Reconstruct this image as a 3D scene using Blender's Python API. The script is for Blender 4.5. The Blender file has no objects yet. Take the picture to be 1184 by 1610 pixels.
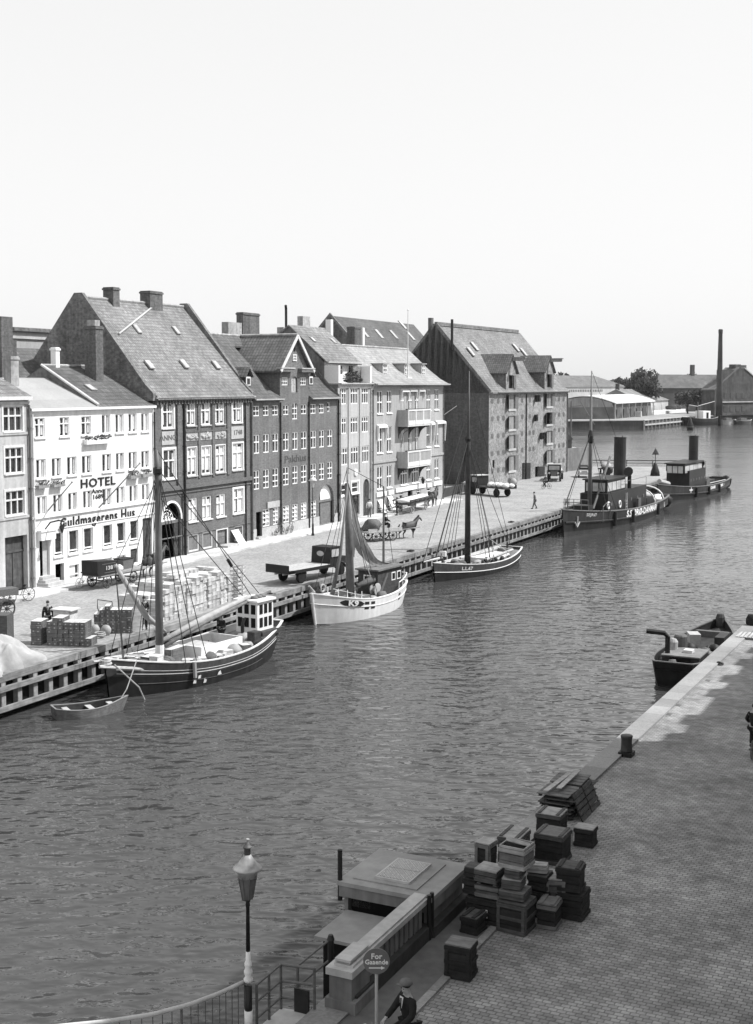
import bpy, bmesh, math, random
from math import sin, cos, tan, atan, atan2, pi, radians, sqrt
from mathutils import Vector, Matrix, noise
random.seed(11)
RND = random.Random(5)
scene = bpy.context.scene
COL = scene.collection
# ------------------------------------------------------------------ camera calibration
F, CX, HOR, TH, H = 2000.0, 592.0, 604.0, radians(4.1), 13.0
CY = HOR + F * tan(TH)
AL = atan((1575 - 592) / F * cos(TH))
CR = Vector((cos(AL), sin(AL), 0))
CF = Vector((-sin(AL) * cos(TH), cos(AL) * cos(TH), -sin(TH)))
CU = CR.cross(CF)
CC = Vector((0, 0, H))
WATER = -1.9

def ray(px, py): return CR * ((px - CX) / F) - CU * ((py - CY) / F) + CF
def G(px, py, z=0.0):
    d = ray(px, py); return CC + d * ((z - H) / d.z)
def proj(p):
    v = Vector(p) - CC; w = v.dot(CF)
    return CX + F * v.dot(CR) / w, CY - F * v.dot(CU) / w

class Fac:
    """vertical reference plane of a street front: u along it, y into the house, z up"""
    def __init__(s, a, b):
        s.a = Vector(a[:2]); d = Vector(b[:2]) - s.a; s.t = d.normalized(); s.n = Vector((-s.t.y, s.t.x))
        s.rz = atan2(s.t.y, s.t.x)
    def uz(s, px, py, y=0.0):
        d = ray(px, py); k = (y + s.n.dot(s.a)) / s.n.dot(d.xy); p = CC + d * k
        return (p.xy - s.a).dot(s.t), p.z
    def yz(s, px, py, u):
        d = ray(px, py); k = (u + s.t.dot(s.a)) / s.t.dot(d.xy); p = CC + d * k
        return (p.xy - s.a).dot(s.n), p.z
    def ucol(s, px, z, y=0.0):
        py = 750.0; u = 0
        for _ in range(4):
            u, zz = s.uz(px, py, y); q = s.world(u, y, z); py = proj(q)[1]
        return u
    def world(s, u, y, z):
        p = s.a + s.t * u + s.n * y; return Vector((p.x, p.y, z))

# ------------------------------------------------------------------ mesh builder
class MB:
    def __init__(s): s.v = []; s.f = []; s.m = []
    def poly(s, pts, m=0):
        i = len(s.v); s.v += [tuple(p) for p in pts]; s.f.append(tuple(range(i, i + len(pts)))); s.m.append(m); return s
    def hexa(s, p, m=0):
        i = len(s.v); s.v += [tuple(q) for q in p]
        for q in ((0, 3, 2, 1), (4, 5, 6, 7), (0, 1, 5, 4), (1, 2, 6, 5), (2, 3, 7, 6), (3, 0, 4, 7)):
            s.f.append(tuple(i + k for k in q)); s.m.append(m)
        return s
    def box(s, x0, x1, y0, y1, z0, z1, m=0):
        return s.hexa([(x0, y0, z0), (x1, y0, z0), (x1, y1, z0), (x0, y1, z0), (x0, y0, z1), (x1, y0, z1), (x1, y1, z1), (x0, y1, z1)], m)
    def obox(s, c, size, mat=None, m=0):
        a, b, d = [k / 2 for k in size]; c = Vector(c); mt = mat or Matrix.Identity(3)
        pts = [(-a, -b, -d), (a, -b, -d), (a, b, -d), (-a, b, -d), (-a, -b, d), (a, -b, d), (a, b, d), (-a, b, d)]
        return s.hexa([c + mt @ Vector(q) for q in pts], m)
    def beam(s, p, q, w, h, m=0):
        p = Vector(p); q = Vector(q); d = (q - p).normalized()
        r = d.cross(Vector((0, 0, 1)));  r = Vector((1, 0, 0)) if r.length < 1e-4 else r.normalized()
        u = r.cross(d); a = r * (w / 2); b = u * (h / 2)
        return s.hexa([p - a - b, p + a - b, q + a - b, q - a - b, p - a + b, p + a + b, q + a + b, q - a + b], m)
    def prism(s, pts, off, m=0, caps=True):
        n = len(pts); i = len(s.v); off = Vector(off)
        s.v += [tuple(p) for p in pts] + [tuple(Vector(p) + off) for p in pts]
        if caps:
            s.f += [tuple(i + k for k in reversed(range(n))), tuple(i + n + k for k in range(n))]; s.m += [m, m]
        for k in range(n):
            j = (k + 1) % n; s.f.append((i + k, i + j, i + n + j, i + n + k)); s.m.append(m)
        return s
    def tube(s, p, q, r, r2=None, n=6, m=0, caps=True): return s.path([p, q], [r, r if r2 is None else r2], n, m, caps)
    def path(s, pts, r, n=5, m=0, caps=True):
        pts = [Vector(p) for p in pts]; k = len(pts)
        rr = list(r) if isinstance(r, (list, tuple)) else [r] * k
        i0 = len(s.v); ref = Vector((0.31, 0.17, 0.93))
        for i, p in enumerate(pts):
            d = (pts[min(i + 1, k - 1)] - pts[max(i - 1, 0)]).normalized()
            a = d.cross(ref)
            if a.length < 1e-3: a = d.cross(Vector((1, 0, 0)))
            a.normalize(); b = d.cross(a)
            for j in range(n):
                t = 2 * pi * j / n; s.v.append(tuple(p + (a * cos(t) + b * sin(t)) * rr[i]))
        for i in range(k - 1):
            for j in range(n):
                q = (j + 1) % n
                s.f.append((i0 + i * n + j, i0 + i * n + q, i0 + (i + 1) * n + q, i0 + (i + 1) * n + j)); s.m.append(m)
        if caps:
            s.f += [tuple(i0 + j for j in reversed(range(n))), tuple(i0 + (k - 1) * n + j for j in range(n))]; s.m += [m, m]
        return s
    def lathe(s, prof, n=12, c=(0, 0, 0), m=0, mat=None, caps=True):
        c = Vector(c); i0 = len(s.v)
        for r, z in prof:
            for j in range(n):
                t = 2 * pi * j / n; q = Vector((r * cos(t), r * sin(t), z))
                s.v.append(tuple(c + (mat @ q if mat else q)))
        for i in range(len(prof) - 1):
            for j in range(n):
                q = (j + 1) % n
                s.f.append((i0 + i * n + j, i0 + i * n + q, i0 + (i + 1) * n + q, i0 + (i + 1) * n + j)); s.m.append(m)
        if caps:
            s.f += [tuple(i0 + j for j in reversed(range(n))), tuple(i0 + (len(prof) - 1) * n + j for j in range(n))]; s.m += [m, m]
        return s
    def ring(s, c, r, w, axis='y', n=18, m=0):
        """torus-like wheel ring"""
        pts = []
        for j in range(n + 1):
            t = 2 * pi * j / n; a, b = r * cos(t), r * sin(t)
            pts.append(Vector(c) + (Vector((a, 0, b)) if axis == 'y' else Vector((0, a, b)) if axis == 'x' else Vector((a, b, 0))))
        return s.path(pts, w, 5, m, False)
    def blob(s, c, r, seed=0, m=0, n=10, amp=.25):
        c = Vector(c); rx, ry, rz = (r, r, r) if not isinstance(r, (tuple, list)) else r
        i0 = len(s.v); k = n // 2
        for i in range(k + 1):
            th = pi * i / k
            for j in range(n):
                ph = 2 * pi * j / n; d = Vector((sin(th) * cos(ph), sin(th) * sin(ph), cos(th)))
                f = 1 + amp * noise.noise(d * 1.7 + Vector((seed * 3.1, seed * 1.7, 0)))
                s.v.append((c.x + d.x * rx * f, c.y + d.y * ry * f, c.z + d.z * rz * f))
        for i in range(k):
            for j in range(n):
                q = (j + 1) % n
                s.f.append((i0 + i * n + j, i0 + (i + 1) * n + j, i0 + (i + 1) * n + q, i0 + i * n + q)); s.m.append(m)
        return s
    def mesh(s, name, mats, smooth=False):
        me = bpy.data.meshes.new(name); me.from_pydata(s.v, [], s.f)
        for q in (mats if isinstance(mats, (list, tuple)) else [mats]): me.materials.append(q)
        me.polygons.foreach_set('material_index', s.m)
        bm = bmesh.new(); bm.from_mesh(me); bmesh.ops.recalc_face_normals(bm, faces=bm.faces); bm.to_mesh(me); bm.free()
        if smooth: me.shade_smooth()
        me.update(); return me
    def build(s, name, mats, parent=None, smooth=False, loc=None, rz=0.0, label=None):
        o = bpy.data.objects.new(name, s.mesh(name, mats, smooth)); COL.objects.link(o)
        if parent is not None: o.parent = parent
        if loc is not None: o.location = loc
        if rz: o.rotation_euler = (0, 0, rz)
        if label: o['label'] = label
        return o

def tag(o, label=None, cat=None, group=None, kind=None):
    if label: o['label'] = label
    if cat: o['category'] = cat
    if group: o['group'] = group
    if kind: o['kind'] = kind
    return o
def thing(name, label, cat, loc=(0, 0, 0), rz=0.0, group=None):
    o = bpy.data.objects.new(name, None); COL.objects.link(o); o.location = loc; o.rotation_euler = (0, 0, rz)
    o.empty_display_size = .2
    return tag(o, label, cat, group)
def dup(root, loc, rz=0.0, label=None, group=None, scale=None):
    r = root.copy(); COL.objects.link(r); r.location = loc; r.rotation_euler = (0, 0, rz)
    if label: r['label'] = label
    if group: r['group'] = group
    if scale: r.scale = (scale,) * 3 if not isinstance(scale, tuple) else scale
    for ch in root.children:
        c = ch.copy(); COL.objects.link(c); c.parent = r
        for g in ch.children:
            d = g.copy(); COL.objects.link(d); d.parent = c
    return r

# ------------------------------------------------------------------ materials (black-and-white plate: every colour is grey)
def _nt(name):
    m = bpy.data.materials.new(name); m.use_nodes = True; nt = m.node_tree; b = nt.nodes['Principled BSDF']
    return m, nt, b
def _n(nt, t, **k):
    n = nt.nodes.new(t)
    for a, v in k.items(): setattr(n, a, v)
    return n
def _math(nt, op, a, b=None, clamp=False):
    n = _n(nt, 'ShaderNodeMath', operation=op, use_clamp=clamp)
    for i, q in enumerate((a, b)):
        if q is None: continue
        if isinstance(q, (int, float)): n.inputs[i].default_value = q
        else: nt.links.new(q, n.inputs[i])
    return n.outputs[0]
def _map(nt, src, lo, hi, a=.3, b=.7):
    n = _n(nt, 'ShaderNodeMapRange'); nt.links.new(src, n.inputs['Value'])
    n.inputs[1].default_value = a; n.inputs[2].default_value = b; n.inputs[3].default_value = lo; n.inputs[4].default_value = hi
    return n.outputs[0]
def _vec(nt, src, sx, sy, sz):
    n = _n(nt, 'ShaderNodeVectorMath', operation='MULTIPLY'); nt.links.new(src, n.inputs[0]); n.inputs[1].default_value = (sx, sy, sz); return n.outputs[0]
def _noise(nt, vec, scale, detail=4, rough=.55):
    n = _n(nt, 'ShaderNodeTexNoise'); n.inputs['Scale'].default_value = scale; n.inputs['Detail'].default_value = detail; n.inputs['Roughness'].default_value = rough
    nt.links.new(vec, n.inputs['Vector']); return n.outputs[0]
def _grey(nt, f):
    n = _n(nt, 'ShaderNodeCombineColor')
    for i in range(3): nt.links.new(f, n.inputs[i])
    return n.outputs[0]
def M(name, v, rough=.8, var=.18, scale=3.0, big=.15, streak=0.0, kind='plain', metal=0.0, spec=.3, bump=0.0, bscale=None, bw=.3, bh=.1, mort=.6, axis='xz'):
    m, nt, b = _nt(name)
    tc = _n(nt, 'ShaderNodeTexCoord').outputs['Object']
    f = _map(nt, _noise(nt, tc, scale), 1 - var, 1 + var)
    f = _math(nt, 'MULTIPLY', f, _map(nt, _noise(nt, tc, .35, 3), 1 - big, 1 + big))
    if streak: f = _math(nt, 'MULTIPLY', f, _map(nt, _noise(nt, _vec(nt, tc, 2.2, 2.2, .12), 1.3, 5), 1 - streak, 1 + streak * .5))
    hgt = None
    if kind in ('brick', 'tile', 'cobble', 'plank', 'sheet'):
        sp = _n(nt, 'ShaderNodeSeparateXYZ'); nt.links.new(tc, sp.inputs[0]); cb = _n(nt, 'ShaderNodeCombineXYZ')
        X, Y, Z = sp.outputs
        A, B = {'xz': (_math(nt, 'ADD', X, Y), Z), 'yz': (Y, Z), 'xy': (X, Y), 'roofx': (X, _math(nt, 'MULTIPLY', Z, 1.42)), 'roofy': (Y, _math(nt, 'MULTIPLY', Z, 1.42)), 'yx': (Y, X)}[axis]
        nt.links.new(A, cb.inputs[0]); nt.links.new(B, cb.inputs[1])
        br = _n(nt, 'ShaderNodeTexBrick'); br.offset = .5 if kind in ('brick', 'cobble') else (.0 if kind == 'tile' else .37)
        br.inputs['Scale'].default_value = 1; br.inputs['Brick Width'].default_value = bw; br.inputs['Row Height'].default_value = bh
        br.inputs['Mortar Size'].default_value = {'brick': .012, 'tile': .03, 'cobble': .012, 'plank': .012, 'sheet': .02}[kind]
        br.inputs['Mortar Smooth'].default_value = .6; br.inputs['Bias'].default_value = 0
        br.inputs['Color1'].default_value = (.82,) * 3 + (1,); br.inputs['Color2'].default_value = (1.18,) * 3 + (1,); br.inputs['Mortar'].default_value = (mort,) * 3 + (1,)
        nt.links.new(cb.outputs[0], br.inputs['Vector'])
        f = _math(nt, 'MULTIPLY', f, br.outputs['Color']); hgt = _math(nt, 'SUBTRACT', 1.0, br.outputs['Fac'])
    if kind == 'wood':
        g = _noise(nt, _vec(nt, tc, *({'x': (.6, 9, 9), 'y': (9, .6, 9), 'z': (9, 9, .6)}[axis if axis in 'xyz' else 'x'])), 2.2, 5)
        f = _math(nt, 'MULTIPLY', f, _map(nt, g, .72, 1.25)); hgt = g
    f = _math(nt, 'MULTIPLY', f, v)
    nt.links.new(_grey(nt, f), b.inputs['Base Color'])
    b.inputs['Roughness'].default_value = rough; b.inputs['Metallic'].default_value = metal; b.inputs['Specular IOR Level'].default_value = spec
    if bump:
        bp = _n(nt, 'ShaderNodeBump'); bp.inputs['Strength'].default_value = min(1, bump); bp.inputs['Distance'].default_value = .02
        fine = _noise(nt, tc, bscale or scale * 6, 4)
        if hgt is None: hgt = fine
        else: hgt = _math(nt, 'ADD', hgt, _math(nt, 'MULTIPLY', fine, .4))
        nt.links.new(hgt, bp.inputs['Height']); nt.links.new(bp.outputs[0], b.inputs['Normal'])
    return m

W = {}
W['white'] = M('white_paint', .80, .6, .06, 6, .05)
W['offwhite'] = M('off_white_paint', .62, .7, .12, 4, .1)
W['hotel'] = M('white_render', .72, .85, .05, 5, .05, .14)
W['stucco'] = M('pale_stucco', .46, .9, .10, 4, .12, .22)
W['stucco_f'] = M('grey_stucco', .36, .9, .10, 5, .1, .16)
W['stucco_e'] = M('light_stucco', .43, .9, .08, 5, .1, .16)
W['brick_c'] = M('red_brick', .125, .9, .25, 9, .18, .15, kind='brick', bw=.24, bh=.075, mort=1.5, bump=.3)
W['brick_d'] = M('dark_brick', .15, .9, .25, 7, .2, .2, kind='brick', bw=.24, bh=.075, mort=1.3, bump=.3)
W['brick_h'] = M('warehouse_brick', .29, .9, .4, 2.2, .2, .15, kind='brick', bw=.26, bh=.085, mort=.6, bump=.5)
W['brick_g'] = M('gable_brick', .17, .95, .35, 4, .25, .3, kind='brick', bw=.26, bh=.085, mort=1.4, bump=.4)
W['brick_far'] = M('far_brick', .075, .95, .3, .3, .2, .2)
W['chim'] = M('chimney_brick', .12, .95, .3, 6, .2, .3, kind='brick', bw=.24, bh=.08, mort=1.3)
W['chim_l'] = M('pale_chimney', .34, .95, .25, 4, .2, .3)
W['tile'] = M('clay_tiles', .21, .85, .22, 3, .25, kind='tile', bw=.24, bh=.34, mort=.45, axis='roofx', bump=.9)
W['tile_d'] = M('dark_clay_tiles', .115, .8, .22, 3, .2, kind='tile', bw=.26, bh=.36, mort=.5, axis='roofx', bump=.9)
W['tile_y'] = M('dormer_tiles', .13, .8, .22, 3, .2, kind='tile', bw=.30, bh=.36, mort=.38, axis='roofy', bump=.9)
W['zinc'] = M('roof_felt', .34, .75, .08, 6, .1, kind='sheet', bw=60, bh=1.0, mort=.85, axis='roofx')
W['slate'] = M('pale_roof_tiles', .29, .8, .12, 4, .15, kind='tile', bw=.4, bh=.32, mort=.7, axis='roofx', bump=.5)
W['stone'] = M('pale_stone', .42, .85, .15, 5, .15)
W['granite'] = M('granite_kerb', .26, .85, .18, 14, .15, kind='plank', bw=1.3, bh=9, mort=.5, axis='yx', bump=.3)
W['pave'] = M('pavement_flags', .52, .9, .1, 5, .12, kind='brick', bw=.9, bh=.9, mort=.75, axis='yx')
W['dark'] = M('dark_paint', .018, .6, .2, 5)
W['black'] = M('black_iron', .012, .5, .2, 5, spec=.4)
W['greyiron'] = M('grey_iron', .11, .55, .2, 8)
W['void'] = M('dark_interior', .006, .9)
W['woodp'] = M('pale_wood', .42, .8, .15, 5, .1, kind='wood', axis='x', bump=.2)
W['woodm'] = M('weathered_wood', .25, .85, .2, 4, .2, kind='wood', axis='x', bump=.3)
W['woodmz'] = M('weathered_post_wood', .24, .85, .2, 4, .3, kind='wood', axis='z', bump=.3)
W['woody'] = M('weathered_beam_wood', .205, .85, .3, 2, .3, kind='wood', axis='x', bump=.3)
W['woodd'] = M('dark_wood', .055, .8, .3, 5, .2, kind='wood', axis='x', bump=.3)
W['crate'] = M('raw_crate_wood', .56, .85, .12, 6, .15, kind='wood', axis='x', bump=.2)
W['crated'] = M('stained_crate_wood', .085, .85, .2, 6, .2, kind='wood', axis='x', bump=.2)
W['cratem'] = M('brown_crate_wood', .16, .85, .2, 5, .2, kind='wood', axis='x', bump=.3)
W['skin'] = M('skin', .34, .6, .05)
W['cloth_d'] = M('dark_cloth', .016, .9, .2, 12)
W['cloth_m'] = M('grey_cloth', .12, .9, .2, 12)
W['cloth_w'] = M('white_cloth', .7, .9, .05, 12)
W['hair'] = M('dark_hair', .03, .7, .2, 20)
W['tarp'] = M('canvas_tarpaulin', .36, .85, .16, 2.5, .12, bump=1.0, bscale=5)
W['sail'] = M('barked_sailcloth', .15, .9, .2, 3, .25, .2, bump=.3)
W['rope'] = M('hemp_rope', .34, .9, .1)
W['wire'] = M('tarred_rigging', .035, .8, .1)
W['horse'] = M('bay_horse_coat', .07, .6, .25, 4)
W['rubber'] = M('black_rubber', .015, .8, .2)
W['mast'] = M('varnished_spar', .15, .55, .15, 2, .2, .2)
W['leaf'] = M('leaf_green', .075, .8, .35, .5, .2)
W['bark'] = M('bark', .06, .9, .3)

def glassmat(name, v, var):
    m, nt, b = _nt(name); tc = _n(nt, 'ShaderNodeTexCoord').outputs['Object']
    f = _map(nt, _noise(nt, tc, 1.1, 3), v * (1 - var), v * (1 + var), .35, .65)
    nt.links.new(_grey(nt, f), b.inputs['Base Color']); b.inputs['Roughness'].default_value = .06; b.inputs['Specular IOR Level'].default_value = .5
    bp = _n(nt, 'ShaderNodeBump'); bp.inputs['Strength'].default_value = .08; bp.inputs['Distance'].default_value = .05
    nt.links.new(_noise(nt, tc, 1.5, 2), bp.inputs['Height']); nt.links.new(bp.outputs[0], b.inputs['Normal'])
    return m
W['glass'] = glassmat('window_glass', .03, .7)

# water
def water_mat():
    m, nt, b = _nt('harbour_water'); tc = _n(nt, 'ShaderNodeTexCoord').outputs['Object']
    mp = _n(nt, 'ShaderNodeMapping'); nt.links.new(tc, mp.inputs[0]); mp.inputs['Rotation'].default_value = (0, 0, -AL); V = mp.outputs[0]
    b.inputs['Base Color'].default_value = (.05, .05, .05, 1); b.inputs['Roughness'].default_value = .06; b.inputs['IOR'].default_value = 1.333
    b.inputs['Specular IOR Level'].default_value = .5
    n1 = _noise(nt, _vec(nt, V, .7, 1.0, 1), 1.45, 1.5, .42)
    n2 = _noise(nt, _vec(nt, V, .8, 1.15, 1), 3.1, 1, .4)
    n3 = _noise(nt, _vec(nt, V, 1, 1.2, 1), .16, 3)
    calm = _map(nt, n3, .55, 1.1, .35, .65)
    hgt = _math(nt, 'ADD', n1, _math(nt, 'MULTIPLY', n2, .24))
    sy = _n(nt, 'ShaderNodeSeparateXYZ'); nt.links.new(tc, sy.inputs[0])      # the wind dies away towards the open harbour
    hgt = _math(nt, 'MULTIPLY', hgt, calm); hgt = _math(nt, 'MULTIPLY', hgt, _map(nt, sy.outputs[1], 1.0, .30, 20, 105)); hgt = _math(nt, 'MULTIPLY', hgt, _map(nt, sy.outputs[1], 1.0, .4, 105, 210))
    bp = _n(nt, 'ShaderNodeBump'); bp.inputs['Strength'].default_value = 1.0; bp.inputs['Distance'].default_value = .26
    nt.links.new(hgt, bp.inputs['Height']); nt.links.new(bp.outputs[0], b.inputs['Normal'])
    nt.links.new(_math(nt, 'MULTIPLY', _map(nt, sy.outputs[1], .05, .19, 70, 200), _map(nt, _noise(nt, _vec(nt, V, .5, 2.2, 1), .09, 3), .55, 1.25)), b.inputs['Roughness'])
    return m
W['water'] = water_mat()

def text_obj(name, body, size, mat, parent, mtx, ext=.01, bold=0.0, sx=1.0, align='CENTER', warp=None, spacing=1.0):
    cu = bpy.data.curves.new('lettering', 'FONT'); cu.body = body; cu.size = size; cu.extrude = ext; cu.offset = bold; cu.align_x = align; cu.align_y = 'CENTER'; cu.space_character = spacing
    cu.resolution_u = 2
    t = bpy.data.objects.new('lettering_source', cu); COL.objects.link(t)
    dg = bpy.context.evaluated_depsgraph_get(); me = bpy.data.meshes.new_from_object(t.evaluated_get(dg)); bpy.data.objects.remove(t)
    me.name = name
    for v in me.vertices:
        q = Vector((v.co.x * sx, v.co.y, v.co.z)); q = warp(q) if warp else q; v.co = mtx @ q if mtx else q
    me.materials.clear(); me.materials.append(mat)
    o = bpy.data.objects.new(name, me); COL.objects.link(o); o.parent = parent; return o
FRONT = Matrix.Rotation(pi / 2, 4, 'X')       # letters upright, reading from the -y side
def at(x, y, z): return Matrix.Translation((x, y, z)) @ FRONT

# ------------------------------------------------------------------ camera, sun, sky
cam = bpy.data.cameras.new('Camera'); co = bpy.data.objects.new('Camera', cam); COL.objects.link(co)
co.matrix_world = Matrix.Translation(CC) @ Matrix((CR, CU, -CF)).transposed().to_4x4()
cam.sensor_fit = 'HORIZONTAL'; cam.sensor_width = 36; cam.lens = 36 * F / 1184
cam.shift_x = 0; cam.shift_y = -(805 - CY) / 1184
cam.clip_start = .1; cam.clip_end = 6000
scene.camera = co
SUN_EL = radians(52); SAZ = AL + radians(1)           # toward the sun: right of the view, a little ahead
sd = Vector((cos(SAZ) * cos(SUN_EL), sin(SAZ) * cos(SUN_EL), sin(SUN_EL)))
sl = bpy.data.lights.new('Sun', 'SUN'); sl.energy = 3.5; sl.angle = radians(.53); sl.color = (1, 1, 1)
so = bpy.data.objects.new('Sun', sl); COL.objects.link(so); so.rotation_euler = (-sd).to_track_quat('-Z', 'Y').to_euler(); so.location = (40, 40, 60)
SKYK = 2.82
wd = bpy.data.worlds.new('World'); scene.world = wd; wd.use_nodes = True; nt = wd.node_tree
sky = _n(nt, 'ShaderNodeTexSky'); sky.sky_type = 'NISHITA'; sky.sun_disc = False; sky.sun_elevation = SUN_EL
sky.sun_rotation = atan2(sd.x, sd.y); sky.altitude = 0; sky.air_density = 1.0; sky.dust_density = 1.0; sky.ozone_density = 1
sepc = _n(nt, 'ShaderNodeSeparateColor'); nt.links.new(sky.outputs[0], sepc.inputs[0])
ortho = _math(nt, 'ADD', _math(nt, 'MULTIPLY', sepc.outputs[2], .75), _math(nt, 'MULTIPLY', sepc.outputs[1], .25))   # blue-sensitive plate
# the plate's emulsion compresses the bright sky: a gentle power curve on the physical sky keeps its sunward side brighter
tone = _math(nt, 'MULTIPLY', _math(nt, 'POWER', _math(nt, 'MAXIMUM', ortho, .05), .2), SKYK)
nt.links.new(_grey(nt, tone), nt.nodes['Background'].inputs[0]); nt.nodes['Background'].inputs[1].default_value = .15
scene.view_settings.view_transform = 'Standard'; scene.view_settings.look = 'None'; scene.view_settings.exposure = 0.72; scene.view_settings.gamma = 1
scene.render.engine = 'CYCLES'; scene.cycles.max_bounces = 5; scene.cycles.diffuse_bounces = 3; scene.cycles.glossy_bounces = 3; scene.cycles.use_denoising = True

# ------------------------------------------------------------------ ground, water
FA = Fac(G(50, 927), G(696, 786))           # the long row of house fronts
FH = Fac(G(768, 764), G(890.6, 742))        # the warehouse front, turned a little
QL = Fac(G(68, 1042), G(860, 808))          # left quay edge
QR = Fac(G(975, 1158.6), G(1177.5, 977))    # right quay edge (water lies on its +n side)
def qlw(u, y, z): return QL.world(u, y, z)
mb = MB(); mb.poly([(-1100, -200, WATER), (1000, -200, WATER), (1000, 1500, WATER), (-1100, 1500, WATER)])
tag(mb.build('water', W['water']), kind='structure')
W['street'] = M('street_setts', .30, .9, .12, 8, .14, kind='cobble', bw=.22, bh=.16, mort=.8, axis='yx', bump=.4)
W['cobble'] = M('quay_setts', .265, .85, .25, 2, .28, kind='cobble', bw=.20, bh=.135, mort=.58, axis='xy', bump=1.0, bscale=20)
UEND = FH.uz(900, 741)[0]
e0, e1 = qlw(-60, .12, 0), qlw(152, .12, 0)
land_end = G(950, 731)
mb = MB(); pts = [e0, e1, Vector((e1.x - 1, land_end.y + 2, 0)), G(908, 733), G(906, 703), Vector((-170, G(906, 703).y, 0)), Vector((-170, e0.y, 0))]
mb.prism([(p.x, p.y, -3.5) for p in pts], (0, 0, 3.5)); tag(mb.build('street', W['street']), kind='structure')
# pavement along the fronts with a kerb step
mb = MB()
a, b, c, d = [FA.world(u, y, 0) for u, y in ((-45, -2.6), (70.3, -2.0), (70.3, .5), (-45, .5))]
mb.prism([a, b, c, d], (0, 0, .12)); tag(mb.build('pavement', W['pave']), kind='structure')
# right quay
mb = MB(); q0, q1 = QR.world(-70, -.75, 0), QR.world(130, -.75, 0)
mb.prism([(q0.x, q0.y, -3.5), (40, q0.y, -3.5), (40, q1.y, -3.5), (q1.x, q1.y, -3.5)], (0, 0, 3.5)); tag(mb.build('quay', W['cobble']), kind='structure')
mb = MB(); p = [QR.world(-70, -.75, -3.5), QR.world(130, -.75, -3.5), QR.world(130, 0, -3.5), QR.world(-70, 0, -3.5)]
mb.prism(p, (0, 0, 3.5 + .09)); tag(mb.build('quay_kerb', W['granite']), kind='structure')

# a little summer haze over the harbour: one closed box of even air around everything
hz_m = bpy.data.materials.new('harbour_air'); hz_m.use_nodes = True; hz_m.node_tree.nodes.clear()
hz_o = hz_m.node_tree.nodes.new('ShaderNodeOutputMaterial'); hz_v = hz_m.node_tree.nodes.new('ShaderNodeVolumePrincipled')
hz_v.inputs['Color'].default_value = (.9, .9, .9, 1); hz_v.inputs['Density'].default_value = .00006; hz_v.inputs['Anisotropy'].default_value = .3
hz_m.node_tree.links.new(hz_v.outputs[0], hz_o.inputs['Volume'])
tag(MB().box(-1150, 1050, -250, 1550, -4.6, 48).build('haze', hz_m), kind='stuff')
scene.cycles.volume_bounces = 0
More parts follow.
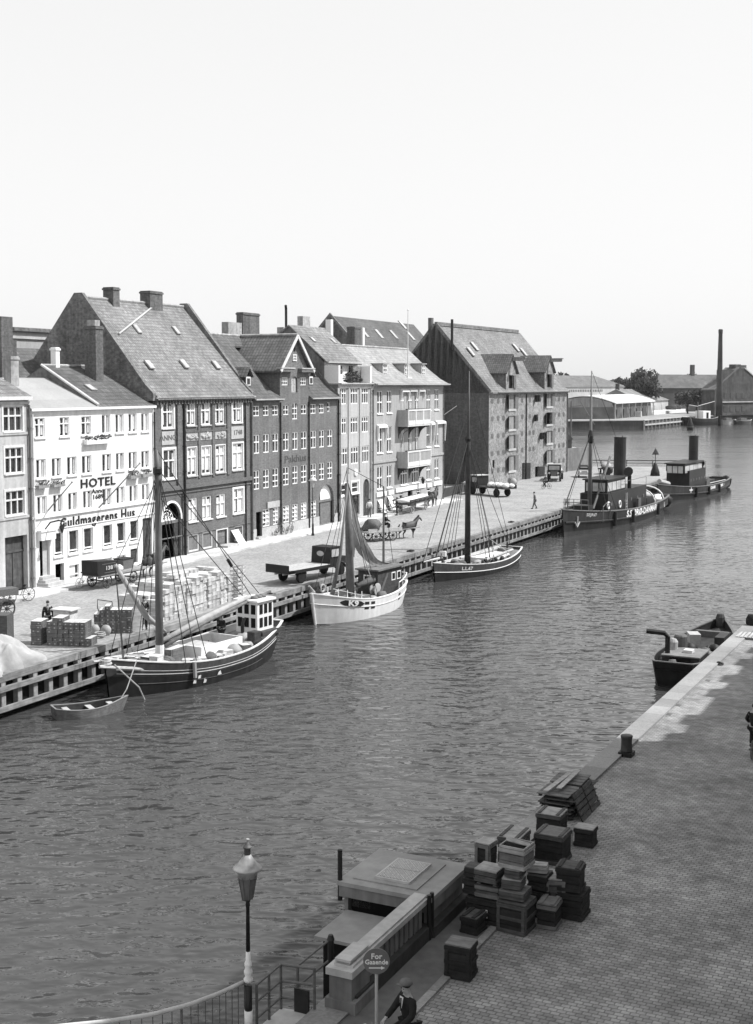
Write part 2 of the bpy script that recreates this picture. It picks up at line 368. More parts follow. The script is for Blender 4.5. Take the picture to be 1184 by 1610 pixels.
# ================================================================== houses
class House:
    def __init__(s, fac, u0, u1, name, label, cat='building', yoff=0.0):
        s.f = fac; s.u0 = u0; s.w = u1 - u0; s.yo = yoff
        s.o = thing(name, label, cat, fac.world(u0, yoff, 0), fac.rz); s.open = []
    def u(s, px, z, y=0): return s.f.ucol(px, z, y + s.yo) - s.u0
    def z(s, px, py, y=0): return s.f.uz(px, py, y + s.yo)[1]
    def uz(s, px, py, y=0):
        a, b = s.f.uz(px, py, y + s.yo); return a - s.u0, b
    def yz(s, px, py, u):
        a, b = s.f.yz(px, py, u + s.u0); return a - s.yo, b
    def wall(s, z1, mat, y=0.0, depth=.18, z0=0.0, name='wall', u0=0.0, u1=None, holes=None):
        u1 = s.w if u1 is None else u1; holes = s.open if holes is None else holes
        us = sorted({u0, u1, *[q for h in holes for q in h[:2] if u0 < q < u1]}); zs = sorted({z0, z1, *[q for h in holes for q in h[2:4] if z0 < q < z1]})
        mb = MB()
        for i in range(len(us) - 1):
            for j in range(len(zs) - 1):
                cu, cz = (us[i] + us[i + 1]) / 2, (zs[j] + zs[j + 1]) / 2
                if any(h[0] < cu < h[1] and h[2] < cz < h[3] for h in holes): continue
                mb.poly([(us[i], y, zs[j]), (us[i + 1], y, zs[j]), (us[i + 1], y, zs[j + 1]), (us[i], y, zs[j + 1])])
        for a, b, c, d in [h[:4] for h in holes]:
            for p, q in (((a, c), (a, d)), ((a, d), (b, d)), ((b, d), (b, c)), ((b, c), (a, c))):
                mb.poly([(p[0], y, p[1]), (q[0], y, q[1]), (q[0], y + depth, q[1]), (p[0], y + depth, p[1])])
        return mb.build(name, mat, s.o)
    def shell(s, z1, depth, mat, gable=None, left=True, right=True, y0=0.0, name='side_wall'):
        """end walls and back wall; gable = (y_ridge, z_ridge, z_back)"""
        mb = MB(); zb = gable[2] if gable else z1
        prof = [(y0, 0), (y0, z1)] + ([(gable[0], gable[1])] if gable else []) + [(depth, zb), (depth, 0)]
        if left: mb.poly([(0, p[0], p[1]) for p in prof])
        if right: mb.poly([(s.w, p[0], p[1]) for p in prof])
        mb.poly([(0, depth, 0), (s.w, depth, 0), (s.w, depth, zb), (0, depth, zb)])
        return mb.build(name, mat, s.o)
    def roof(s, prof, mat, u0=0.0, u1=None, th=.16, name='roof'):
        """prof: list of (y, z) from the front eave over the ridge to the back"""
        u1 = s.w if u1 is None else u1; mb = MB()
        pts = [(u0, y, z) for y, z in prof] + [(u0, y, z - th) for y, z in reversed(prof)]
        mb.prism(pts, (u1 - u0, 0, 0)); return mb.build(name, mat, s.o)
    def band(s, z, h, out, mat, name='cornice', u0=0.0, u1=None, y=0.0):
        u1 = s.w if u1 is None else u1
        return MB().box(u0, u1, y - out, y + .02, z, z + h).build(name, mat, s.o)
    def chimney(s, u, y, z0, z1, w, d, mat=None, cap=True, name='chimney', m2=None):
        mb = MB().box(u - w / 2, u + w / 2, y - d / 2, y + d / 2, z0, z1)
        if cap: mb.box(u - w / 2 - .06, u + w / 2 + .06, y - d / 2 - .06, y + d / 2 + .06, z1 - .22, z1 - .08)
        return mb.build(name, mat or W['chim'], s.o)
    def window(s, a, b, c, d, cols=2, rows=(.62,), y=0.0, sub=(0, 0), fr=.09, bar=.05, mul=None, cross=.075, curtain=0.0, sill=None, trim=0.0, hole=True, mat='white', glass='glass', rec=.10, name='window', arch=False):
        """casement: frame + mullions + transoms (rows = heights as fractions), sub = glazing bars per light (h, v) ; pane, curtain and sill are sub-parts"""
        if hole: s.open.append((a, b, c, d))
        yf = y + rec; mb = MB(); w, h = b - a, d - c
        mb.box(a, a + fr, yf - .05, yf + .05, c, d); mb.box(b - fr, b, yf - .05, yf + .05, c, d)
        mb.box(a + fr, b - fr, yf - .05, yf + .05, c, c + fr); mb.box(a + fr, b - fr, yf - .05, yf + .05, d - fr, d)
        mul = mul or cross
        for k in range(1, cols): x = a + w * k / cols; mb.box(x - mul / 2, x + mul / 2, yf - .045, yf + .045, c + fr, d - fr)
        for r in rows: z = c + h * r; mb.box(a + fr, b - fr, yf - .062, yf + .04, z - cross / 2, z + cross / 2)
        zs = [c + fr] + [c + h * r for r in rows] + [d - fr]
        for k in range(len(zs) - 1):
            for q in range(1, sub[0] + 1):
                z = zs[k] + (zs[k + 1] - zs[k]) * q / (sub[0] + 1); mb.box(a + fr, b - fr, yf - .03, yf + .03, z - bar / 2, z + bar / 2)
        for k in range(cols):
            for q in range(1, sub[1] + 1): x = a + w * (k + q / (sub[1] + 1)) / cols; mb.box(x - bar / 2, x + bar / 2, yf - .028, yf + .028, c + fr, d - fr)
        if trim:
            mb.box(a - trim, a + .01, y - .035, y + .02, c - trim * .5, d + trim); mb.box(b - .01, b + trim, y - .035, y + .02, c - trim * .5, d + trim)
            mb.box(a + .01, b - .01, y - .036, y + .02, d - .01, d + trim)
        o = mb.build(name, W[mat], s.o)
        MB().box(a + .02, b - .02, yf + .052, yf + .07, c + .02, d - .02).build('pane', W[glass], o)
        if curtain:
            for k in range(cols):
                mb = MB(); x0, x1 = a + fr + (w - 2 * fr) * k / cols, a + fr + (w - 2 * fr) * (k + 1) / cols; cw = (x1 - x0) * curtain * RND.uniform(.8, 1.15)
                top = d - fr - RND.choice((0, 0, .1)) * h; bot = c + fr + RND.uniform(0, .12) * h; n = 7
                lo, hi = (x0, min(x1, x0 + cw)) if k < cols / 2 else (max(x0, x1 - cw), x1)
                for q in range(n):
                    xa, xb = lo + (hi - lo) * q / n, lo + (hi - lo) * (q + 1) / n; dy = .0 if q % 2 else .03
                    mb.poly([(xa, yf + .049 - dy * .3, bot), (xb, yf + .049 - (.03 - dy) * .3, bot), (xb, yf + .049 - (.03 - dy) * .3, top), (xa, yf + .049 - dy * .3, top)])
                mb.build('curtain', W['curtain'], o)
        if sill: MB().box(a - .08, b + .08, y - .10, y + .06, c - .09, c + .003).build('sill', W[sill], o)
        return o
    def door(s, a, b, c, d, mat='woodd', y=0.0, rec=.14, panels=2, name='door', hole=True):
        if hole: s.open.append((a, b, c, d))
        mb = MB().box(a + .02, b - .02, y + rec, y + rec + .06, c, d - .01)
        w = (b - a) / panels
        for k in range(panels):
            for z0, z1 in ((.08, .42), (.5, .92)): mb.box(a + w * k + .12, a + w * (k + 1) - .12, y + rec - .025, y + rec + .01, c + (d - c) * z0, c + (d - c) * z1)
        o = mb.build(name, W[mat], s.o)
        MB().tube((a + w - .09, y + rec - .05, c + 1.05), (a + w - .09, y + rec + .02, c + 1.05), .035, n=8).build('handle', W['greyiron'], o)
        return o
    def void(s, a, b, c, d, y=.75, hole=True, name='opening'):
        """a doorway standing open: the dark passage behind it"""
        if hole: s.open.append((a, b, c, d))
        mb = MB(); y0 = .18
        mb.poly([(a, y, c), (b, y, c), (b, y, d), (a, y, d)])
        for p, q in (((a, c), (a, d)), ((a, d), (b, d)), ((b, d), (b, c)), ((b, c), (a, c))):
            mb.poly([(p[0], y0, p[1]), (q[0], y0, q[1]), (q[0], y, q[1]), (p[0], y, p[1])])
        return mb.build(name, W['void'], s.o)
    def pipe(s, u, z0, z1, r=.07, y=-.12, mat='greyiron', top=None):
        mb = MB().tube((u, y, z0), (u, y, z1), r, n=7)
        if top: mb.path([(u, y, z1), (u + top[0] * .3, y - .05, z1 + .15), (u + top[0], y + top[1], z1 + top[2])], r, 6)
        z = z0 + .6
        while z < z1: mb.tube((u, y, z), (u, y, z + .06), r * 1.5, n=7); z += 1.9
        return mb.build('downpipe', W[mat], s.o)
    def skylight(s, u, y, z, slope, w=.6, l=.7, mat='chim_l'):
        mt = Matrix.Rotation(slope, 3, 'X')
        o = MB().obox((u, y, z), (w, l, .12), mt).build('skylight', W[mat], s.o)
        MB().obox(Vector((u, y, z)) + mt @ Vector((0, 0, .055)), (w - .16, l - .16, .03), mt).build('pane', W['skyglass'], o)
    def steps(s, u0, u1, n, rise, tread, mat='stone', y=0.0):
        mb = MB()
        for k in range(n): mb.box(u0 - .12 * (n - 1 - k), u1 + .12 * (n - 1 - k), y - tread * (n - k), y + .02, rise * k, rise * (k + 1))
        return mb.build('doorstep', W[mat], s.o)
    def arch(s, a, b, zs, zt, mat, y=0.0, depth=.18, trim=None, rec=None, name='arch'):
        """wall that closes the corners between a rectangular hole and a round arch"""
        cx, r = (a + b) / 2, (b - a) / 2; k = 12; hh = zt - zs
        arc = [(cx - r * cos(pi * i / k), zs + hh * sin(pi * i / k)) for i in range(k + 1)]
        mb = MB()
        for i in range(k):
            p, q = arc[i], arc[i + 1]
            mb.poly([(p[0], y - .004, p[1]), (q[0], y - .004, q[1]), (q[0], y - .004, zt + .01), (p[0], y - .004, zt + .01)])
            mb.poly([(p[0], y - .004, p[1]), (q[0], y - .004, q[1]), (q[0], y + depth, q[1]), (p[0], y + depth, p[1])])
        o = mb.build(name, mat, s.o)
        if trim:
            mb = MB()
            for i in range(k):
                p, q = arc[i], arc[i + 1]; t0, t1 = pi * i / k, pi * (i + 1) / k; w = .16
                P = (cx - (r + w) * cos(t0), zs + (hh + w) * sin(t0)); Q = (cx - (r + w) * cos(t1), zs + (hh + w) * sin(t1))
                mb.hexa([(p[0], y - .07, p[1]), (q[0], y - .07, q[1]), (q[0], y + .01, q[1]), (p[0], y + .01, p[1]), (P[0], y - .07, P[1]), (Q[0], y - .07, Q[1]), (Q[0], y + .01, Q[1]), (P[0], y + .01, P[1])])
            mb.build('arch_trim', W[trim], s.o)
        return o
W['curtain'] = M('net_curtain', .62, .9, .1, 6)
W['skyglass'] = glassmat('skylight_glass', .45, .2)
def cv(ox, oy, k): return lambda x, y: (ox + x / k, oy + y / k)
def row(h, conv, spans, ref, y0, y1, **kw):
    """one row of windows: columns and heights read in one enlarged crop; ref = crop x where y0, y1 were read"""
    pz = conv(ref, y0), conv(ref, y1); zt, zb = h.z(*pz[0]), h.z(*pz[1]); out = []
    for xl, xr in spans:
        zm = (zt + zb) / 2; out.append(h.window(h.u(conv(xl, 0)[0], zm), h.u(conv(xr, 0)[0], zm), zb, zt, **kw))
    return out

# ------------------------------------------------------------------ A: stuccoed house at the left edge
c2 = cv(0, 620, 4.554)
uA1 = FA.ucol(48, 6)
A = House(FA, uA1 - 9.0, uA1, 'stuccoed_house', 'pale stuccoed house with cross windows and a wide dark gateway, beside the white hotel')
for (xl, xr, yt, yb) in ((22, 160, 85, 265), (35, 165, 380, 565), (40, 175, 690, 865)):
    zt, zb = A.z(*c2(100, yt)), A.z(*c2(100, yb)); zm = (zt + zb) / 2; a_, b_ = A.u(c2(xl, 0)[0], zm), A.u(c2(xr, 0)[0], zm)
    A.window(a_, b_, zb, zt, cols=3, rows=(.62,), fr=.07, cross=.10, mat='offwhite', trim=.14, sill='offwhite')
    A.window(a_ - 4.6, b_ - 4.6, zb, zt, cols=3, rows=(.62,), fr=.07, cross=.10, mat='offwhite', trim=.14, sill='offwhite')
zt, zb = A.z(*c2(120, 1015)), .12
ga, gb = A.u(8.5, 2), A.u(43.5, 2)
A.open.append((ga, gb, zb, zt))
o = MB().box(ga, gb, .35, .42, zb, zt - 1.05).box(ga, gb, .30, .42, zt - 1.05, zt - .92).box(ga + .1, gb - .1, .34, .40, zt - .92, zt - .1).build('gate', M('worn_gate_paint', .075, .8, .4, 3, .3, .5), A.o)
MB().box((ga + gb) / 2 - .02, (ga + gb) / 2 + .02, .33, .36, zb, zt - 1.06).build('gate_seam', W['dark'], o)
A.wall(12.2, W['stucco'], depth=.35)
A.shell(12.2, 9, W['stucco'], (4.5, 14.4, 12.2))
for py in (682.6, 813): zz = A.z(45, py); A.band(zz, .16, .07, W['stucco'], 'string_course')
A.band(11.75, .18, .12, W['stucco']); A.band(12.02, .22, .32, W['offwhite'])
A.roof([(-.3, 12.24), (4.5, 14.5), (9.2, 12.24)], W['tile'], u0=-.1)
_cu, _cz = A.uz(18, 590, 3.2); A.chimney(_cu, 3.2, 12.5, A.z(18, 560, 3.2), .75, .6, W['chim_l'])
A.pipe(A.w - .12, .12, 11.7)

# ------------------------------------------------------------------ B: the white hotel
uB1 = FA.ucol(243, 6)
B = House(FA, uA1, uB1, 'white_hotel', 'long white rendered hotel with HOTEL lettered between its rows of windows')
row(B, c2, [(250, 320), (427, 497), (583, 653)], 290, 170, 310, cols=2, rows=(.66,), fr=.06, cross=.06, mul=.12, curtain=.45, sill='white')
row(B, c2, [(730, 790), (827, 885), (920, 978), (1012, 1065)], 1040, 135, 265, cols=2, rows=(), fr=.06, mul=.16, curtain=.4, sill='white')
row(B, c2, [(260, 328), (372, 438), (482, 548), (588, 655), (733, 795), (832, 888), (922, 980), (1013, 1068)], 290, 465, 602, cols=2, rows=(), fr=.06, mul=.18, curtain=.3, sill='white')
row(B, c2, [(267, 335), (382, 447), (490, 553), (596, 657), (737, 798), (835, 892), (928, 985), (1018, 1070)], 300, 730, 862, cols=2, rows=(), fr=.06, mul=.18, curtain=.35, sill='white')
row(B, c2, [(385, 450), (490, 560), (596, 665), (737, 803), (835, 897), (927, 990)], 415, 990, 1160, cols=1, rows=(.14,), fr=.07, curtain=.3, trim=.07, sill='white')
zs0 = .12
row(B, c2, [(497, 567), (600, 670), (742, 805), (837, 900)], 530, 1220, 1318, cols=1, rows=(.3,), fr=.05, mat='offwhite', glass='glass', curtain=.9)
a_, b_ = B.u(c2(397, 0)[0], 1), B.u(c2(460, 0)[0], 1); z1 = B.z(*c2(428, 1212)); B.void(a_, b_, .12, z1)
MB().box(a_ + .75, b_ - .02, .16, .21, .12, z1 - .02).build('door_leaf', W['cratem'], B.o)
a_, b_ = B.u(c2(935, 0)[0], 1), B.u(c2(987, 0)[0], 1); z1 = B.z(*c2(960, 1105)); B.door(a_, b_, .3, z1, 'woodd', panels=1)
a_, b_ = B.u(c2(285, 0)[0], 2), B.u(c2(357, 0)[0], 2); z1 = B.z(*c2(320, 1045)); dz = B.z(*c2(320, 1300)); B.void(a_, b_, dz, z1)
MB().box(a_ + .48, b_ - .01, .17, .22, dz, z1 - .02).build('door_leaf', W['stone'], B.o)
B.steps(a_ - .1, b_ + .1, 4, dz / 4, .3)
MB().box(a_ - .22, b_ + .22, -.35, .02, z1 + .05, z1 + .6).box(a_ - .3, b_ + .3, -.42, .02, z1 + .6, z1 + .72).build('door_canopy', W['white'], B.o)
a_, b_ = B.u(c2(1022, 0)[0], 2), B.u(c2(1088, 0)[0], 2); z1 = B.z(*c2(1050, 885)); B.door(a_, b_, .12, z1, 'woodd', panels=2, name='shop_door')
B.wall(11.30, W['hotel']); B.shell(11.30, 9.5, W['hotel'], None, left=False)
B.band(11.30, .16, .26, W['white'], 'gutter_cornice')
zA, zB = B.z(*c2(240, 895)), B.z(*c2(270, 985))
B.band(zA, .13, .13, W['white'], 'string_course'); B.band(zB, .07, .06, W['white'], 'string_course')
uh = (B.u(c2(590, 0)[0], 7) + B.u(c2(805, 0)[0], 7)) / 2; wh = B.u(c2(805, 0)[0], 7) - B.u(c2(590, 0)[0], 7); zh = B.z(*c2(698, 631))
text_obj('hotel_lettering', 'HOTEL', .82, W['dark'], B.o, at(uh, -.03, zh), .02, .012, 1.42, spacing=1.08)
u9 = B.u(c2(700, 0)[0], 6)
text_obj('hotel_lettering', 'Anno', .42, W['dark'], B.o, at(u9, -.02, B.z(*c2(700, 692))), .01, .006, 1.5)
text_obj('hotel_lettering', '1689', .42, W['dark'], B.o, at(u9, -.02, B.z(*c2(700, 733))), .01, .006, 1.5)
ul, ur = B.u(c2(418, 0)[0], 5), B.u(c2(968, 0)[0], 5)
to = text_obj('hotel_lettering', 'Guldmagerens Hus', .80, W['dark'], B.o, None, .02, .010, 1.0, spacing=1.12)
xs = [v.co.x for v in to.data.vertices]; k_ = (ur - ul) / (max(xs) - min(xs)); zt_ = B.z(*c2(690, 888))
for v in to.data.vertices:
    q = v.co.copy(); v.co = at((ul + ur) / 2, -.03, zt_) @ Vector((q.x * k_ * .97 + q.y * .0, q.y * 1.15, q.z))
zhh = B.z(*c2(432, 960)); uhh = B.u(c2(432, 0)[0], 4)
MB().prism([(uhh - .2, -.2, zhh + .16), (uhh - .1, -.2, zhh + .24), (uhh, -.2, zhh + .17), (uhh + .1, -.2, zhh + .24), (uhh + .2, -.2, zhh + .16), (uhh, -.2, zhh - .28)], (0, .12, 0)).build('heart_sign', W['dark'], B.o)
mb = MB(); zg = B.z(*c2(320, 975)); ug = B.u(c2(316, 0)[0], 4)
mb.path([(ug, 0, zg), (ug, -.5, zg + .55), (ug + .1, -1.1, zg + .7), (ug + .15, -1.5, zg + .62)], .05, 6).lathe([(.16, -.12), (.05, .05)], 8, (ug + .15, -1.5, zg + .52)).build('wall_lamp', W['black'], B.o)
def flower_box(x0, x1, yt, yb, plants):
    zt, zb = B.z(*c2((x0 + x1) / 2, yt)), B.z(*c2((x0 + x1) / 2, yb)); a, b = B.u(c2(x0, 0)[0], zt, -.25), B.u(c2(x1, 0)[0], zt, -.25)
    o = MB().box(a, b, -.34, -.02, zb, zb + (zt - zb) * .75).build('flower_box', W['white' if plants > 6 else 'woodm'], B.o)
    mb = MB()
    for k in range(int(plants * 14)):
        x, y, z = RND.uniform(a, b), RND.uniform(-.4, -.1), zt + RND.uniform(-.12, .16); t = RND.uniform(0, 6)
        mb.poly([(x, y, z), (x + .1 * cos(t), y + .05, z + .06), (x + .06, y + .1 * sin(t), z + .13)])
    mb.build('plants', W['leaf'], o)
flower_box(615, 792, 315, 352, 10); flower_box(270, 345, 640, 668, 4); flower_box(380, 460, 630, 658, 4); flower_box(930, 1000, 568, 600, 4); flower_box(1018, 1085, 558, 588, 4)
def flagpole(x0, y0, x1, y1, L):
    u, z = B.uz(*c2(x0, y0)); q = B.yz(*c2(x1, y1), 0)
    # tip: the point of the sight line that lies L metres out from the wall
    d = ray(*c2(x1, y1)); n3 = Vector((FA.n.x, FA.n.y, 0)); k = (-L + FA.n.dot(FA.a)) / n3.dot(d); p = CC + d * k
    ut = (p.xy - FA.a).dot(FA.t) - B.u0
    MB().tube((u, 0, z), (ut, -L, p.z), .05, .03, 6).lathe([(.02, -.06), (.08, 0), (.02, .07)], 7, (ut, -L, p.z)).build('flagpole', W['woodm'], B.o)
flagpole(705, 815, 1000, 495, 2.6); flagpole(345, 830, 515, 630, 2.2)
B.pipe(.18, .12, 11.1, mat='offwhite'); B.pipe(B.w - .1, .12, 11.0, .06, mat='black')
# roof: smooth felt on the left part, hipped end and tiles on the right
_, zr1 = B.yz(90, 594, B.w * .3); yr = 4.2; zr = B.z(60, 594, yr)
uj = B.uz(152, 642, 0)[0]
mb = MB(); mb.poly([(-.3, -.22, 11.46), (uj, -.22, 11.46), (B.uz(68, 594, yr)[0], yr, zr), (-4, yr, zr)]); mb.poly([(-4, yr, zr), (B.uz(68, 594, yr)[0], yr, zr), (B.uz(68, 594, yr)[0], 9.5, 11.46), (-4, 9.5, 11.46)])
B.roof([(-.24, 11.47), (yr, zr), (9.6, 11.47)], W['zinc'], u0=-.05, u1=uj, name='roof')
_p = B.uz(80, 577, 4.6); zr2 = B.z(130, 577, 4.6); uR0 = _p[0]
B.roof([(-.24, 11.475), (4.6, zr2), (9.6, 11.475)], W['tile_d'], u0=uj + .01, u1=B.w - .02, th=.12, name='tiled_roof')
mb = MB(); ue = uj + .01   # half-timbered gable of the tiled roof
k0 = (zr - 11.47) / (yr + .24)
mb.poly([(uj - .02, .2, 11.7), (uj - .02, 4.6, zr2 - .06), (uj - .02, 9.2, 11.7)]); mb.build('gable', M('timbered_gable', .16, .9, .4, 3), B.o)
MB().path([(uj - .05, -.2, 11.62), (uj - .05, 4.6, zr2 + .1)], .11, 6).build('verge', W['offwhite'], B.o)
MB().path([(uj + .1, 4.6, zr2 + .06), (B.w - .3, 4.6, zr2 + .06)], .12, 6).build('ridge', W['chim_l'], B.o)
mb = MB()
ch = [B.uz(89, 583, 4.6), B.uz(89, 546, 4.6)]; B.chimney(ch[0][0], 4.7, zr2 - 1, ch[1][1], .42, .45, W['white'])
cb_ = B.uz(146, 570, 3.4)[0]; B.chimney(cb_, 3.3, 12, B.z(150, 513, 3.4), .85, 1.0, W['chim'])
MB().box(cb_ - .3, cb_ + .3, 2.95, 3.65, B.z(150, 513, 3.4), B.z(150, 513, 3.4) + .42).build('chimney_pot', W['chim_l'], B.o)
B.skylight(B.uz(137, 611, 2.2)[0], 1.9, 11.475 + (zr2 - 11.475) * 2.14 / 4.84 + .06, atan2(zr2 - 11.475, 4.84), .65, .8)

# ------------------------------------------------------------------ C: tall brick house with the arched gate
c3 = cv(220, 580, 3.7)
uC1 = FA.ucol(396.5, 6)
C = House(FA, uB1, uC1, 'brick_house', 'tall dark brick house with high tiled roof, arched gateway and ANNO plaque')
ZC = 12.0
row(C, c3, [(130, 195)], 160, 193, 345, cols=2, rows=(.62,), fr=.10, cross=.09, trim=.16, curtain=.45, sill='offwhite')
row(C, c3, [(272, 325), (355, 410), (438, 492)], 300, 190, 330, cols=2, rows=(.62,), fr=.10, cross=.10, curtain=.6, sill='stone')
row(C, c3, [(537, 592)], 565, 182, 312, cols=2, rows=(.62,), fr=.10, cross=.09, trim=.14, curtain=.55, sill='offwhite')
row(C, c3, [(135, 207)], 170, 468, 640, cols=2, rows=(.62,), fr=.10, cross=.09, trim=.16, curtain=.25, sill='offwhite')
row(C, c3, [(275, 330), (358, 413), (440, 495)], 300, 456, 622, cols=2, rows=(.66,), fr=.10, cross=.10, trim=.05, curtain=.95, sill='stone')
row(C, c3, [(538, 600)], 568, 431, 588, cols=2, rows=(.66,), fr=.10, cross=.09, trim=.10, curtain=.95, sill='stone')
row(C, c3, [(283, 333), (363, 417), (445, 497)], 308, 752, 888, cols=2, rows=(.62,), fr=.08, cross=.09, curtain=.85, sill='offwhite')
row(C, c3, [(543, 602)], 572, 695, 840, cols=2, rows=(.62,), fr=.08, cross=.09, trim=.14, curtain=.85, sill='offwhite')
row(C, c3, [(283, 345), (365, 425)], 314, 962, 1062, cols=1, rows=(), fr=.10, mat='stone', glass='board')  if False else None
W['board'] = M('shutter_boards', .16, .85, .2, 5, .1, kind='plank', bw=.14, bh=9, mort=.5, axis='xz')
row(C, c3, [(283, 345), (365, 425)], 314, 962, 1062, cols=1, rows=(), fr=.11, mat='offwhite', glass='board')
row(C, c3, [(550, 603)], 576, 912, 1000, cols=1, rows=(), fr=.10, mat='offwhite', glass='board')
a_, b_ = C.u(c3(447, 0)[0], 1), C.u(c3(505, 0)[0], 1); z1 = C.z(*c3(475, 935)); C.door(a_, b_, .3, z1, 'cratem', panels=1, name='cellar_door')
C.steps(a_ + .2, b_ + .5, 1, .28, .9)
MB().box(a_ - .14, a_, -.05, .02, .2, z1 + .13).box(b_, b_ + .14, -.05, .02, .2, z1 + .13).box(a_, b_, -.05, .02, z1, z1 + .13).build('door_trim', W['offwhite'], C.o)
# gateway
a_, b_ = C.u(c3(128, 0)[0], 2), C.u(c3(238, 0)[0], 2); zs_, zt_ = C.z(*c3(180, 882)), C.z(*c3(185, 778))
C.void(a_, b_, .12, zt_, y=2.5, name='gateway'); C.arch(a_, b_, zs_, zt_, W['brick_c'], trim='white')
fl = MB(); cx = (a_ + b_) / 2 - .35; r = (b_ - a_) / 2 - .35
MB().box(a_ + .02, b_ - .02, .16, .34, zs_ - .25, zs_ - .02).build('gate_beam', W['cratem'], C.o)
MB().box(b_ - .62, b_ - .04, .2, .3, .12, zs_ - .26).build('gate_leaf', W['woodd'], C.o)
for k in range(7): t = pi * (k + .5) / 7; fl.tube((cx, .2, zs_), (cx - r * cos(t), .2, zs_ + r * .95 * sin(t)), .035, n=5)
for rr in (.35, .7, .97): fl.path([(cx - r * rr * cos(pi * k / 12), .2, zs_ + r * .95 * rr * sin(pi * k / 12)) for k in range(13)], .035, 5)
fl.box(a_ + .02, b_ - .5, .14, .26, zs_ - .02, zs_ + .10).build('fanlight', W['white'], C.o)
C.wall(ZC, W['brick_c'])
uG0 = FA.ucol(243.5, 6); yC, zC = C.yz(126.7, 460.5, 0)
C.shell(ZC, yC * 2, W['brick_g'], (yC, zC - .35, ZC))
zl = lambda x, y: C.z(*c3(x, y))
for nm, x, y, h, o_ in (('string_course', 300, 692, .30, .16), ('string_course', 300, 716, .10, .08), ('string_course', 560, 912, .08, .06)): C.band(zl(x, y), h, o_, W['brick_c'], nm)
C.band(ZC - .22, .22, .30, W['brick_c'], 'eaves_course')
mb = MB()
for k in range(int(C.w / .4)): mb.box(k * .4 + .1, k * .4 + .28, -.24, .02, ZC - .48, ZC - .22)
mb.build('dentils', W['brick_c'], C.o)
MB().box(-.1, C.w, -.42, -.27, ZC - .06, ZC + .05).build('gutter', W['stone'], C.o)
for x, y, t in ((162, 402, 'ANNO'), (566, 370, '1748')):
    u, z = C.uz(*c3(x, y)); wd_ = abs(C.u(c3(x + 36, 0)[0], z) - u)
    o = MB().box(u - wd_, u + wd_, -.05, .02, z - .5, z + .5).build('plaque', W['stone'], C.o)
    text_obj('plaque_lettering', t, .52, M('faded_lettering', .12), o, at(u, -.06, z), .008, .008, 1.35)
for x0, x1 in ((268, 338), (350, 418), (437, 500)):
    z0, z1 = zl(303, 418), zl(303, 368); a, b = C.u(c3(x0, 0)[0], z0), C.u(c3(x1, 0)[0], z0); mb = MB().box(a, b, -.03, .02, z0, z1)
    o = mb.build('relief_panel', W['stone'], C.o); mb = MB()
    for k in range(16):
        x, z = RND.uniform(a + .2, b - .2), RND.uniform(z0 + .15, z1 - .15); mb.blob((x, -.05, z), (RND.uniform(.08, .22), .1, RND.uniform(.06, .16)), k, n=8)
    mb.build('carving', W['stone'], o, True)
    MB().box(a - .12, b + .12, -.10, .02, z1, z1 + .1).build('panel_hood', W['brick_c'], C.o)
for x0, x1 in ((238, 256),): # projecting pier with a dark vertical strip, modelled as a black pipe
    C.pipe(C.u(c3(248, 0)[0], 6), .12, ZC - .4, .11, -.2, 'black')
MB().box(C.u(c3(214, 0)[0], 6), C.u(c3(238, 0)[0], 6), -.16, .02, zl(300, 692) + .31, ZC - .5).build('pilaster', W['brick_c'], C.o)
MB().box(C.u(c3(338, 0)[0], 6), C.u(c3(350, 0)[0], 6), -.08, .02, zl(300, 640), ZC - .5).build('pilaster', W['brick_c'], C.o)
MB().box(C.u(c3(420, 0)[0], 6), C.u(c3(434, 0)[0], 6), -.08, .02, zl(300, 640), ZC - .5).build('pilaster', W['brick_c'], C.o)
MB().box(C.u(c3(506, 0)[0], 6), C.u(c3(522, 0)[0], 6), -.08, .02, zl(300, 640), ZC - .5).build('pilaster', W['brick_c'], C.o)
C.pipe(C.u(c3(610, 0)[0], 6), .12, ZC - .4, .06, -.1, 'black'); C.pipe(C.w - .2, .12, ZC - .4, .08, -.12, 'greyiron')
sC = (zC - .35 - ZC) / (yC + .42)
C.roof([(-.42, ZC + .02), (.4, ZC + .02 + .82 * sC * .85), (yC, zC - .32), (2 * yC + .4, ZC)], W['tile'], u0=-.02, u1=C.w - .28, name='roof')
MB().path([(.3, yC, zC - .28), (C.w - .3, yC, zC - .28)], .13, 6).build('ridge', W['chim_l'], C.o)
for u0, u1 in ((-.32, .0), (C.w - .28, C.w + .06)):
    mb = MB(); pr = [(-.2, ZC - .2), (-.2, ZC + .35), (.5, ZC + 1.0), (yC - .35, zC + .0), (yC + .35, zC + .0), (2 * yC, ZC + .3), (2 * yC, ZC - .2)]
    mb.prism([(u0, y, z) for y, z in pr], (u1 - u0, 0, 0)); mb.build('gable_parapet', W['brick_g'], C.o)
for x0, x1, yt, yb in ((167, 181, 451.7, 478), (223, 251, 458, 486)):
    u0, u1 = C.uz(x0, yb, yC)[0], C.uz(x1, yb, yC)[0]; C.chimney((u0 + u1) / 2 + .1, yC, zC - 1.4, C.z((x0 + x1) / 2, yt, yC), (u1 - u0) * .72, .95)
ub, zb_ = C.uz(103, 478, yC + 1.6); C.chimney(C.uz(215, 470, yC)[0] - 6.5, yC + 2.4, zC - 3, zC - .9, 1.2, .8) if False else None
for x, y, ws in ((216, 519, .5), (277, 522, .5), (235, 575, .6), (290, 575, .6), (340, 575, .6)):
    # find the roof point on the sight line
    for it in range(60):
        yy = .2 + it * .11; u_, z_ = C.uz(x, y, yy); zr_ = ZC + .05 + (yy + .42) * sC
        if z_ <= zr_: break
    C.skylight(u_, yy, zr_ + .05, atan(sC), ws, .85)
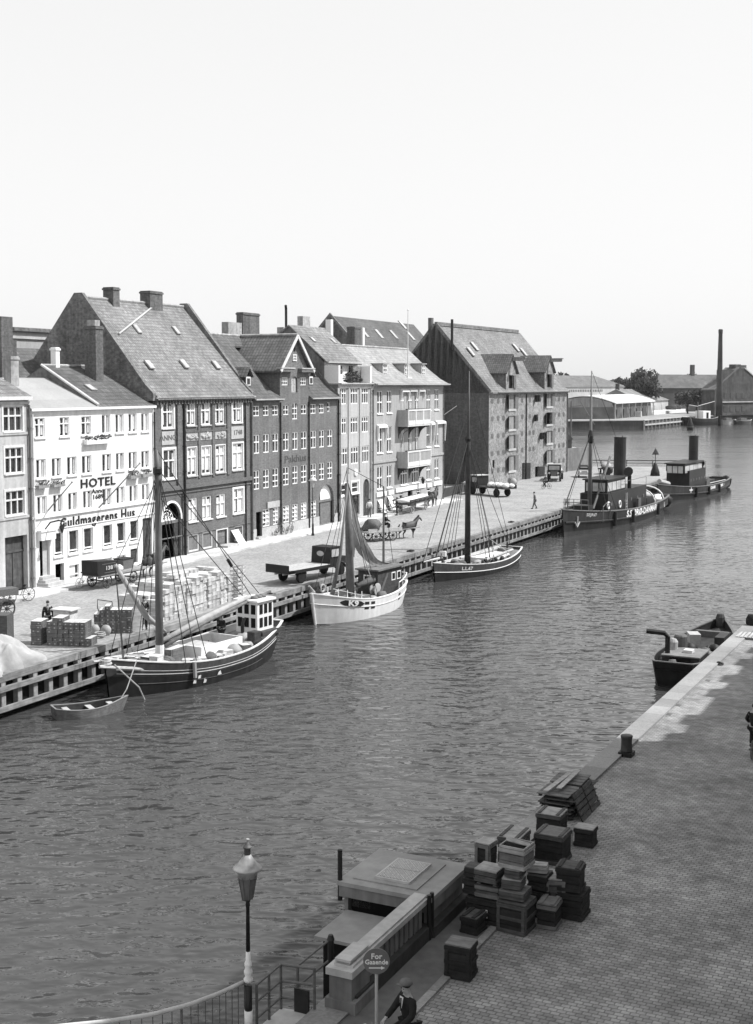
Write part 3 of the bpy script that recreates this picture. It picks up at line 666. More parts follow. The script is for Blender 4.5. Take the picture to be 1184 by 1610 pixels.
for xa, ya, xb, yb in ((187, 527, 238, 485),):
    mb = MB(); q = []
    for (x, y) in ((xa, ya), (xb, yb)):
        for it in range(70):
            yy = .2 + it * .095; u_, z_ = C.uz(x, y, yy); zr_ = ZC + .1 + (yy + .42) * sC
            if z_ <= zr_: break
        q.append((u_, yy, zr_ + .02))
    MB().path(q, .09, 5).build('roof_ladder', W['stone'], C.o)
# iron wall anchors on the big gable
mb = MB()
for (x, y, y2) in ((108, 510, 545), (127, 552, 570), (127, 478, 488)):
    p, q = C.yz(x, y, 0), C.yz(x, y2, 0); mb.box(-.06, .0, p[0] - .06, p[0] + .06, q[1], p[1])
mb.build('wall_anchor', W['black'], C.o)

# ------------------------------------------------------------------ D: dark merchant's house with gabled wall dormer
uD1 = FA.ucol(532, 6); ZD = 11.75
D = House(FA, uC1, uD1, 'merchant_house', "dark plastered merchant's house with a big gabled dormer over the middle")
cols = [(660, 696), (717, 751), (771, 805), (834, 867), (938, 971), (993, 1025), (1043, 1072)]
row(D, c3, cols, 676, 215, 275, cols=2, rows=(.5,), fr=.07, cross=.06)
row(D, c3, [(1090, 1106)], 1096, 195, 248, cols=1, rows=(.5,), fr=.06, cross=.06)
cc = [(663, 697), (718, 753), (772, 807), (834, 868), (888, 920), (939, 972), (995, 1026), (1044, 1074), (1092, 1122)]
row(D, c3, cc, 680, 382, 493, cols=2, rows=(.60,), sub=(0, 0), fr=.08, cross=.09)
for o in [q for q in D.o.children if q.name.startswith('window')][-9:]: pass
row(D, c3, cc, 680, 590, 702, cols=2, rows=(.62, .31), fr=.08, cross=.08)
row(D, c3, [(715, 757), (775, 808), (835, 870), (887, 920), (938, 972), (998, 1028)], 850, 795, 893, cols=2, rows=(.25, .5, .75), fr=.08, cross=.07, curtain=.7)
z0, z1 = D.z(*c3(902, 293)), D.z(*c3(902, 197)); a_, b_ = D.u(c3(887, 0)[0], z0), D.u(c3(918, 0)[0], z0)
D.window(a_, b_, z0, z1, cols=2, rows=(.33, .66), fr=.08, cross=.07); D.arch(a_, b_, z1 - .35, z1, W['brick_d'])
# doors
a_, b_ = D.u(c3(676, 0)[0], 2), D.u(c3(708, 0)[0], 2); zt_ = D.z(*c3(690, 832)); D.void(a_, b_, .3, zt_)
D.steps(a_ - .1, b_ + .1, 2, .15, .3)
a_, b_ = D.u(c3(1042, 0)[0], 2), D.u(c3(1128, 0)[0], 2); zs_, zt_ = D.z(*c3(1075, 765)), D.z(*c3(1085, 672))
D.open.append((a_, b_, .12, zt_)); D.arch(a_, b_, zs_, zt_, W['brick_d'], depth=.5)
zb_ = zs_ + .05
MB().prism([((a_ + b_) / 2 + (b_ - a_) / 2 * cos(pi * k / 10), .28, zb_ + (zt_ - zb_) * sin(pi * k / 10)) for k in range(11)], (0, .05, 0)).build('fanlight', W['white'], D.o)
o = MB().box(a_, b_, .3, .36, .12, zb_).box(a_, b_, .2, .4, zb_ - .2, zb_).build('portal_door', W['cratem'], D.o)
MB().box(a_ + .1, a_ + .75, .27, .33, .14, 3.0).build('door_gap', W['void'], o)
zp = D.z(*c3(850, 905))
D.wall(ZD, W['brick_d'], depth=.2)
_, zpl = D.uz(*c3(850, 912))
mb = MB(); opn = sorted([(h[0], h[1]) for h in D.open if h[2] < .5]); x = .0
zpl = min([h[2] for h in D.open if h[2] > .5]) - .06
for a, b in opn + [(D.w, D.w)]:
    if a - x > .05: MB().box(x, a, -.05, .02, .0, zpl).build('plinth', W['stone'], D.o)
    x = b
yD, zD = 5.5, 17.25
D.shell(ZD, 11, W['brick_d'], (yD, zD - .1, ZD), left=False)
prof = [(-.38, ZD + .0), (.6, ZD + .62), (yD, zD), (11.2, ZD)]
ug0, ug1 = D.u(440, 13), D.u(485, 13)
D.roof(prof, W['tile_d'], u0=.02, u1=ug0 - .05); D.roof(prof, W['tile_d'], u0=ug1 + .05, u1=D.w - .25)
D.roof([(yD - .8, zD - .9), (yD, zD), (11.2, ZD)], W['tile_d'], u0=ug0 - .05, u1=ug1 + .05)
MB().path([(.0, yD, zD + .03), (D.w - .3, yD, zD + .03)], .12, 6).build('ridge', W['chim_l'], D.o)
for a, b in ((0, ug0), (ug1, D.w)): D.band(ZD - .12, .12, .30, W['brick_d'], u0=a, u1=b); MB().box(a, b, -.48, -.36, ZD - .08, ZD + .02).build('gutter', W['stone'], D.o)
# the wall dormer
zc = D.z(462, 581); zap = D.z(465.7, 527.8); gh = []
def gwin(x0, x1, y0, y1, **k):
    z1, z0 = D.z(*c4(x0, y0)), D.z(*c4(x0, y1)); a, b = D.u(c4(x0, 0)[0], z0), D.u(c4(x1, 0)[0], z0); gh.append((a, b, z0, z1)); return a, b, z0, z1
c4 = cv(380, 480, 7.4)
for x0, x1 in ((467, 540), (682, 752)): a, b, z0, z1 = gwin(x0, x1, 838, 930); D.window(a, b, z0, z1, cols=3, rows=(.5,), fr=.07, cross=.05, hole=False)
a, b, z0, z1 = gwin(578, 648, 828, 1012); D.door(a, b, z0, z1, 'stone', panels=2, name='hoist_door', hole=False); D.arch(a, b, z1 - .25, z1, W['brick_d'])
D.wall(zc, W['brick_d'], z0=ZD, u0=ug0, u1=ug1, holes=gh, name='dormer_wall', y=-.003)
gm = (ug0 + ug1) / 2
mb = MB(); mb.poly([(ug0, -.003, zc), (ug1, -.003, zc), (gm, -.003, zap - .1)])
for s_, u_ in ((0, ug0), (1, ug1)): mb.poly([(u_, 0, ZD - .05), (u_, yD - .6, ZD - .05), (u_, yD - .6, zc), (u_, 0, zc)])
mb.build('dormer_gable', W['brick_d'], D.o)
for sg in (-1, 1):
    mb = MB(); ue = gm + sg * ((ug1 - ug0) / 2 + .45); ze = zc - .12
    mb.prism([(gm, -.35, zap + .05), (ue, -.35, ze), (ue, -.35, ze - .16), (gm, -.35, zap - .11)], (0, yD + .6, 0)); mb.build('dormer_roof', W['tile_y'], D.o)
    MB().beam((gm, -.38, zap - .02), (ue, -.38, ze - .06), .09, .26).build('bargeboard', W['offwhite'], D.o)
    x0 = gm + sg * .65; MB().box(min(x0, ue), max(x0, ue), -.40, .02, zc - .22, zc + .05).build('cornice', W['brick_d'], D.o)
    MB().box(min(x0, ue) - .03, max(x0, ue) + .03, -.46, .02, zc + .05, zc + .16).build('cornice', W['stone'], D.o)
MB().path([(gm, -.35, zap + .08), (gm, yD, zD + .05)], .13, 6).build('ridge', W['chim_l'], D.o)
a, b, z0, z1 = D.u(c4(590, 0)[0], 15), D.u(c4(634, 0)[0], 15), D.z(*c4(612, 648)), D.z(*c4(612, 572)); D.window(a, b, z0, z1, cols=2, rows=(.5,), fr=.07, cross=.05, hole=False, rec=-.03)
z0 = D.z(*c4(612, 535)); MB().prism([(gm + (-.16 if k < 5 else .16) * abs(cos(pi * k / 9)) , -.03, z0 + .55 * sin(pi * k / 9)) for k in range(10)], (0, .02, 0)).build('gable_opening', W['void'], D.o)
mb = MB().box(gm - .33, gm + .33, -.22, .0, z0 - 3.5, zc + 1.3); mb.build('hoist_pier', W['brick_d'], D.o) if False else None
# little roof dormers
for x, y0, y1 in ((399, 608, 577), (497, 606, 578)):
    u = D.u(x, 13); z0, z1 = D.z(x, y0), D.z(x, y1); w = .42; yb = 2.6; zf = z0 + (z1 - z0) * .55
    o = MB().box(u - w, u + w, .55, yb, z0, zf).build('roof_dormer', W['woodd'], D.o)
    MB().box(u - w + .08, u + w - .08, .50, .549, z0 + .1, zf - .08).build('dormer_window', W['white'], o); MB().box(u - w + .2, u + w - .2, .47, .499, z0 + .2, zf - .2).build('pane', W['glass'], o)
    mb = MB()
    for sg in (-1, 1): mb.prism([(u, .35, z1), (u + sg * (w + .2), .35, zf - .05), (u + sg * (w + .2), .35, zf - .13), (u, .35, z1 - .08)], (0, yb, 0))
    mb.build('dormer_hood', W['tile_y'], o)
# firewall parapet towards the next house
mb = MB(); pr = [(-.2, ZD - .1), (-.2, ZD + .3), (.7, ZD + 1.05), (2.2, ZD + 2.6), (yD - .2, zD + .3), (yD + .3, zD + .3), (11, ZD), (11, ZD - .3)]
mb.prism([(D.w - .25, y, z) for y, z in pr], (.24, 0, 0)); mb.build('gable_parapet', W['brick_g'], D.o)
for x in (815, 980): D.pipe(D.u(c3(x, 0)[0], 6), .12, ZD - .3, .065, -.1, 'black')
D.pipe(D.w - .15, .12, ZD - .2, .09, -.12, 'black'); 
u0, u1 = D.u(c3(737, 0)[0], 4), D.u(c3(806, 0)[0], 4); z0, z1 = D.z(*c3(772, 806)), D.z(*c3(772, 770)); MB().box(u0, u1, -.12, -.03, z0, z1).build('signboard', W['stone'], D.o)
u_, z_ = D.uz(*c3(905, 522)); text_obj('faded_lettering', 'Pakhus', .85, M('faded_paint', .085), D.o, at(u_, -.02, z_), .008, .012, 1.7)
# chimneys behind the ridge
for x0, x1, yt, yb, m_ in ((353, 376, 507, 530, 'chim_l'), (376, 404, 492, 530, 'chim'), (440, 458, 515, 528, 'chim_l')):
    yy = yD + .9; u0, u1 = D.uz(x0, 520, yy)[0], D.uz(x1, 520, yy)[0]; D.chimney((u0 + u1) / 2, yy, zD - 1.6, D.z((x0 + x1) / 2, yt, yy), (u1 - u0) * .92, .7, W[m_], cap=m_ == 'chim')
u_, z_ = D.uz(450, 515, yD + .9); MB().path([(u_, yD + .9, z_ - .2), (u_, yD + .9, z_ + 1.75), (u_ - .25, yD + .8, z_ + 2.1)], .13, 7).build('flue_pipe', W['black'], D.o)
u_, z_ = D.uz(387, 527, 1)

# ------------------------------------------------------------------ E: narrow house with roof terrace
c5 = cv(490, 540, 8.946)
uE1 = FA.ucol(584, 6); ZE = 13.0
E_ = House(FA, uD1, uE1, 'narrow_house', 'narrow light house with pilaster strips and a walled roof terrace')
ec = [(395, 492), (552, 653), (707, 802)]
row(E_, c5, ec, 445, 628, 855, cols=3, rows=(.68,), fr=.09, cross=.10, mul=.10)
row(E_, c5, ec, 445, 1045, 1272, cols=3, rows=(.68,), fr=.09, cross=.10, mul=.10)
c6 = cv(500, 480, 4.736)
row(E_, c6, [(165, 222), (247, 303), (330, 380)], 275, 1053, 1180, cols=3, rows=(.68,), fr=.09, cross=.10, mul=.10)
row(E_, c6, [(250, 304)], 278, 1312, 1400, cols=1, rows=(.5,), fr=.14, cross=.06, trim=.12, sill='white')
row(E_, c6, [(165, 222)], 195, 1330, 1420, cols=1, rows=(.5,), fr=.14, cross=.06, trim=.12, sill='white')
a_, b_ = E_.u(c6(337, 0)[0], 2), E_.u(c6(383, 0)[0], 2); zt_ = E_.z(*c6(360, 1292)); E_.open.append((a_, b_, .12, zt_)); E_.arch(a_, b_, zt_ - (b_ - a_) / 2, zt_, W['stucco_e'])
E_.door(a_, b_, .12, zt_, 'woodd', panels=2, hole=False)
a_, b_ = E_.u(c6(250, 0)[0], 1), E_.u(c6(310, 0)[0], 1); E_.window(a_, b_, .4, 2.4, cols=1, rows=(), fr=.12, mat='cratem')
E_.wall(ZE, W['stucco_e'], depth=.2); E_.shell(ZE, 10, W['brick_g'], left=True)
for x in (372, 520, 677, 830): u = E_.u(c5(x, 0)[0], 8); MB().box(u - .16, u + .16, -.10, .02, 4.6, ZE - .35).build('pilaster', W['stucco_e'], E_.o)
E_.band(ZE - .34, .34, .14, W['stucco_e']); E_.band(ZE, .12, .36, W['stone'])
u_, z_ = E_.uz(*c6(278, 1245)); MB().lathe([(.34, -.05), (.34, .05), (.24, .09)], 16, (u_, -.06, z_), mat=Matrix.Rotation(pi / 2, 3, 'X')).build('medallion', W['white'], E_.o)
E_.pipe(E_.w - .25, .12, ZE - .6, .08, -.12, 'stone', top=(.3, -.2, .6)); E_.pipe(.25, .12, ZE - .8, .07, -.12, 'stone')
# terrace parapets and the set-back white storey
yS = 1.45; zE = 15.05
for a, b, m_ in ((0, .35, 'white'), (E_.w - .35, E_.w, 'white')): MB().box(a, b, -.05, yS + 1.2, ZE + .12, ZE + 1.75).build('terrace_pier', W[m_], E_.o)
MB().box(E_.w - 2.2, E_.w - .36, yS - .5, yS - .3, ZE + .12, ZE + 1.75).build('terrace_wall', W['brick_g'], E_.o)
hs = []
sb = House.__new__(House); 
for x0, x1 in ((215, 295), (372, 445), (525, 600)):
    z0, z1 = E_.z(*c5(400, 440), yS), E_.z(*c5(400, 300), yS); a, b = E_.u(c5(x0, 0)[0], z0, yS), E_.u(c5(x1, 0)[0], z0, yS); a = max(a, .15); hs.append((a, b, z0, z1))
    E_.window(a, b, z0, z1, cols=2, rows=(.5,), fr=.07, cross=.06, hole=False, y=yS)
E_.wall(zE + .1, W['hotel'], y=yS, z0=ZE + .1, holes=hs, name='attic_wall'); MB().box(-.01, E_.w, -.0, 10, ZE - .02, ZE + .11).build('terrace_floor', W['stone'], E_.o)
yR, zR = 5.2, 18.62
E_.roof([(yS - .4, zE + .0), (yR, zR), (10, zE)], W['tile'], u0=-.1, u1=E_.w + .02); MB().box(-.2, E_.w + .1, yS - .55, yS - .4, zE - .05, zE + .08).build('gutter', W['stone'], E_.o)
W['plgable'] = M('plaster_gable', .17, .95, .2, 4, .2, .3)
for u in (-.02, E_.w): MB().poly([(u, yS, ZE), (u, yS, zE), (u, yR, zR - .15), (u, 9.9, zE), (u, 9.9, ZE)]).build('attic_gable', W['plgable'], E_.o)
mb = MB()
for k in range(420):
    t = RND.random(); x = E_.w * (.30 + .45 * t); y = RND.uniform(.1, .6); z = ZE + .15 + RND.random() ** 1.5 * (1.5 * (1 - abs(t - .45) * 1.6)); q = RND.uniform(0, 6)
    mb.poly([(x, y, z), (x + .16 * cos(q), y + .1, z + .1), (x + .05, y + .16 * sin(q), z + .18)])
mb.build('terrace_plants', W['leaf'], E_.o)
for x, w_, h_, m_ in ((482, 1.5, .95, 'chim_l'), (522, .5, .9, 'white')):
    u_, z_ = E_.uz(x, 515, yR); E_.chimney(u_, yR + .3, zR - .8, zR + h_, w_, .6, W[m_], cap=False)
for x, y in ((492, 535), (524, 537)):
    for it in range(60):
        yy = yS + it * .06; u_, z_ = E_.uz(x, y, yy); zr_ = zE + (zR - zE) * (yy - yS + .4) / (yR - yS + .4)
        if z_ <= zr_: break
    E_.skylight(u_, yy, zr_ + .05, atan((zR - zE) / (yR - yS + .4)), .5, .7)

# ------------------------------------------------------------------ F: house with two balconies
c7 = cv(580, 560, 8.457); c8 = cv(580, 690, 8.457)
uF1 = FA.ucol(697, 6); ZF = 12.95
Fh = House(FA, uE1, uF1, 'balcony_house', 'grey stuccoed house with two balconies and a flagpole on its pale roof')
fk = dict(cols=2, rows=(.5,), fr=.08, cross=.12, mul=.12, sill='white')
for cl in ((112, 183), (240, 305)):
    row(Fh, c7, [cl], cl[0] + 35, 462 if cl[0] < 200 else 460, 765 if cl[0] < 200 else 755, **fk)
    zt, zb = Fh.z(*c7(145, 940)), Fh.z(*c8(145, 188)); a, b = Fh.u(c7(cl[0], 0)[0], zb), Fh.u(c7(cl[1], 0)[0], zb); Fh.window(a, b, zb, zt, **fk)
    row(Fh, c8, [cl], 145, 368, 668, **fk)
for cl in ((768, 822), (875, 930)):
    row(Fh, c7, [cl], 900, 442, 712, **fk)
    zt, zb = Fh.z(*c7(900, 880)), Fh.z(*c8(900, 95)); a, b = Fh.u(c7(cl[0], 0)[0], zb), Fh.u(c7(cl[1], 0)[0], zb); Fh.window(a, b, zb, zt, **fk)
    row(Fh, c8, [cl], 900, 262, 525, **fk)
z2f = Fh.z(*c8(500, 150)); z1f = Fh.z(*c7(520, 705))
for zf, zt in ((z1f - .9, Fh.z(*c7(500, 450))), (z2f - .9, Fh.z(*c7(520, 930)))):
    for x0, x1 in ((425, 470), (525, 580), (615, 665)):
        a, b = Fh.u(c7(x0, 0)[0], zf), Fh.u(c7(x1, 0)[0], zf); Fh.window(a, b, zf, zt, cols=2, rows=(.62,), fr=.09, cross=.1, mul=.12, curtain=.4, name='balcony_door')
row(Fh, c8, [(425, 520), (575, 665)], 470, 350, 610, cols=3, rows=(.58,), fr=.09, cross=.13, mul=.12, sill='white')
# shop floor
z1 = Fh.z(*c8(545, 685)); a, b = Fh.u(c8(517, 0)[0], 2), Fh.u(c8(580, 0)[0], 2); Fh.void(a, b, .12, z1)
for x0, x1, yt, yb in ((120, 190, 790, 960), (245, 305, 765, 935), (400, 455, 715, 830), (632, 690, 670, 790), (770, 825, 655, 800), (872, 925, 640, 810)):
    xm = (x0 + x1) / 2; zt, zb = Fh.z(*c8(xm, yt)), max(.35, Fh.z(*c8(xm, yb))); a, b = Fh.u(c8(x0, 0)[0], zb), Fh.u(c8(x1, 0)[0], zb); Fh.window(a, b, zb, zt, cols=1, rows=(.75,), fr=.09, curtain=.95 if x0 in (120, 245, 872) else .5, mat='offwhite', name='shop_window')
Fh.wall(ZF, W['stucco_f'], depth=.2); Fh.shell(ZF, 9, W['stucco_f'], (4.45, 16.75, ZF))
zs1 = Fh.z(*c8(100, 310)); Fh.band(zs1 - .12, .24, .12, W['stucco_f'], 'string_course')
for x0, x1, yy in ((350, 742, 668), (95, 222, 735), (250, 318, 712), (768, 828, 615), (850, 962, 590)):
    z = Fh.z(*c8((x0 + x1) / 2, yy if x0 != 350 else 652)); a, b = Fh.u(c8(x0, 0)[0], z), Fh.u(c8(x1, 0)[0], z); MB().box(a, b, -.13, -.02, z - .22, z + .22).build('signboard', W['white'], Fh.o)
# roof with bell-cast eaves
yF, zF = 4.45, 16.9
prof = [(-.62, ZF + .05), (.5, ZF + .62), (2.0, ZF + 1.75), (yF, zF), (9.4, ZF)]
Fh.roof(prof, W['slate'], u0=-.05, u1=Fh.w + .35); MB().path([(0, yF, zF + .05), (Fh.w + .3, yF, zF + .05)], .12, 6).build('ridge', W['chim_l'], Fh.o)
MB().box(0, Fh.w + .2, -.55, .0, ZF - .12, ZF + .0).build('eaves_soffit', W['stucco_f'], Fh.o); MB().box(0, Fh.w + .35, -.74, -.62, ZF - .02, ZF + .1).build('gutter', W['stone'], Fh.o)
for x0, x1 in ((180, 235), (470, 520), (697, 740)):
    zt, zb = Fh.z(*c7(x0, 108), 1.2), Fh.z(*c7(x0, 270), 1.2); a, b = Fh.u(c7(x0, 0)[0], zt, 1.2), Fh.u(c7(x1, 0)[0], zt, 1.2)
    o = MB().box(a - .05, b + .05, 1.2, 3.6, zb - .1, zt).build('roof_dormer', W['stucco_f'], Fh.o)
    MB().box(a - .2, b + .2, 1.0, 3.9, zt, zt + .12).build('dormer_roof', W['slate'], o)
    mb = MB().box(a, a + .1, 1.13, 1.19, zb, zt).box(b - .1, b, 1.13, 1.19, zb, zt).box((a + b) / 2 - .05, (a + b) / 2 + .05, 1.13, 1.19, zb, zt)
    for q in (0, .33, .66, .94): mb.box(a, b, 1.12, 1.185, zb + (zt - zb) * q, zb + (zt - zb) * q + .08)
    mb.build('dormer_window', W['white'], o); MB().box(a + .05, b - .05, 1.186, 1.199, zb, zt).build('pane', W['glass'], o)
u_, z_ = Fh.uz(642, 593, .7); ut, zt = Fh.uz(641, 487, .7)
MB().tube((u_, .75, ZF + .6), (u_, .75, zt), .075, .04, 7).lathe([(.03, -.1), (.11, 0), (.03, .1)], 8, (u_, .75, zt)).build('flagpole', W['offwhite'], Fh.o); MB().box(u_ - .5, u_ + .5, .5, 1.0, ZF + .66, ZF + .78).build('pole_foot', W['white'], Fh.o)
# balconies
for zt, px0, px1, npost, pw, cv_ in ((z1f, 520, 820, 4, -1.2, c7), (z2f, 515, 825, 3, -1.2, c8)):
    a, b = Fh.u(cv_(px0, 0)[0], zt, pw), Fh.u(cv_(px1, 0)[0], zt, pw); z0 = zt - 1.75; zr_ = zt
    mb = MB().box(a, b, pw, .0, z0, z0 + .16).box(a, b, pw - .03, pw + .05, z0 + .16, z0 + .62).box(a, b, pw - .06, pw + .08, zr_ - .16, zr_)
    for k in range(npost): x = a + (b - a) * k / (npost - 1); mb.box(x - .11 if k else x, x + .11 if k < npost - 1 else x, pw - .055, pw + .1, z0 + .16, zr_ - .16) if 0 < k < npost - 1 else mb.box(x if k == 0 else x - .18, x + .18 if k == 0 else x, pw - .055, pw + .1, z0 + .16, zr_ - .16)
    o = mb.build('balcony', W['offwhite'], Fh.o)
    mb = MB(); n = int((b - a) / .16)
    for k in range(n): x = a + (b - a) * (k + .5) / n; mb.box(x - .055, x + .055, pw - .01, pw + .03, z0 + .62, zr_ - .16)
    mb.build('balusters', W['stucco_e'], o)
    MB().box(a - .06, a, pw, .0, z0 + .02, zr_ - .04).build('side_panel', W['stucco_f'], o); MB().box(b, b + .06, pw, .0, z0 + .02, zr_ - .04).build('side_panel', W['stucco_f'], o)
    MB().box(a + .05, b - .05, pw + .06, pw + .3, zr_ - .1, zr_ + .08).build('plants', W['leaf'], o)
    mb = MB()
    for x in (a + .3, (a + b) / 2, b - .3):
        arc = [(x - .1, -1.05 * (1 - sin(pi / 2 * k / 6)) - .03, z0 - .14 - 1.1 * (1 - cos(pi / 2 * k / 6))) for k in range(7)]
        mb.prism([(x - .1, -.01, z0 - .02), (x - .1, -1.08, z0 - .02)] + [(p[0], min(-.01, p[1]), p[2]) for p in arc], (.16, 0, 0))
    mb.build('bracket', W['woodd'], o)
    if cv_ is c7:
        MB().path([(a + .9, -.03, z0 - 2.2), (a + .9, -.3, z0 - .7), (a + 1.6, -.6, z0 - .3)], .03, 5).build('brace_rod', W['black'], o)
# light awnings half drawn over windows
def awning(x0, x1, yt, yb, conv, out=.32):
    zt, zb = Fh.z(*conv((x0 + x1) / 2, yt)), Fh.z(*conv((x0 + x1) / 2, yb)); a, b = Fh.u(conv(x0, 0)[0], zt), Fh.u(conv(x1, 0)[0], zt)
    mb = MB(); mb.prism([(a, -.02, zt), (a, -out, zt - .16), (a, -out, zt - .36), (a, -.02, zt - .30)], (b - a, 0, 0))
    for u in (a, b): mb.prism([(u - .04, -.05, zt - .2), (u - .04, -out, zt - .3), (u - .04, -.20, zb), (u - .04, -.03, zb + .2)], (.08, 0, 0))
    mb.build('awning', W['cloth_w'], Fh.o)
awning(415, 510, 430, 590, c7); awning(520, 615, 425, 560, c7); awning(640, 720, 425, 575, c7); awning(100, 215, 905, 1130, c7); awning(800, 850, 870, 1150, c7); awning(880, 995, 855, 1130, c7)
mb = MB(); u_, z_ = Fh.uz(*c7(985, 790)); MB().tube((u_, 0, z_), (u_ + .7, -1.4, z_ + 1.1), .04, n=6).build('flag_staff', W['stone'], Fh.o)
Fh.pipe(.15, .12, ZF - .5, .08, -.12, 'greyiron'); Fh.pipe(Fh.w - .12, .12, ZF - .4, .06, -.1, 'greyiron')
u_, z_ = Fh.uz(*c8(725, 560), -.6)
mb = MB().path([(u_ - .1, 0, z_ + .3), (u_ - .1, -.6, z_ + .45)], .03, 5).lathe([(.1, -.3), (.22, .15), (.24, .22), (.05, .42)], 8, (u_ - .1, -.6, z_)); mb.build('wall_lantern', W['black'], Fh.o)

# ------------------------------------------------------------------ G: long roof behind
yG = 19.0
g0, gz0 = FA.uz(527, 497, yG); g1, gz1 = FA.uz(648, 507, yG)
Gh = House(FA, g0 - 1.5, g1 + .5, 'rear_building', 'dark tiled roof with a row of pale skylights rising behind the balcony house', yoff=yG)
zrg = gz0; Gh.roof([(-9, zrg - 9.5), (0, zrg), (9, zrg - 9.5)], W['tile_d'], u0=.3); Gh.shell(zrg - 9.5, 9, W['brick_g'], (0, zrg - .1, zrg - 9.5), y0=-9)
MB().prism([(0, -9.2, zrg - 9.4), (0, 0, zrg + .35), (0, 9, zrg - 9.4)], (.3, 0, 0)).build('gable_parapet', W['brick_g'], Gh.o)
sg_ = 9.5 / 9
for x, y in ((573, 524), (596, 526), (619, 527), (633, 512), (646, 529)):
    for it in range(90):
        yy = -9 + it * .1; u_, z_ = Gh.uz(x, y, yy); zr_ = zrg + yy * sg_
        if z_ <= zr_: break
    Gh.skylight(u_, yy, zr_ + .06, atan(sg_), .8, 1.6)
u_, z_ = Gh.uz(559, 540, -6.5); Gh.chimney(u_, -6.3, zrg - 9, Gh.z(559, 514, -6.5), 1.7, 1.0, W['chim'])
u_, z_ = Gh.uz(566, 540, -6.5); Gh.chimney(u_ + .4, -6.3, zrg - 9, Gh.z(566, 515, -6.5), .5, 1.0, W['white'], cap=False)
# houses behind the hotel, top left
yB = 16.0
b0, bz = FA.uz(17, 514, yB); b1, _ = FA.uz(96, 518, yB)
Bb = House(FA, b0, b1 + 8, 'rear_house', 'pale rear building with a flat parapet behind the hotel roofs', yoff=yB)
Bb.shell(bz - .3, 8, W['stucco_f'], None); MB().poly([(0, 0, 0), (Bb.w, 0, 0), (Bb.w, 0, bz - .3), (0, 0, bz - .3)]).build('wall', W['stucco_f'], Bb.o)
Bb.band(bz - .9, .22, .15, W['stone']); Bb.band(bz - .3, .3, .3, W['brick_g']); MB().box(0, Bb.w, 0, 8, bz - .32, bz - .05).build('roof', W['zinc'], Bb.o)
r0, rz_ = FA.uz(0, 546, 11.5)
Rb = House(FA, r0 - 6, FA.uz(62, 546, 11.5)[0] + 7, 'rear_shed_roof', 'dark tiled lean-to roof below the pale rear building', yoff=11.5)
Rb.roof([(-3.6, rz_ - 3.4), (0, rz_), (3.8, rz_ - 3.4)], W['tile_d']); Rb.shell(rz_ - 3.4, 3.6, W['brick_g'], (0, rz_ - .1, rz_ - 3.4), y0=-3.4)
c0, cz_ = FA.uz(3, 540, 9.5); MBo = MB().box(-.6, .6, -.5, .5, 0, cz_ + 1.9).box(.6, 1.15, -.35, .35, 0, cz_ + .3); tag(MBo.build('chimney_stack', W['chim'], None, loc=FA.world(c0, 9.5, 0), rz=FA.rz), 'tall dark double chimney stack at the left edge above the roofs', 'chimney')

# ------------------------------------------------------------------ H: brick warehouse
c9 = cv(640, 480, 4.229)
HW = 29.6; ZH = 11.95; yH, zH = 7.64, 20.7
Wh = House(FH, 0, HW, 'warehouse', 'big brick warehouse with hatch columns, hoist dormers and dark blank gable end')
def hrect(x0, x1, yt, yb): xm = (x0 + x1) / 2; zt, zb = Wh.z(*c9(xm, yt)), Wh.z(*c9(xm, yb)); zm = (zt + zb) / 2; return Wh.u(c9(x0, 0)[0], zm), Wh.u(c9(x1, 0)[0], zm), zb, zt
W['hatchb'] = M('hatch_boards', .25, .85, .2, 4, .2, .2, kind='plank', bw=.16, bh=9, mort=.5, axis='xz')
def hatch(x0, x1, yt, yb, shl, shr, open_=True):
    a, b, z0, z1 = hrect(x0, x1, yt, yb); z0 = max(z0, .02)
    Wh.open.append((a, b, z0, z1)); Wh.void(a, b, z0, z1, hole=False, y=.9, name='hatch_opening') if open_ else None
    if not open_ : 
        o = MB().box(a, b, .12, .18, z0, z1).box((a + b) / 2 - .03, (a + b) / 2 + .03, .09, .13, z0, z1).build('hatch_door', W['hatchb'], Wh.o)
    w = (b - a) * .55
    if shl: MB().obox((a - .04 - w * .47, -.05 - w * .17, (z0 + z1) / 2), (w, .07, z1 - z0), Matrix.Rotation(radians(20), 3, 'Z')).build('shutter', W['woodd'], Wh.o)  # left leaf's shade put into a darker wood than the right leaf
    if shr: MB().obox((b + .05 + w / 2, -.05, (z0 + z1) / 2), (w, .06, z1 - z0)).build('shutter', W['board'], Wh.o)
    mb = MB().box(a - .3, b + .3, -.12, .02, z0 - .3, z0 - .02); mb.build('hatch_sill', W['stone'], Wh.o)
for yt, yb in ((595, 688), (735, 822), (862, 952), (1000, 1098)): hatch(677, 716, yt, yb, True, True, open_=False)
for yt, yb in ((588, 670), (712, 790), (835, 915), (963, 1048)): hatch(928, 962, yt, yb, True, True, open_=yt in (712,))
for x0, x1, yt, yb in ((853, 890, 597, 642), (846, 872, 726, 770), (885, 918, 846, 890)):
    a, b, z0, z1 = hrect(x0, x1, yt, yb); Wh.void(a, b, z0, z1, name='window_opening'); MB().obox((a - .3, -.3, (z0 + z1) / 2), (.8, .06, z1 - z0), Matrix.Rotation(radians(40), 3, 'Z')).build('shutter', W['woodd'], Wh.o)
for x0, x1, yt, yb in ((765, 784, 1048, 1158), (852, 880, 1072, 1170)):
    a, b, z0, z1 = hrect(x0, x1, yt, yb); Wh.void(a, b, .03, z1, name='doorway'); MB().obox((b + .45, -.25, z1 / 2), (.9, .07, z1 - .1), Matrix.Rotation(radians(-30), 3, 'Z')).build('door_leaf', W['woodd'], Wh.o)
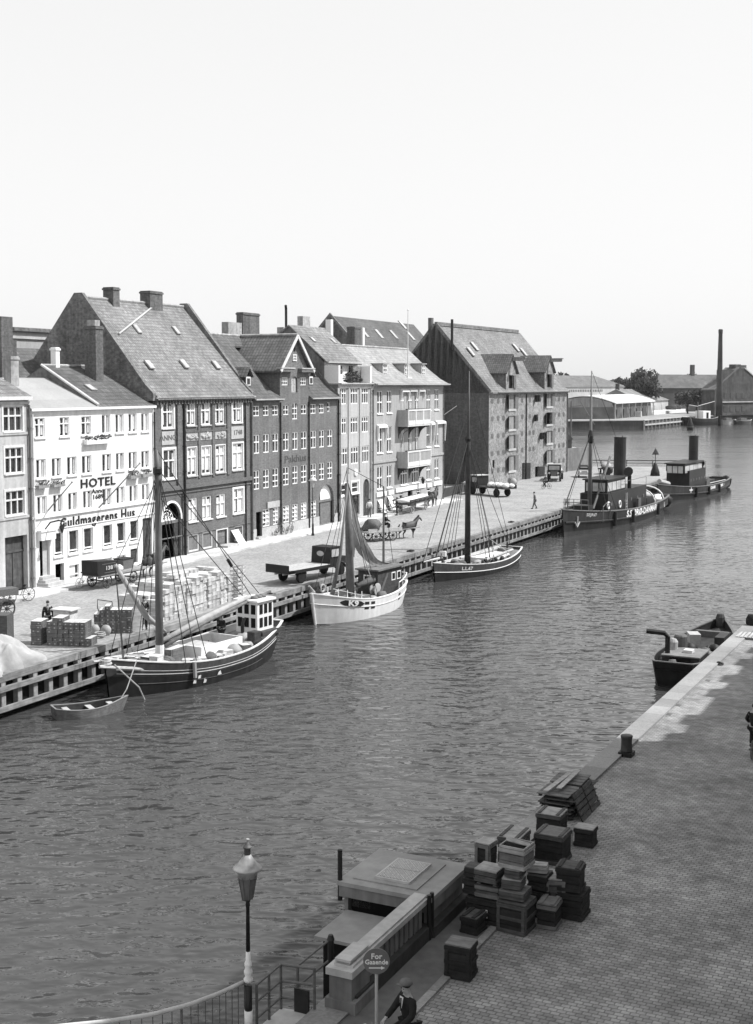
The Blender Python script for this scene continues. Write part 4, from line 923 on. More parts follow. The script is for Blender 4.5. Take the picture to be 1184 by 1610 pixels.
for x0, x1, yt, yb in ((568, 582, 1028, 1085),):
    a, b, z0, z1 = hrect(x0, x1, yt, yb); Wh.window(a, b, z0, z1, cols=1, rows=(), fr=.06, mat='woodd')
Wh.wall(ZH, W['brick_h'], depth=.4)
Wh.shell(ZH, yH * 2, M('shaded_gable_brick', .115, .95, .25, 3, .2, .2, kind='brick', bw=.26, bh=.085, mort=1.2), (yH, zH - .1, ZH))  # gable end's shade put into a darker brick than the front
W['infill'] = M('infill_brick', .25, .95, .3, 4)
# bricked-up windows, anchors, relieving arches
for yrow in range(5):
    for x in (565, 605, 640, 730, 765, 815, 840, 980, 1010, 1040):
        a, z = Wh.uz(*c9(x, 0))[0], ZH - 1.6 - yrow * 2.25
        u = Wh.u(c9(x, 0)[0], z)
        if any(h[0] - .9 < u < h[1] + .9 and h[2] - .3 < z + .4 < h[3] + .3 for h in Wh.open): continue
        o = MB().box(u - .42, u + .42, -.004, .02, z, z + .95).build('blind_window', W['infill'], Wh.o)
        for dx, dz in ((0, .1), (-.30, .2), (.30, .2)): MB().box(u + dx - .04, u + dx + .04, -.045, -.002, z + dz, z + .95 - dz).build('wall_anchor', W['greyiron'], o)
Wh.band(ZH - .25, .25, .14, W['brick_h'])
sH = (zH - ZH) / (yH + .4)
Wh.roof([(-.4, ZH), (.6, ZH + .75), (yH, zH), (2 * yH + .4, ZH)], W['tile'], u0=.28, u1=HW + .1)
MB().prism([(0, -.25, ZH - .1), (0, -.25, ZH + .3), (0, yH - .3, zH + .15), (0, yH + .3, zH + .15), (0, 2 * yH, ZH + .2), (0, 2 * yH, ZH - .1)], (.28, 0, 0)).build('gable_parapet', W['brick_g'], Wh.o)
MB().box(.3, HW * .97, yH - .22, yH + .22, zH - .1, zH + .38).build('ridge', W['tile'], Wh.o)
MB().path([(2, -.42, ZH - .05), (HW, -.42, ZH - .05)], .08, 6).build('gutter', W['greyiron'], Wh.o)
Wh.pipe(Wh.u(c9(788, 0)[0], 6), .05, ZH - .3, .08, -.12, 'black'); Wh.pipe(HW - .2, .05, ZH - .3, .08, -.12, 'greyiron')
def hoist_dormer(xf0, xf1, yap, yeave, x0d, x1d, dt, db):
    uc = (Wh.u(c9(xf0, 0)[0], 13) + Wh.u(c9(xf1, 0)[0], 13)) / 2; w = 1.75
    zap = Wh.z(*c9((xf0 + xf1) / 2, yap)); ze = Wh.z(*c9(xf0, yeave)); yb = 5.6
    hole = [(uc - .75, uc + .75, Wh.z(*c9((x0d + x1d) / 2, db)), Wh.z(*c9((x0d + x1d) / 2, dt)))]
    o_wall = Wh.wall(ze, W['brick_h'], z0=ZH - .3, u0=uc - w, u1=uc + w, holes=hole, name='dormer_front', y=-.006)
    h_ = hole[0]; MB().poly([(h_[0], .3, h_[2]), (h_[1], .3, h_[2]), (h_[1], .3, h_[3]), (h_[0], .3, h_[3])]).build('hatch_opening', W['void'], Wh.o)
    MB().box(h_[1] + .05, h_[1] + .85, -.12, -.05, h_[2], h_[3]).build('shutter', W['board'], Wh.o)
    mb = MB(); mb.poly([(uc - w, -.006, ze), (uc + w, -.006, ze), (uc, -.006, zap - .1)])
    mb.build('dormer_gable', W['brick_h'], Wh.o)
    for u in (uc - w, uc + w): MB().poly([(u, 0, ZH), (u, yb, ZH), (u, yb, ze), (u, 0, ze)]).build('dormer_cheek', W['brick_g'], Wh.o)
    for sg in (-1, 1):
        ue = uc + sg * (w + .4); MB().prism([(uc, -.3, zap), (ue, -.3, ze - .25), (ue, -.3, ze - .4), (uc, -.3, zap - .15)], (0, yb + 1.6, 0)).build('dormer_roof', W['tile_y'], Wh.o)
    MB().beam((uc, 1, zap - .75), (uc, -1.9, zap - .75), .34, .4).beam((uc, 1, zap - .5), (uc, -2.1, zap - .5), .5, .14).build('hoist_beam', W['woodm'], Wh.o)
hoist_dormer(660, 722, 322, 437, 678, 710, 465, 552)
hoist_dormer(918, 968, 332, 432, 930, 958, 458, 545)
for x, y in ((450, 280), (425, 318), (725, 290), (775, 320)):
    for it in range(80):
        yy = .6 + it * .09; u_, z_ = Wh.uz(*c9(x, y), yy); zr_ = ZH + .3 + (yy + .1) * (zH - ZH - .75) / (yH - .6) * .96
        if z_ <= zr_: break
    Wh.skylight(u_, yy, zr_ + .15, atan((zH - ZH - .75) / (yH - .6)), .8, 1.5)
p = Wh.yz(*c9(237, 180), 0); MB().tube((-.15, p[0] - 1.4, 17.4), (-.15, p[0] - 1.4, Wh.yz(*c9(237, 95), 0)[1]), .17, n=8).build('flue_pipe', W['black'], Wh.o); MB().box(.0, .6, yH + .5, yH + 1.0, zH - 1, zH + .9).build('chimney', W['chim'], Wh.o)
# low walls by the warehouse
a = FA.world(70.0, .8, 0); b = Vector((FH.world(0, .2, 0)))
tag(MB().prism([a, b, b + Vector((-.3, .2, 0)), a + Vector((-.3, .2, 0))], (0, 0, 1.0)).build('yard_wall', W['woodd']), 'low dark yard fence between the balcony house and the warehouse', 'fence')
# ================================================================== timber quay on the left
qo = thing('timber_quay', 'long weathered timber quay wall of posts and beams along the far side of the canal', 'quay wall', QL.world(0, 0, 0), QL.rz)
U0, U1 = -16.0, 152.0
MB().box(U0, U1, -.30, .13, -.24, .09).build('cap_beam', W['woody'], qo)
MB().box(U0, U1, -.44, -.27, -.66, -.44).build('waler', W['woody'], qo); MB().box(U0, U1, -.44, -.27, -1.56, -1.34).build('waler', W['woody'], qo)
MB().box(U0, U1, .02, .11, -3.4, -.05).build('sheet_wall', W['void'], qo)  # backing painted near-black, so the gaps' shade is in its colour
mbs = MB(); k = 0; u = U0 + .3
pmesh = MB().box(-.14, .14, -.265, .015, -1.5, -.242).mesh('post', W['woodmz']); rest = MB()
allp = []
while u < U1: allp.append(u); u += 1.06
for i, u in enumerate(sorted(allp, key=lambda q: abs(q - 30))):
    if i < 100:
        o = bpy.data.objects.new('post', pmesh); COL.objects.link(o); o.parent = qo; o.location = (u, 0, 0)
    else: rest.box(u - .14, u + .14, -.265, .015, -1.5, -.242)
tag(rest.build('post_row', W['woodmz'], qo), kind='stuff')

# ================================================================== hulls
class Boat:
    def __init__(s, name, label, cat, bow, stern, B, sheer, bul, rakeb=.6, rakes=.3, ws=.45, tm=(.35, .5), qb=2.0, kk=(.9, .45, .55), zk=-.5, group=None, flare=.6):
        bow = Vector(bow[:2]); stern = Vector(stern[:2]); d = bow - stern; s.L = d.length; s.B = B
        s.c = (bow + stern) / 2; s.rz = atan2(d.y, d.x); s.sh = sheer; s.bul = bul
        s.rb, s.rs, s.ws, s.tm, s.qb, s.kk, s.zk, s.fl = rakeb, rakes, ws, tm, qb, kk, zk, flare
        s.o = thing(name, label, cat, (s.c.x, s.c.y, WATER), s.rz, group)
    def sheer(s, t):
        zs, zm, zb = s.sh; return zm + (zb - zm) * ((t - .45) / .55) ** 2 if t > .45 else zm + (zs - zm) * ((.45 - t) / .45) ** 2
    def plan(s, t):
        a, b = s.tm
        if t < a: return s.ws + (1 - s.ws) * sin(pi / 2 * t / a) ** .8
        if t > b: return max(0.0, 1 - ((t - b) / (1 - b)) ** s.qb)
        return 1.0
    def hb(s, t, z):
        zs = s.sheer(t); q = max(0, min(1.05, (z - s.zk) / (zs - s.zk))); km, kb, ks = s.kk
        k = km + (kb - km) * max(0, (t - .55) / .45) ** 1.5 if t > .55 else km + (ks - km) * max(0, (.4 - t) / .4) ** 1.5
        return s.B / 2 * s.plan(t) * (k + (1 - k) * q ** s.fl) + .05
    def x(s, t, z):
        return -s.L / 2 + s.L * t + t ** 8 * s.rb * z / s.sh[2] - (1 - t) ** 6 * s.rs * z / s.sh[0]
    def tx(s, x): return max(0, min(1, (x + s.L / 2) / s.L))
    def pt(s, t, f, side, off=0.0):
        z = s.zk + (s.sheer(t) - s.zk) * f; return (s.x(t, z), side * (s.hb(t, z) + off), z)
    def deckz(s, x): return s.sheer(s.tx(x)) - s.bul
    def hull(s, mats, bands, deckm, railm=None, railr=.07, n=26, rows=9):
        """bands: list of (fraction limit, material index) from keel up"""
        mb = MB(); fr = [i / rows for i in range(rows + 1)]
        ts = [i / n for i in range(n + 1)]
        mi = lambda f: next((m for l, m in bands if f <= l), bands[-1][1])
        for sd in (-1, 1):
            for i in range(n):
                for j in range(rows):
                    mb.poly([s.pt(ts[i], fr[j], sd), s.pt(ts[i + 1], fr[j], sd), s.pt(ts[i + 1], fr[j + 1], sd), s.pt(ts[i], fr[j + 1], sd)], mi((fr[j] + fr[j + 1]) / 2))
                p, q = s.pt(ts[i], 1, sd), s.pt(ts[i + 1], 1, sd)
                w = lambda a, t: (a[0] - (.1 if t > .95 else 0), sd * max(0.01, abs(a[1]) - .10), a[2])
                p2, q2 = w(p, ts[i]), w(q, ts[i + 1]); mb.poly([p, q, q2, p2], len(mats) - 1)
                dn = lambda a, t: (a[0] - (.0), a[1], s.sheer(t) - s.bul)
                mb.poly([p2, q2, dn(q2, ts[i + 1]), dn(p2, ts[i])], len(mats) - 1)
        for j in range(rows):   # transom
            a, b = s.pt(0, fr[j], 1), s.pt(0, fr[j + 1], 1); mb.poly([a, b, (b[0], -b[1], b[2]), (a[0], -a[1], a[2])], mi((fr[j] + fr[j + 1]) / 2))
        bm_o = mb.build('hull', mats, s.o)
        me = bm_o.data; bm = bmesh.new(); bm.from_mesh(me); bmesh.ops.remove_doubles(bm, verts=bm.verts, dist=.003); bmesh.ops.recalc_face_normals(bm, faces=bm.faces); bm.to_mesh(me); bm.free()
        s.h = bm_o
        mb = MB()
        for i in range(n):
            a, b = s.pt(ts[i], 1, 1), s.pt(ts[i + 1], 1, 1); ya, yb = max(.01, a[1] - .09), max(.01, b[1] - .09); za, zb = s.sheer(ts[i]) - s.bul, s.sheer(ts[i + 1]) - s.bul; ca, cb = .05, .05
            mb.poly([(a[0], ya, za), (b[0], yb, zb), (b[0], 0, zb + cb), (a[0], 0, za + ca)]); mb.poly([(a[0], -ya, za), (a[0], 0, za + ca), (b[0], 0, zb + cb), (b[0], -yb, zb)])
        mb.build('deck', deckm, s.o)
        if railm is not None:
            pts = [s.pt(t, 1, -1, -.05) for t in ts] ; pts2 = [s.pt(t, 1, 1, -.05) for t in reversed(ts)]
            al = [(p[0], p[1], p[2] + .03) for p in pts + pts2]; al.append(al[0])
            m2 = MB()
            for i in range(len(al) - 1): m2.beam(al[i], Vector(al[i + 1]) + (Vector(al[i + 1]) - Vector(al[i])) * .02, railr * 2.4, railr)
            m2.build('rail', railm, s.o)
    def strake(s, f, mat, r=.04, t0=0.0, t1=1.0, n=24, name='strake'):
        for sd in (1, -1):
            MB().path([Vector(s.pt(t0 + (t1 - t0) * i / n, f(t0 + (t1 - t0) * i / n) if callable(f) else f, sd, r * .3)) for i in range(n + 1)], r, 5).build(name, mat, s.o)
    def at(s, px, z, y=0.0):
        """x of the point on the boat's line y that the photo shows at column px, at height z over the water"""
        lo, hi = -s.L * .75, s.L * .75
        f = lambda x: proj(s.w(x, y, z))[0]
        up = f(hi) > f(lo)
        for _ in range(40):
            m = (lo + hi) / 2
            if (f(m) < px) == up: lo = m
            else: hi = m
        return (lo + hi) / 2
    def w(s, x, y, z): c, n = cos(s.rz), sin(s.rz); return Vector((s.c.x + x * c - y * n, s.c.y + x * n + y * c, WATER + z))
    def inv(s, p): c, n = cos(s.rz), sin(s.rz); d = Vector(p[:2]) - s.c; return d.x * c + d.y * n, -d.x * n + d.y * c
    def ah(s, px, z, side=1):
        y = s.B / 2 * side
        for _ in range(6): x = s.at(px, z, y); y = side * s.hb(s.tx(x), z)
        return x
    def zat(s, px, py, x, y=0.0):
        """height over the water of the point (x, y) seen at row py"""
        lo, hi = -3, 40
        for _ in range(40):
            m = (lo + hi) / 2
            if proj(s.w(x, y, m))[1] > py: lo = m
            else: hi = m
        return (lo + hi) / 2
    def text(s, body, x0, f, size, mat, sx=1.0, bold=.01, side=1, off=.03):
        def warp(q):
            x = x0 - side * q.x; t = s.tx(x); z = s.zk + (s.sheer(t) - s.zk) * f + q.y
            return Vector((x, side * (s.hb(t, z) + off), z))
        return text_obj('lettering', body, size, mat, s.o, None, .0, bold, sx, warp=warp)
    def patch(s, x0, x1, f0, f1, mat, name, side=1, n=4):
        mb = MB()
        for i in range(n):
            q = []
            for x, f in ((x0 + (x1 - x0) * i / n, f0), (x0 + (x1 - x0) * (i + 1) / n, f0), (x0 + (x1 - x0) * (i + 1) / n, f1), (x0 + (x1 - x0) * i / n, f1)):
                t = s.tx(x); z = s.zk + (s.sheer(t) - s.zk) * f; q.append((x, side * (s.hb(t, z) + .012), z))
            mb.poly(q)
        return mb.build(name, mat, s.o)
def house(mb, x0, x1, w, z0, z1, m=0, taper=0.0): return mb.hexa([(x0, -w, z0), (x1, -w, z0), (x1, w, z0), (x0, w, z0), (x0 + taper, -w + taper, z1), (x1 - taper, -w + taper, z1), (x1 - taper, w - taper, z1), (x0 + taper, w - taper, z1)], m)
def tyre(mb, c, r=.38, w=.12, ax='y'): mb.ring(c, r - w, w, ax, 14)

# ------------------------------------------------------------------ coaster loading crates
W['hullblack'] = M('black_hull', .022, .55, .3, 3, .3, .4); W['hullgrey'] = M('dark_grey_bulwark', .06, .6, .2, 4, .2, .3)
b1 = Boat('cargo_sloop', 'black cargo sloop with white wheelhouse and tall bare mast, loading crates', 'sailing ship', G(172, 1100, WATER), G(411, 1029, WATER), 4.4, (1.85, 1.15, 2.0), .32, rakeb=.35, rakes=.7, ws=.42, tm=(.38, .5), qb=2.1)
b1.hull([W['hullblack'], W['hullgrey'], W['offwhite']], [(.70, 0), (1, 1)], W['woodm'], W['offwhite'], .055)
b1.strake(.80, W['stone'], .016, .03, .97); b1.strake(.72, W['stone'], .022, .03, .97); b1.strake(.5, W['hullgrey'], .02, .2, .9)
b1.text('ELISE', b1.L * .33, .87, .3, W['stone']) if False else None
xm = b1.at(251, 2.0); zt = b1.zat(246, 708, xm); dz = b1.deckz(xm)
zt2 = b1.zat(246, 740, xm)
o = MB().path([(xm, 0, dz - .2), (xm, 0, dz + 4), (xm - .02, 0, zt2), (xm + .05, 0, zt)], [.205, .19, .13, .07], 9).build('mast', W['mast'], b1.o, True)
MB().tube((xm, 0, dz), (xm, 0, dz + 1.0), .22, n=10).build('mast_coat', W['white'], o); MB().lathe([(.16, -.2), (.22, -.1), (.22, .1), (.16, .2)], 9, (xm, 0, zt2)).build('mast_cap', W['black'], o)
# boom with gaff and furled sail resting on the wheelhouse
xw1, xw0 = b1.at(392, 2.5) , b1.at(432, 2.5)
zb = b1.deckz(xm) + .9
MB().path([(xm - .3, .1, zb), ((xm + xw1) / 2, .1, zb + .75), (xw0 + .6, .15, zb + 1.55)], [.10, .11, .07], 8).build('boom', W['cratem'], b1.o, True)
mbx = MB(); pts = [(xm - .3, -.12, zb + .22), (xm * .6 + xw1 * .4, -.1, zb + .72), ((xm + xw1) / 2 - .6, .0, zb + 1.0), (xw1, .05, zb + 1.5)]
mbx.path(pts, [.13, .18, .17, .10], 8); mbx.build('furled_sail', W['tarp'], b1.o, True)
xg = b1.at(206, 4.5); zg = b1.zat(206, 888, xg, -1.0)
MB().path([(xm - .9, -.4, zb + .55), (xm + .2, -.7, zb + 1.5), (xg, -1.0, zg)], [.07, .16, .10], 8).build('derrick_spar', W['tarp'], b1.o, True)
xl = b1.at(345, 1); xl2 = b1.at(280, 1)
mb = MB(); zd = b1.deckz(0)
x0, x1 = b1.at(357, 1.6), b1.at(292, 1.6); hz = zd + .05
mb.box(x0, x1, .95, 1.03, hz, hz + .75).box(x0, x1, -1.03, -.95, hz, hz + .75).box(x0, x0 + .08, -.95, .95, hz, hz + .75).box(x1 - .08, x1, -.95, .95, hz, hz + .75)
o = mb.build('hatch_coaming', W['white'], b1.o); MB().box(x0 + .08, x0 * .4 + x1 * .6, -.95, .95, hz + .02, hz + .06).build('hatch_hold', W['void'], o); MB().box(x0 * .4 + x1 * .6, x1 - .08, -.95, .95, hz + .5, hz + .74).build('hatch_boards', W['woodp'], o)
# wheelhouse
wx0, wx1 = b1.at(413, 2.2), b1.at(388, 2.2); wz = b1.deckz(wx0) - .1; wh = 1.72; ww = .72
w_o = house(MB(), wx0, wx1, ww, wz, wz + wh).build('wheelhouse', W['white'], b1.o)
mb = MB().box(wx0 - .12, wx1 + .15, -ww - .12, ww + .12, wz + wh, wz + wh + .1); mb.build('wheelhouse_roof', W['white'], w_o)
mb = MB(); 
for r in (.16, .58):
    for k in range(3): y = -ww + .1 + k * .45; MB().box(wx1 - .01, wx1 + .02, y + .02, y + .31, wz + wh * r + .04, wz + wh * r + .56).build('pane', W['void'], w_o)
    for k in range(3): x = wx0 + .14 + k * (wx1 - wx0 - .2) / 3; MB().box(x, x + (wx1 - wx0) / 3 - .2, ww - .01, ww + .02, wz + wh * r + .04, wz + wh * r + .56).build('pane', W['void'], w_o)
for k in range(3): MB().blob((wx0 + .3 + k * .35, .2, wz + wh + .16), (.22, .24, .13), k, n=10).build('fender_bundle', W['cratem'], b1.o, True)
mb = MB().path([(wx1 + .7, .25, zd), (wx1 + .7, .25, zd + 1.15), (wx1 + .55, .25, zd + 1.5)], .1, 7); mb.build('stove_pipe', W['black'], b1.o)
b1.mb = MB()
for (px, y, w, d, h, m_, yo) in ((236, .5, .8, .6, .5, 'crated', 0), (252, .75, .7, .5, .45, 'crate', 0), (262, .7, .8, .6, .38, 'crated', 0), (262, .9, .6, .45, .35, 'crate', .0), (275, -.1, 1.3, .8, .75, 'cratem', 0), (288, -.3, .9, .8, .8, 'cratem', 0)): pass
# winch, bulwark gear, rope coils
mb = MB().tube((xm + 1.6, -.6, dz + .45), (xm + 1.6, .6, dz + .45), .16, n=9).box(xm + 1.45, xm + 1.75, -.62, -.5, dz - .1, dz + .6).box(xm + 1.45, xm + 1.75, .5, .62, dz - .1, dz + .6); mb.build('windlass', W['greyiron'], b1.o)
mb = MB()
for k, (x, y, r) in enumerate(((xm + 2.4, .3, .45), (xm + 3.1, -.2, .4), (xm + 3.9, .1, .35), (xm + 2.8, -.7, .3))): mb.ring((x, y, b1.deckz(x) + .12), r * .7, .08, 'z', 12).ring((x, y, b1.deckz(x) + .25), r * .6, .07, 'z', 12)
mb.build('rope_coil', W['rope'], b1.o)
mb = MB().path([(xm + 1.9, 1.0, dz + .25), (xm + 4.4, .2, dz + .75)], .08, 6).path([(xm + 1.2, -1.1, dz + .5), (xm + 4.3, -.3, dz + .9)], .07, 6); mb.build('spare_spar', W['woodp'], b1.o)
MB().blob((xm + .9, 1.0, dz + .25), (.6, .45, .28), 4).build('canvas_heap', W['tarp'], b1.o, True); MB().blob((xw1 + 1.6, .9, zd + .2), (.7, .4, .3), 7).build('canvas_heap', W['cloth_m'], b1.o, True)
MB().blob((xw1 + .9, .3, zd + .35), (.45, .5, .4), 9).build('canvas_heap', W['tarp'], b1.o, True)
mb = MB().obox((wx1 - .4, 1.35, b1.deckz(wx1) + .35), (2.0, .35, .25)).obox((wx1 + .9, 1.2, b1.deckz(wx1) + .3), (.6, .5, .5)); mb.build('deck_locker', W['woodd'], b1.o)
rig = MB(); top = Vector((xm, 0, zt2 + .1))
def R1(p, q, r=.022): rig.path([p, q], r, 4, 0, False)
for sd in (1, -1):
    for dx in (-.7, .1, .9): R1(top, Vector((xm - .6 + dx, sd * (b1.hb(b1.tx(xm), 1.2) + .02), b1.sheer(b1.tx(xm)))))
xb = b1.L / 2
R1(top, (xb - .1, 0, 2.1)); R1(top - Vector((0, 0, .6)), (xb - 1.2, 0, 2.0)); R1(top, (wx0 + .6, .2, zb + 1.6)); R1((xm, 0, zt), (wx0 - .5, 0, 1.7)); R1((xg, -1, zg), top - Vector((0, 0, .5))); R1((xg, -1, zg), (xg + .9, .3, dz + .3)); R1((xg, -1, zg), (xg + .6, .1, dz + .3))
R1((xm, 0, zt2 - 1.2), (b1.at(380, 3), 0, b1.zat(380, 935, b1.at(380, 3))))
rig.build('rigging', W['wire'], b1.o)
MB().path([(b1.at(358, 6), 0, b1.zat(358, 880, b1.at(358, 6))), (b1.at(364, 6), 0, b1.zat(364, 890, b1.at(364, 6)))], .09, 6).build('block', W['black'], b1.o)
mb = MB().path([(xb + .1, .45, 1.75), (xb - .7, 1.25, .6), (xb - .9, 1.45, -.1)], .035, 5); mb.build('mooring_rope', W['rope'], b1.o)
mb = MB().tube((xm - .2, b1.hb(b1.tx(xm), 1.2) + .14, 1.35), (xm - .25, b1.hb(b1.tx(xm), 1.2) + .14, .55), .1, n=7); mb.build('fender', W['rope'], b1.o)
mb = MB()
for k in range(5): x = b1.L * .1 + RND.uniform(-.8, .8); t = b1.tx(x); z = .35 + RND.uniform(-.15, .2); mb.poly([(x + q[0] * RND.uniform(.08, .2), b1.hb(t, z + q[1] * .1) + .012, z + q[1] * RND.uniform(.05, .14)) for q in ((-1, -1), (1, -.6), (.7, .9), (-.6, 1))])
mb.build('paint_patch', W['offwhite'], b1.o)

# ------------------------------------------------------------------ dinghy
d1 = Boat('rowing_dinghy', 'small open wooden rowing dinghy floating beneath the bow of the black cargo sloop', 'rowing boat', G(193, 1116, WATER), G(86, 1130, WATER), 1.35, (.5, .36, .62), .30, rakeb=.25, rakes=.05, ws=.62, tm=(.4, .5), qb=1.9, zk=-.15)
d1.hull([W['cratem'], W['cratem'], W['woodd']], [(1, 0)], W['woodd'], W['woodm'], .03, n=16, rows=5)
for x in (-1.0, .1, 1.0): t = d1.tx(x); MB().box(x - .13, x + .13, -d1.hb(t, .3) + .08, d1.hb(t, .3) - .08, d1.sheer(t) - .12, d1.sheer(t) - .08).build('thwart', W['woodp'], d1.o)
MB().path([(d1.L / 2 - .1, 0, .5), (d1.L / 2 + .25, .15, .9), Vector(d1.inv(b1.w(b1.L / 2 - .6, 1.2, 1.9))).to_3d() + Vector((0, 0, 1.9))], .025, 5).build('painter_rope', W['rope'], d1.o)

# ------------------------------------------------------------------ white cutter K 9
W['hullwhite'] = M('white_hull', .70, .5, .06, 3, .06, .12)
b2 = Boat('fishing_cutter', 'white fishing cutter marked K9 with furled dark sails, moored behind the cargo sloop', 'fishing boat', (-37.8, 68.4), (-37.0, 78.4), 3.7, (1.45, 1.15, 2.0), .5, rakeb=.35, rakes=.3, ws=.4, tm=(.42, .54), qb=2.7, kk=(.92, .55, .5))
b2.hull([W['dark'], W['hullwhite'], W['offwhite']], [(.18, 0), (1, 1)], W['woodp'], W['white'], .06)
b2.strake(.74, W['offwhite'], .03); MB().path([b2.pt(1, f, 1) for f in (0, .3, .6, 1)], .07, 6).build('stem', W['white'], b2.o)
b2.text('K9', b2.at(543, 1.3, 1.0), .82, .5, W['white'], 1.25, .03) if False else None
xk = b2.ah(543.5, 1.3)
mbp = MB()
def bpt(x, f, off=.05): t = b2.tx(x); z = b2.zk + (b2.sheer(t) - b2.zk) * f; return (x, b2.hb(t, z) + off, z)
mbp.poly([bpt(xk + .95, .84), bpt(xk + .55, .93), bpt(xk + .2, .93), bpt(xk + .2, .75), bpt(xk + .55, .75)]); mbp.poly([bpt(xk + .2, .93), bpt(xk - .3, .93), bpt(xk - .3, .75), bpt(xk + .2, .75)]); mbp.poly([bpt(xk - .3, .93), bpt(xk - .6, .93), bpt(xk - .95, .84), bpt(xk - .6, .75), bpt(xk - .3, .75)])
mbp.build('number_plate', W['dark'], b2.o)
b2.text('K9', xk, .84, .46, W['white'], 1.4, .02, off=.085)
for px_, dirs in ((582, 1), (630, 1)):
    x = b2.ah(px_, .9)
    for i in (-1, 1):
        for j in (0, 1):
            xa = x + i * .32; b2.patch(xa - .22, xa + .22, .64 + j * .17, .74 + j * .17, W['dark'], 'flag_mark')
xm = b2.at(548, 1.5); dz = b2.deckz(xm); zt = b2.zat(538, 735, xm)
o = MB().path([(xm, 0, dz - .2), (xm, 0, dz + 3), (xm + .12, 0, zt)], [.15, .14, .05], 8).build('mast', W['mast'], b2.o, True)
# brailed mainsail: hangs from the mast and is swept aft to the boom end
xa = b2.at(615, 2.6); za = b2.zat(615, 884, xa)
sl_ = MB(); n1, n2 = 12, 7; hz = zt - 1.3; head = Vector((xm - .15, 0, hz)); foot = Vector((xm - .25, 0, dz + .7)); clew = Vector((xa, .1, za))
def sp(i, j):
    a = i / n1; b = j / n2
    lu = head.lerp(foot, b)                      # along the mast
    le = Vector((xm - .15 + (xa - xm) * a, 0, 0)); f = (1 - a)
    top = Vector((head.x + (clew.x - head.x) * a, .1 * a, clew.z + (hz - clew.z) * f ** 2.4)); bot = Vector((foot.x + (clew.x - foot.x) * a, .1 * a, foot.z + (clew.z - .35 - foot.z) * a ** 1.2 + .5 * sin(pi * a) * 0))
    p = top.lerp(bot, b); p.y += .22 * sin(b * 7 + a * 5) * (1 - abs(2 * b - 1)) + .06 * sin(a * 17 + b * 3); return p
for i in range(n1):
    for j in range(n2):
        if (i > 0 and j > 3) or (i > 1 and j > 2 and i < 10): continue
        sl_.poly([sp(i, j), sp(i + 1, j), sp(i + 1, j + 1), sp(i, j + 1)])
sl_.build('mainsail', W['sail'], b2.o, True)
MB().path([head + Vector((.3, -.05, .3)), head.lerp(foot, .4) + Vector((.28, .1, 0)), foot + Vector((.2, .1, 0))], [.12, .25, .27], 8).build('furled_sail', W['sail'], b2.o, True)
xs_ = b2.at(521, 2.0); MB().path([(xm + .2, .1, zt - .8), ((xm + xs_) / 2 + .1, .1, (zt + dz) / 2 - 1), (xs_, .05, dz + .9)], [.04, .10, .15], 7).build('staysail', W['sail'], b2.o, True)
MB().path([(xm, .1, dz + .8), (xa - .3, .1, za - .25)], .08, 7).build('boom', W['woodp'], b2.o)
MB().path([(xm - .5, .35, dz + 1.15), ((xm + xa) / 2, .4, dz + 1.35), (xa + .4, .3, za - .1)], [.12, .30, .10], 9).build('lowered_sail', W['cloth_m'], b2.o, True)
xz = b2.at(607, 2.2); dzz = b2.deckz(xz); zz = b2.zat(606, 765, xz); MB().path([(xz, -.2, dzz), (xz, -.2, zz)], [.11, .05], 7).build('mizzen_mast', W['mast'], b2.o)
h0, h1 = b2.at(617, 1.8), b2.at(578, 1.8); hz_ = b2.deckz(h0) - .2
w_o = house(MB(), h0, h1, .8, hz_, hz_ + 1.9, taper=.05).build('wheelhouse', W['woodd'], b2.o); MB().box(h0 - .12, h1 + .12, -.92, .92, hz_ + 1.9, hz_ + 2.0).build('wheelhouse_roof', W['cratem'], w_o)
for k in range(2):
    x = h0 + .25 + k * .72; f_ = MB().box(x, x + .5, .72, .80, hz_ + 1.05, hz_ + 1.6).build('window_frame', W['white'], w_o); MB().box(x + .08, x + .42, .79, .815, hz_ + 1.13, hz_ + 1.54).build('pane', W['void'], f_) if False else MB().box(x + .08, x + .42, .79, .815, hz_ + 1.13, hz_ + 1.54).build('pane', W['void'], w_o)
f_ = MB().box(h1 - .08, h1 + .02, -.3, .3, hz_ + 1.05, hz_ + 1.6).build('window_frame', W['white'], w_o); MB().box(h1 + .0, h1 + .035, -.22, .22, hz_ + 1.13, hz_ + 1.52).build('pane', W['void'], w_o)
xw = b2.at(590, 1.7, .6); mb = MB().lathe([(.30, -.22), (.42, -.2), (.42, -.14), (.2, -.12), (.2, .12), (.42, .14), (.42, .2), (.30, .22)], 14, (xw, .6, b2.deckz(xw) + .75), mat=Matrix.Rotation(pi / 2, 3, 'X')); mb.box(xw - .35, xw + .35, .3, .9, b2.deckz(xw) - .1, b2.deckz(xw) + .35); mb.build('winch', W['stone'], b2.o)
MB().tube((b2.at(600, 1.2, 1.2), .9, b2.deckz(0)), (b2.at(613, 2, 1.0), .8, hz_ + 1.6), .09, n=7).build('trawl_gallows', W['greyiron'], b2.o)
mb = MB(); sx = [0, .06, .12, .18, .24]
for sd in (1, -1):
    pp = [Vector(b2.pt(t, 1, sd, -.05)) + Vector((0, 0, .55)) for t in (.0, .08, .16, .24)]; mb.path(pp, .035, 5)
    for p in pp: mb.tube(p, p - Vector((0, 0, .55)), .03, n=5)
a = Vector(b2.pt(0, 1, 1, -.05)) + Vector((0, 0, .55)); mb.path([a, Vector((a.x - .1, 0, a.z)), Vector((a.x, -a.y, a.z))], .035, 5); mb.build('stern_railing', W['white'], b2.o)
MB().box(-.6, 1.2, -.7, .7, b2.deckz(0), b2.deckz(0) + .5).build('hatch', W['cratem'], b2.o); 
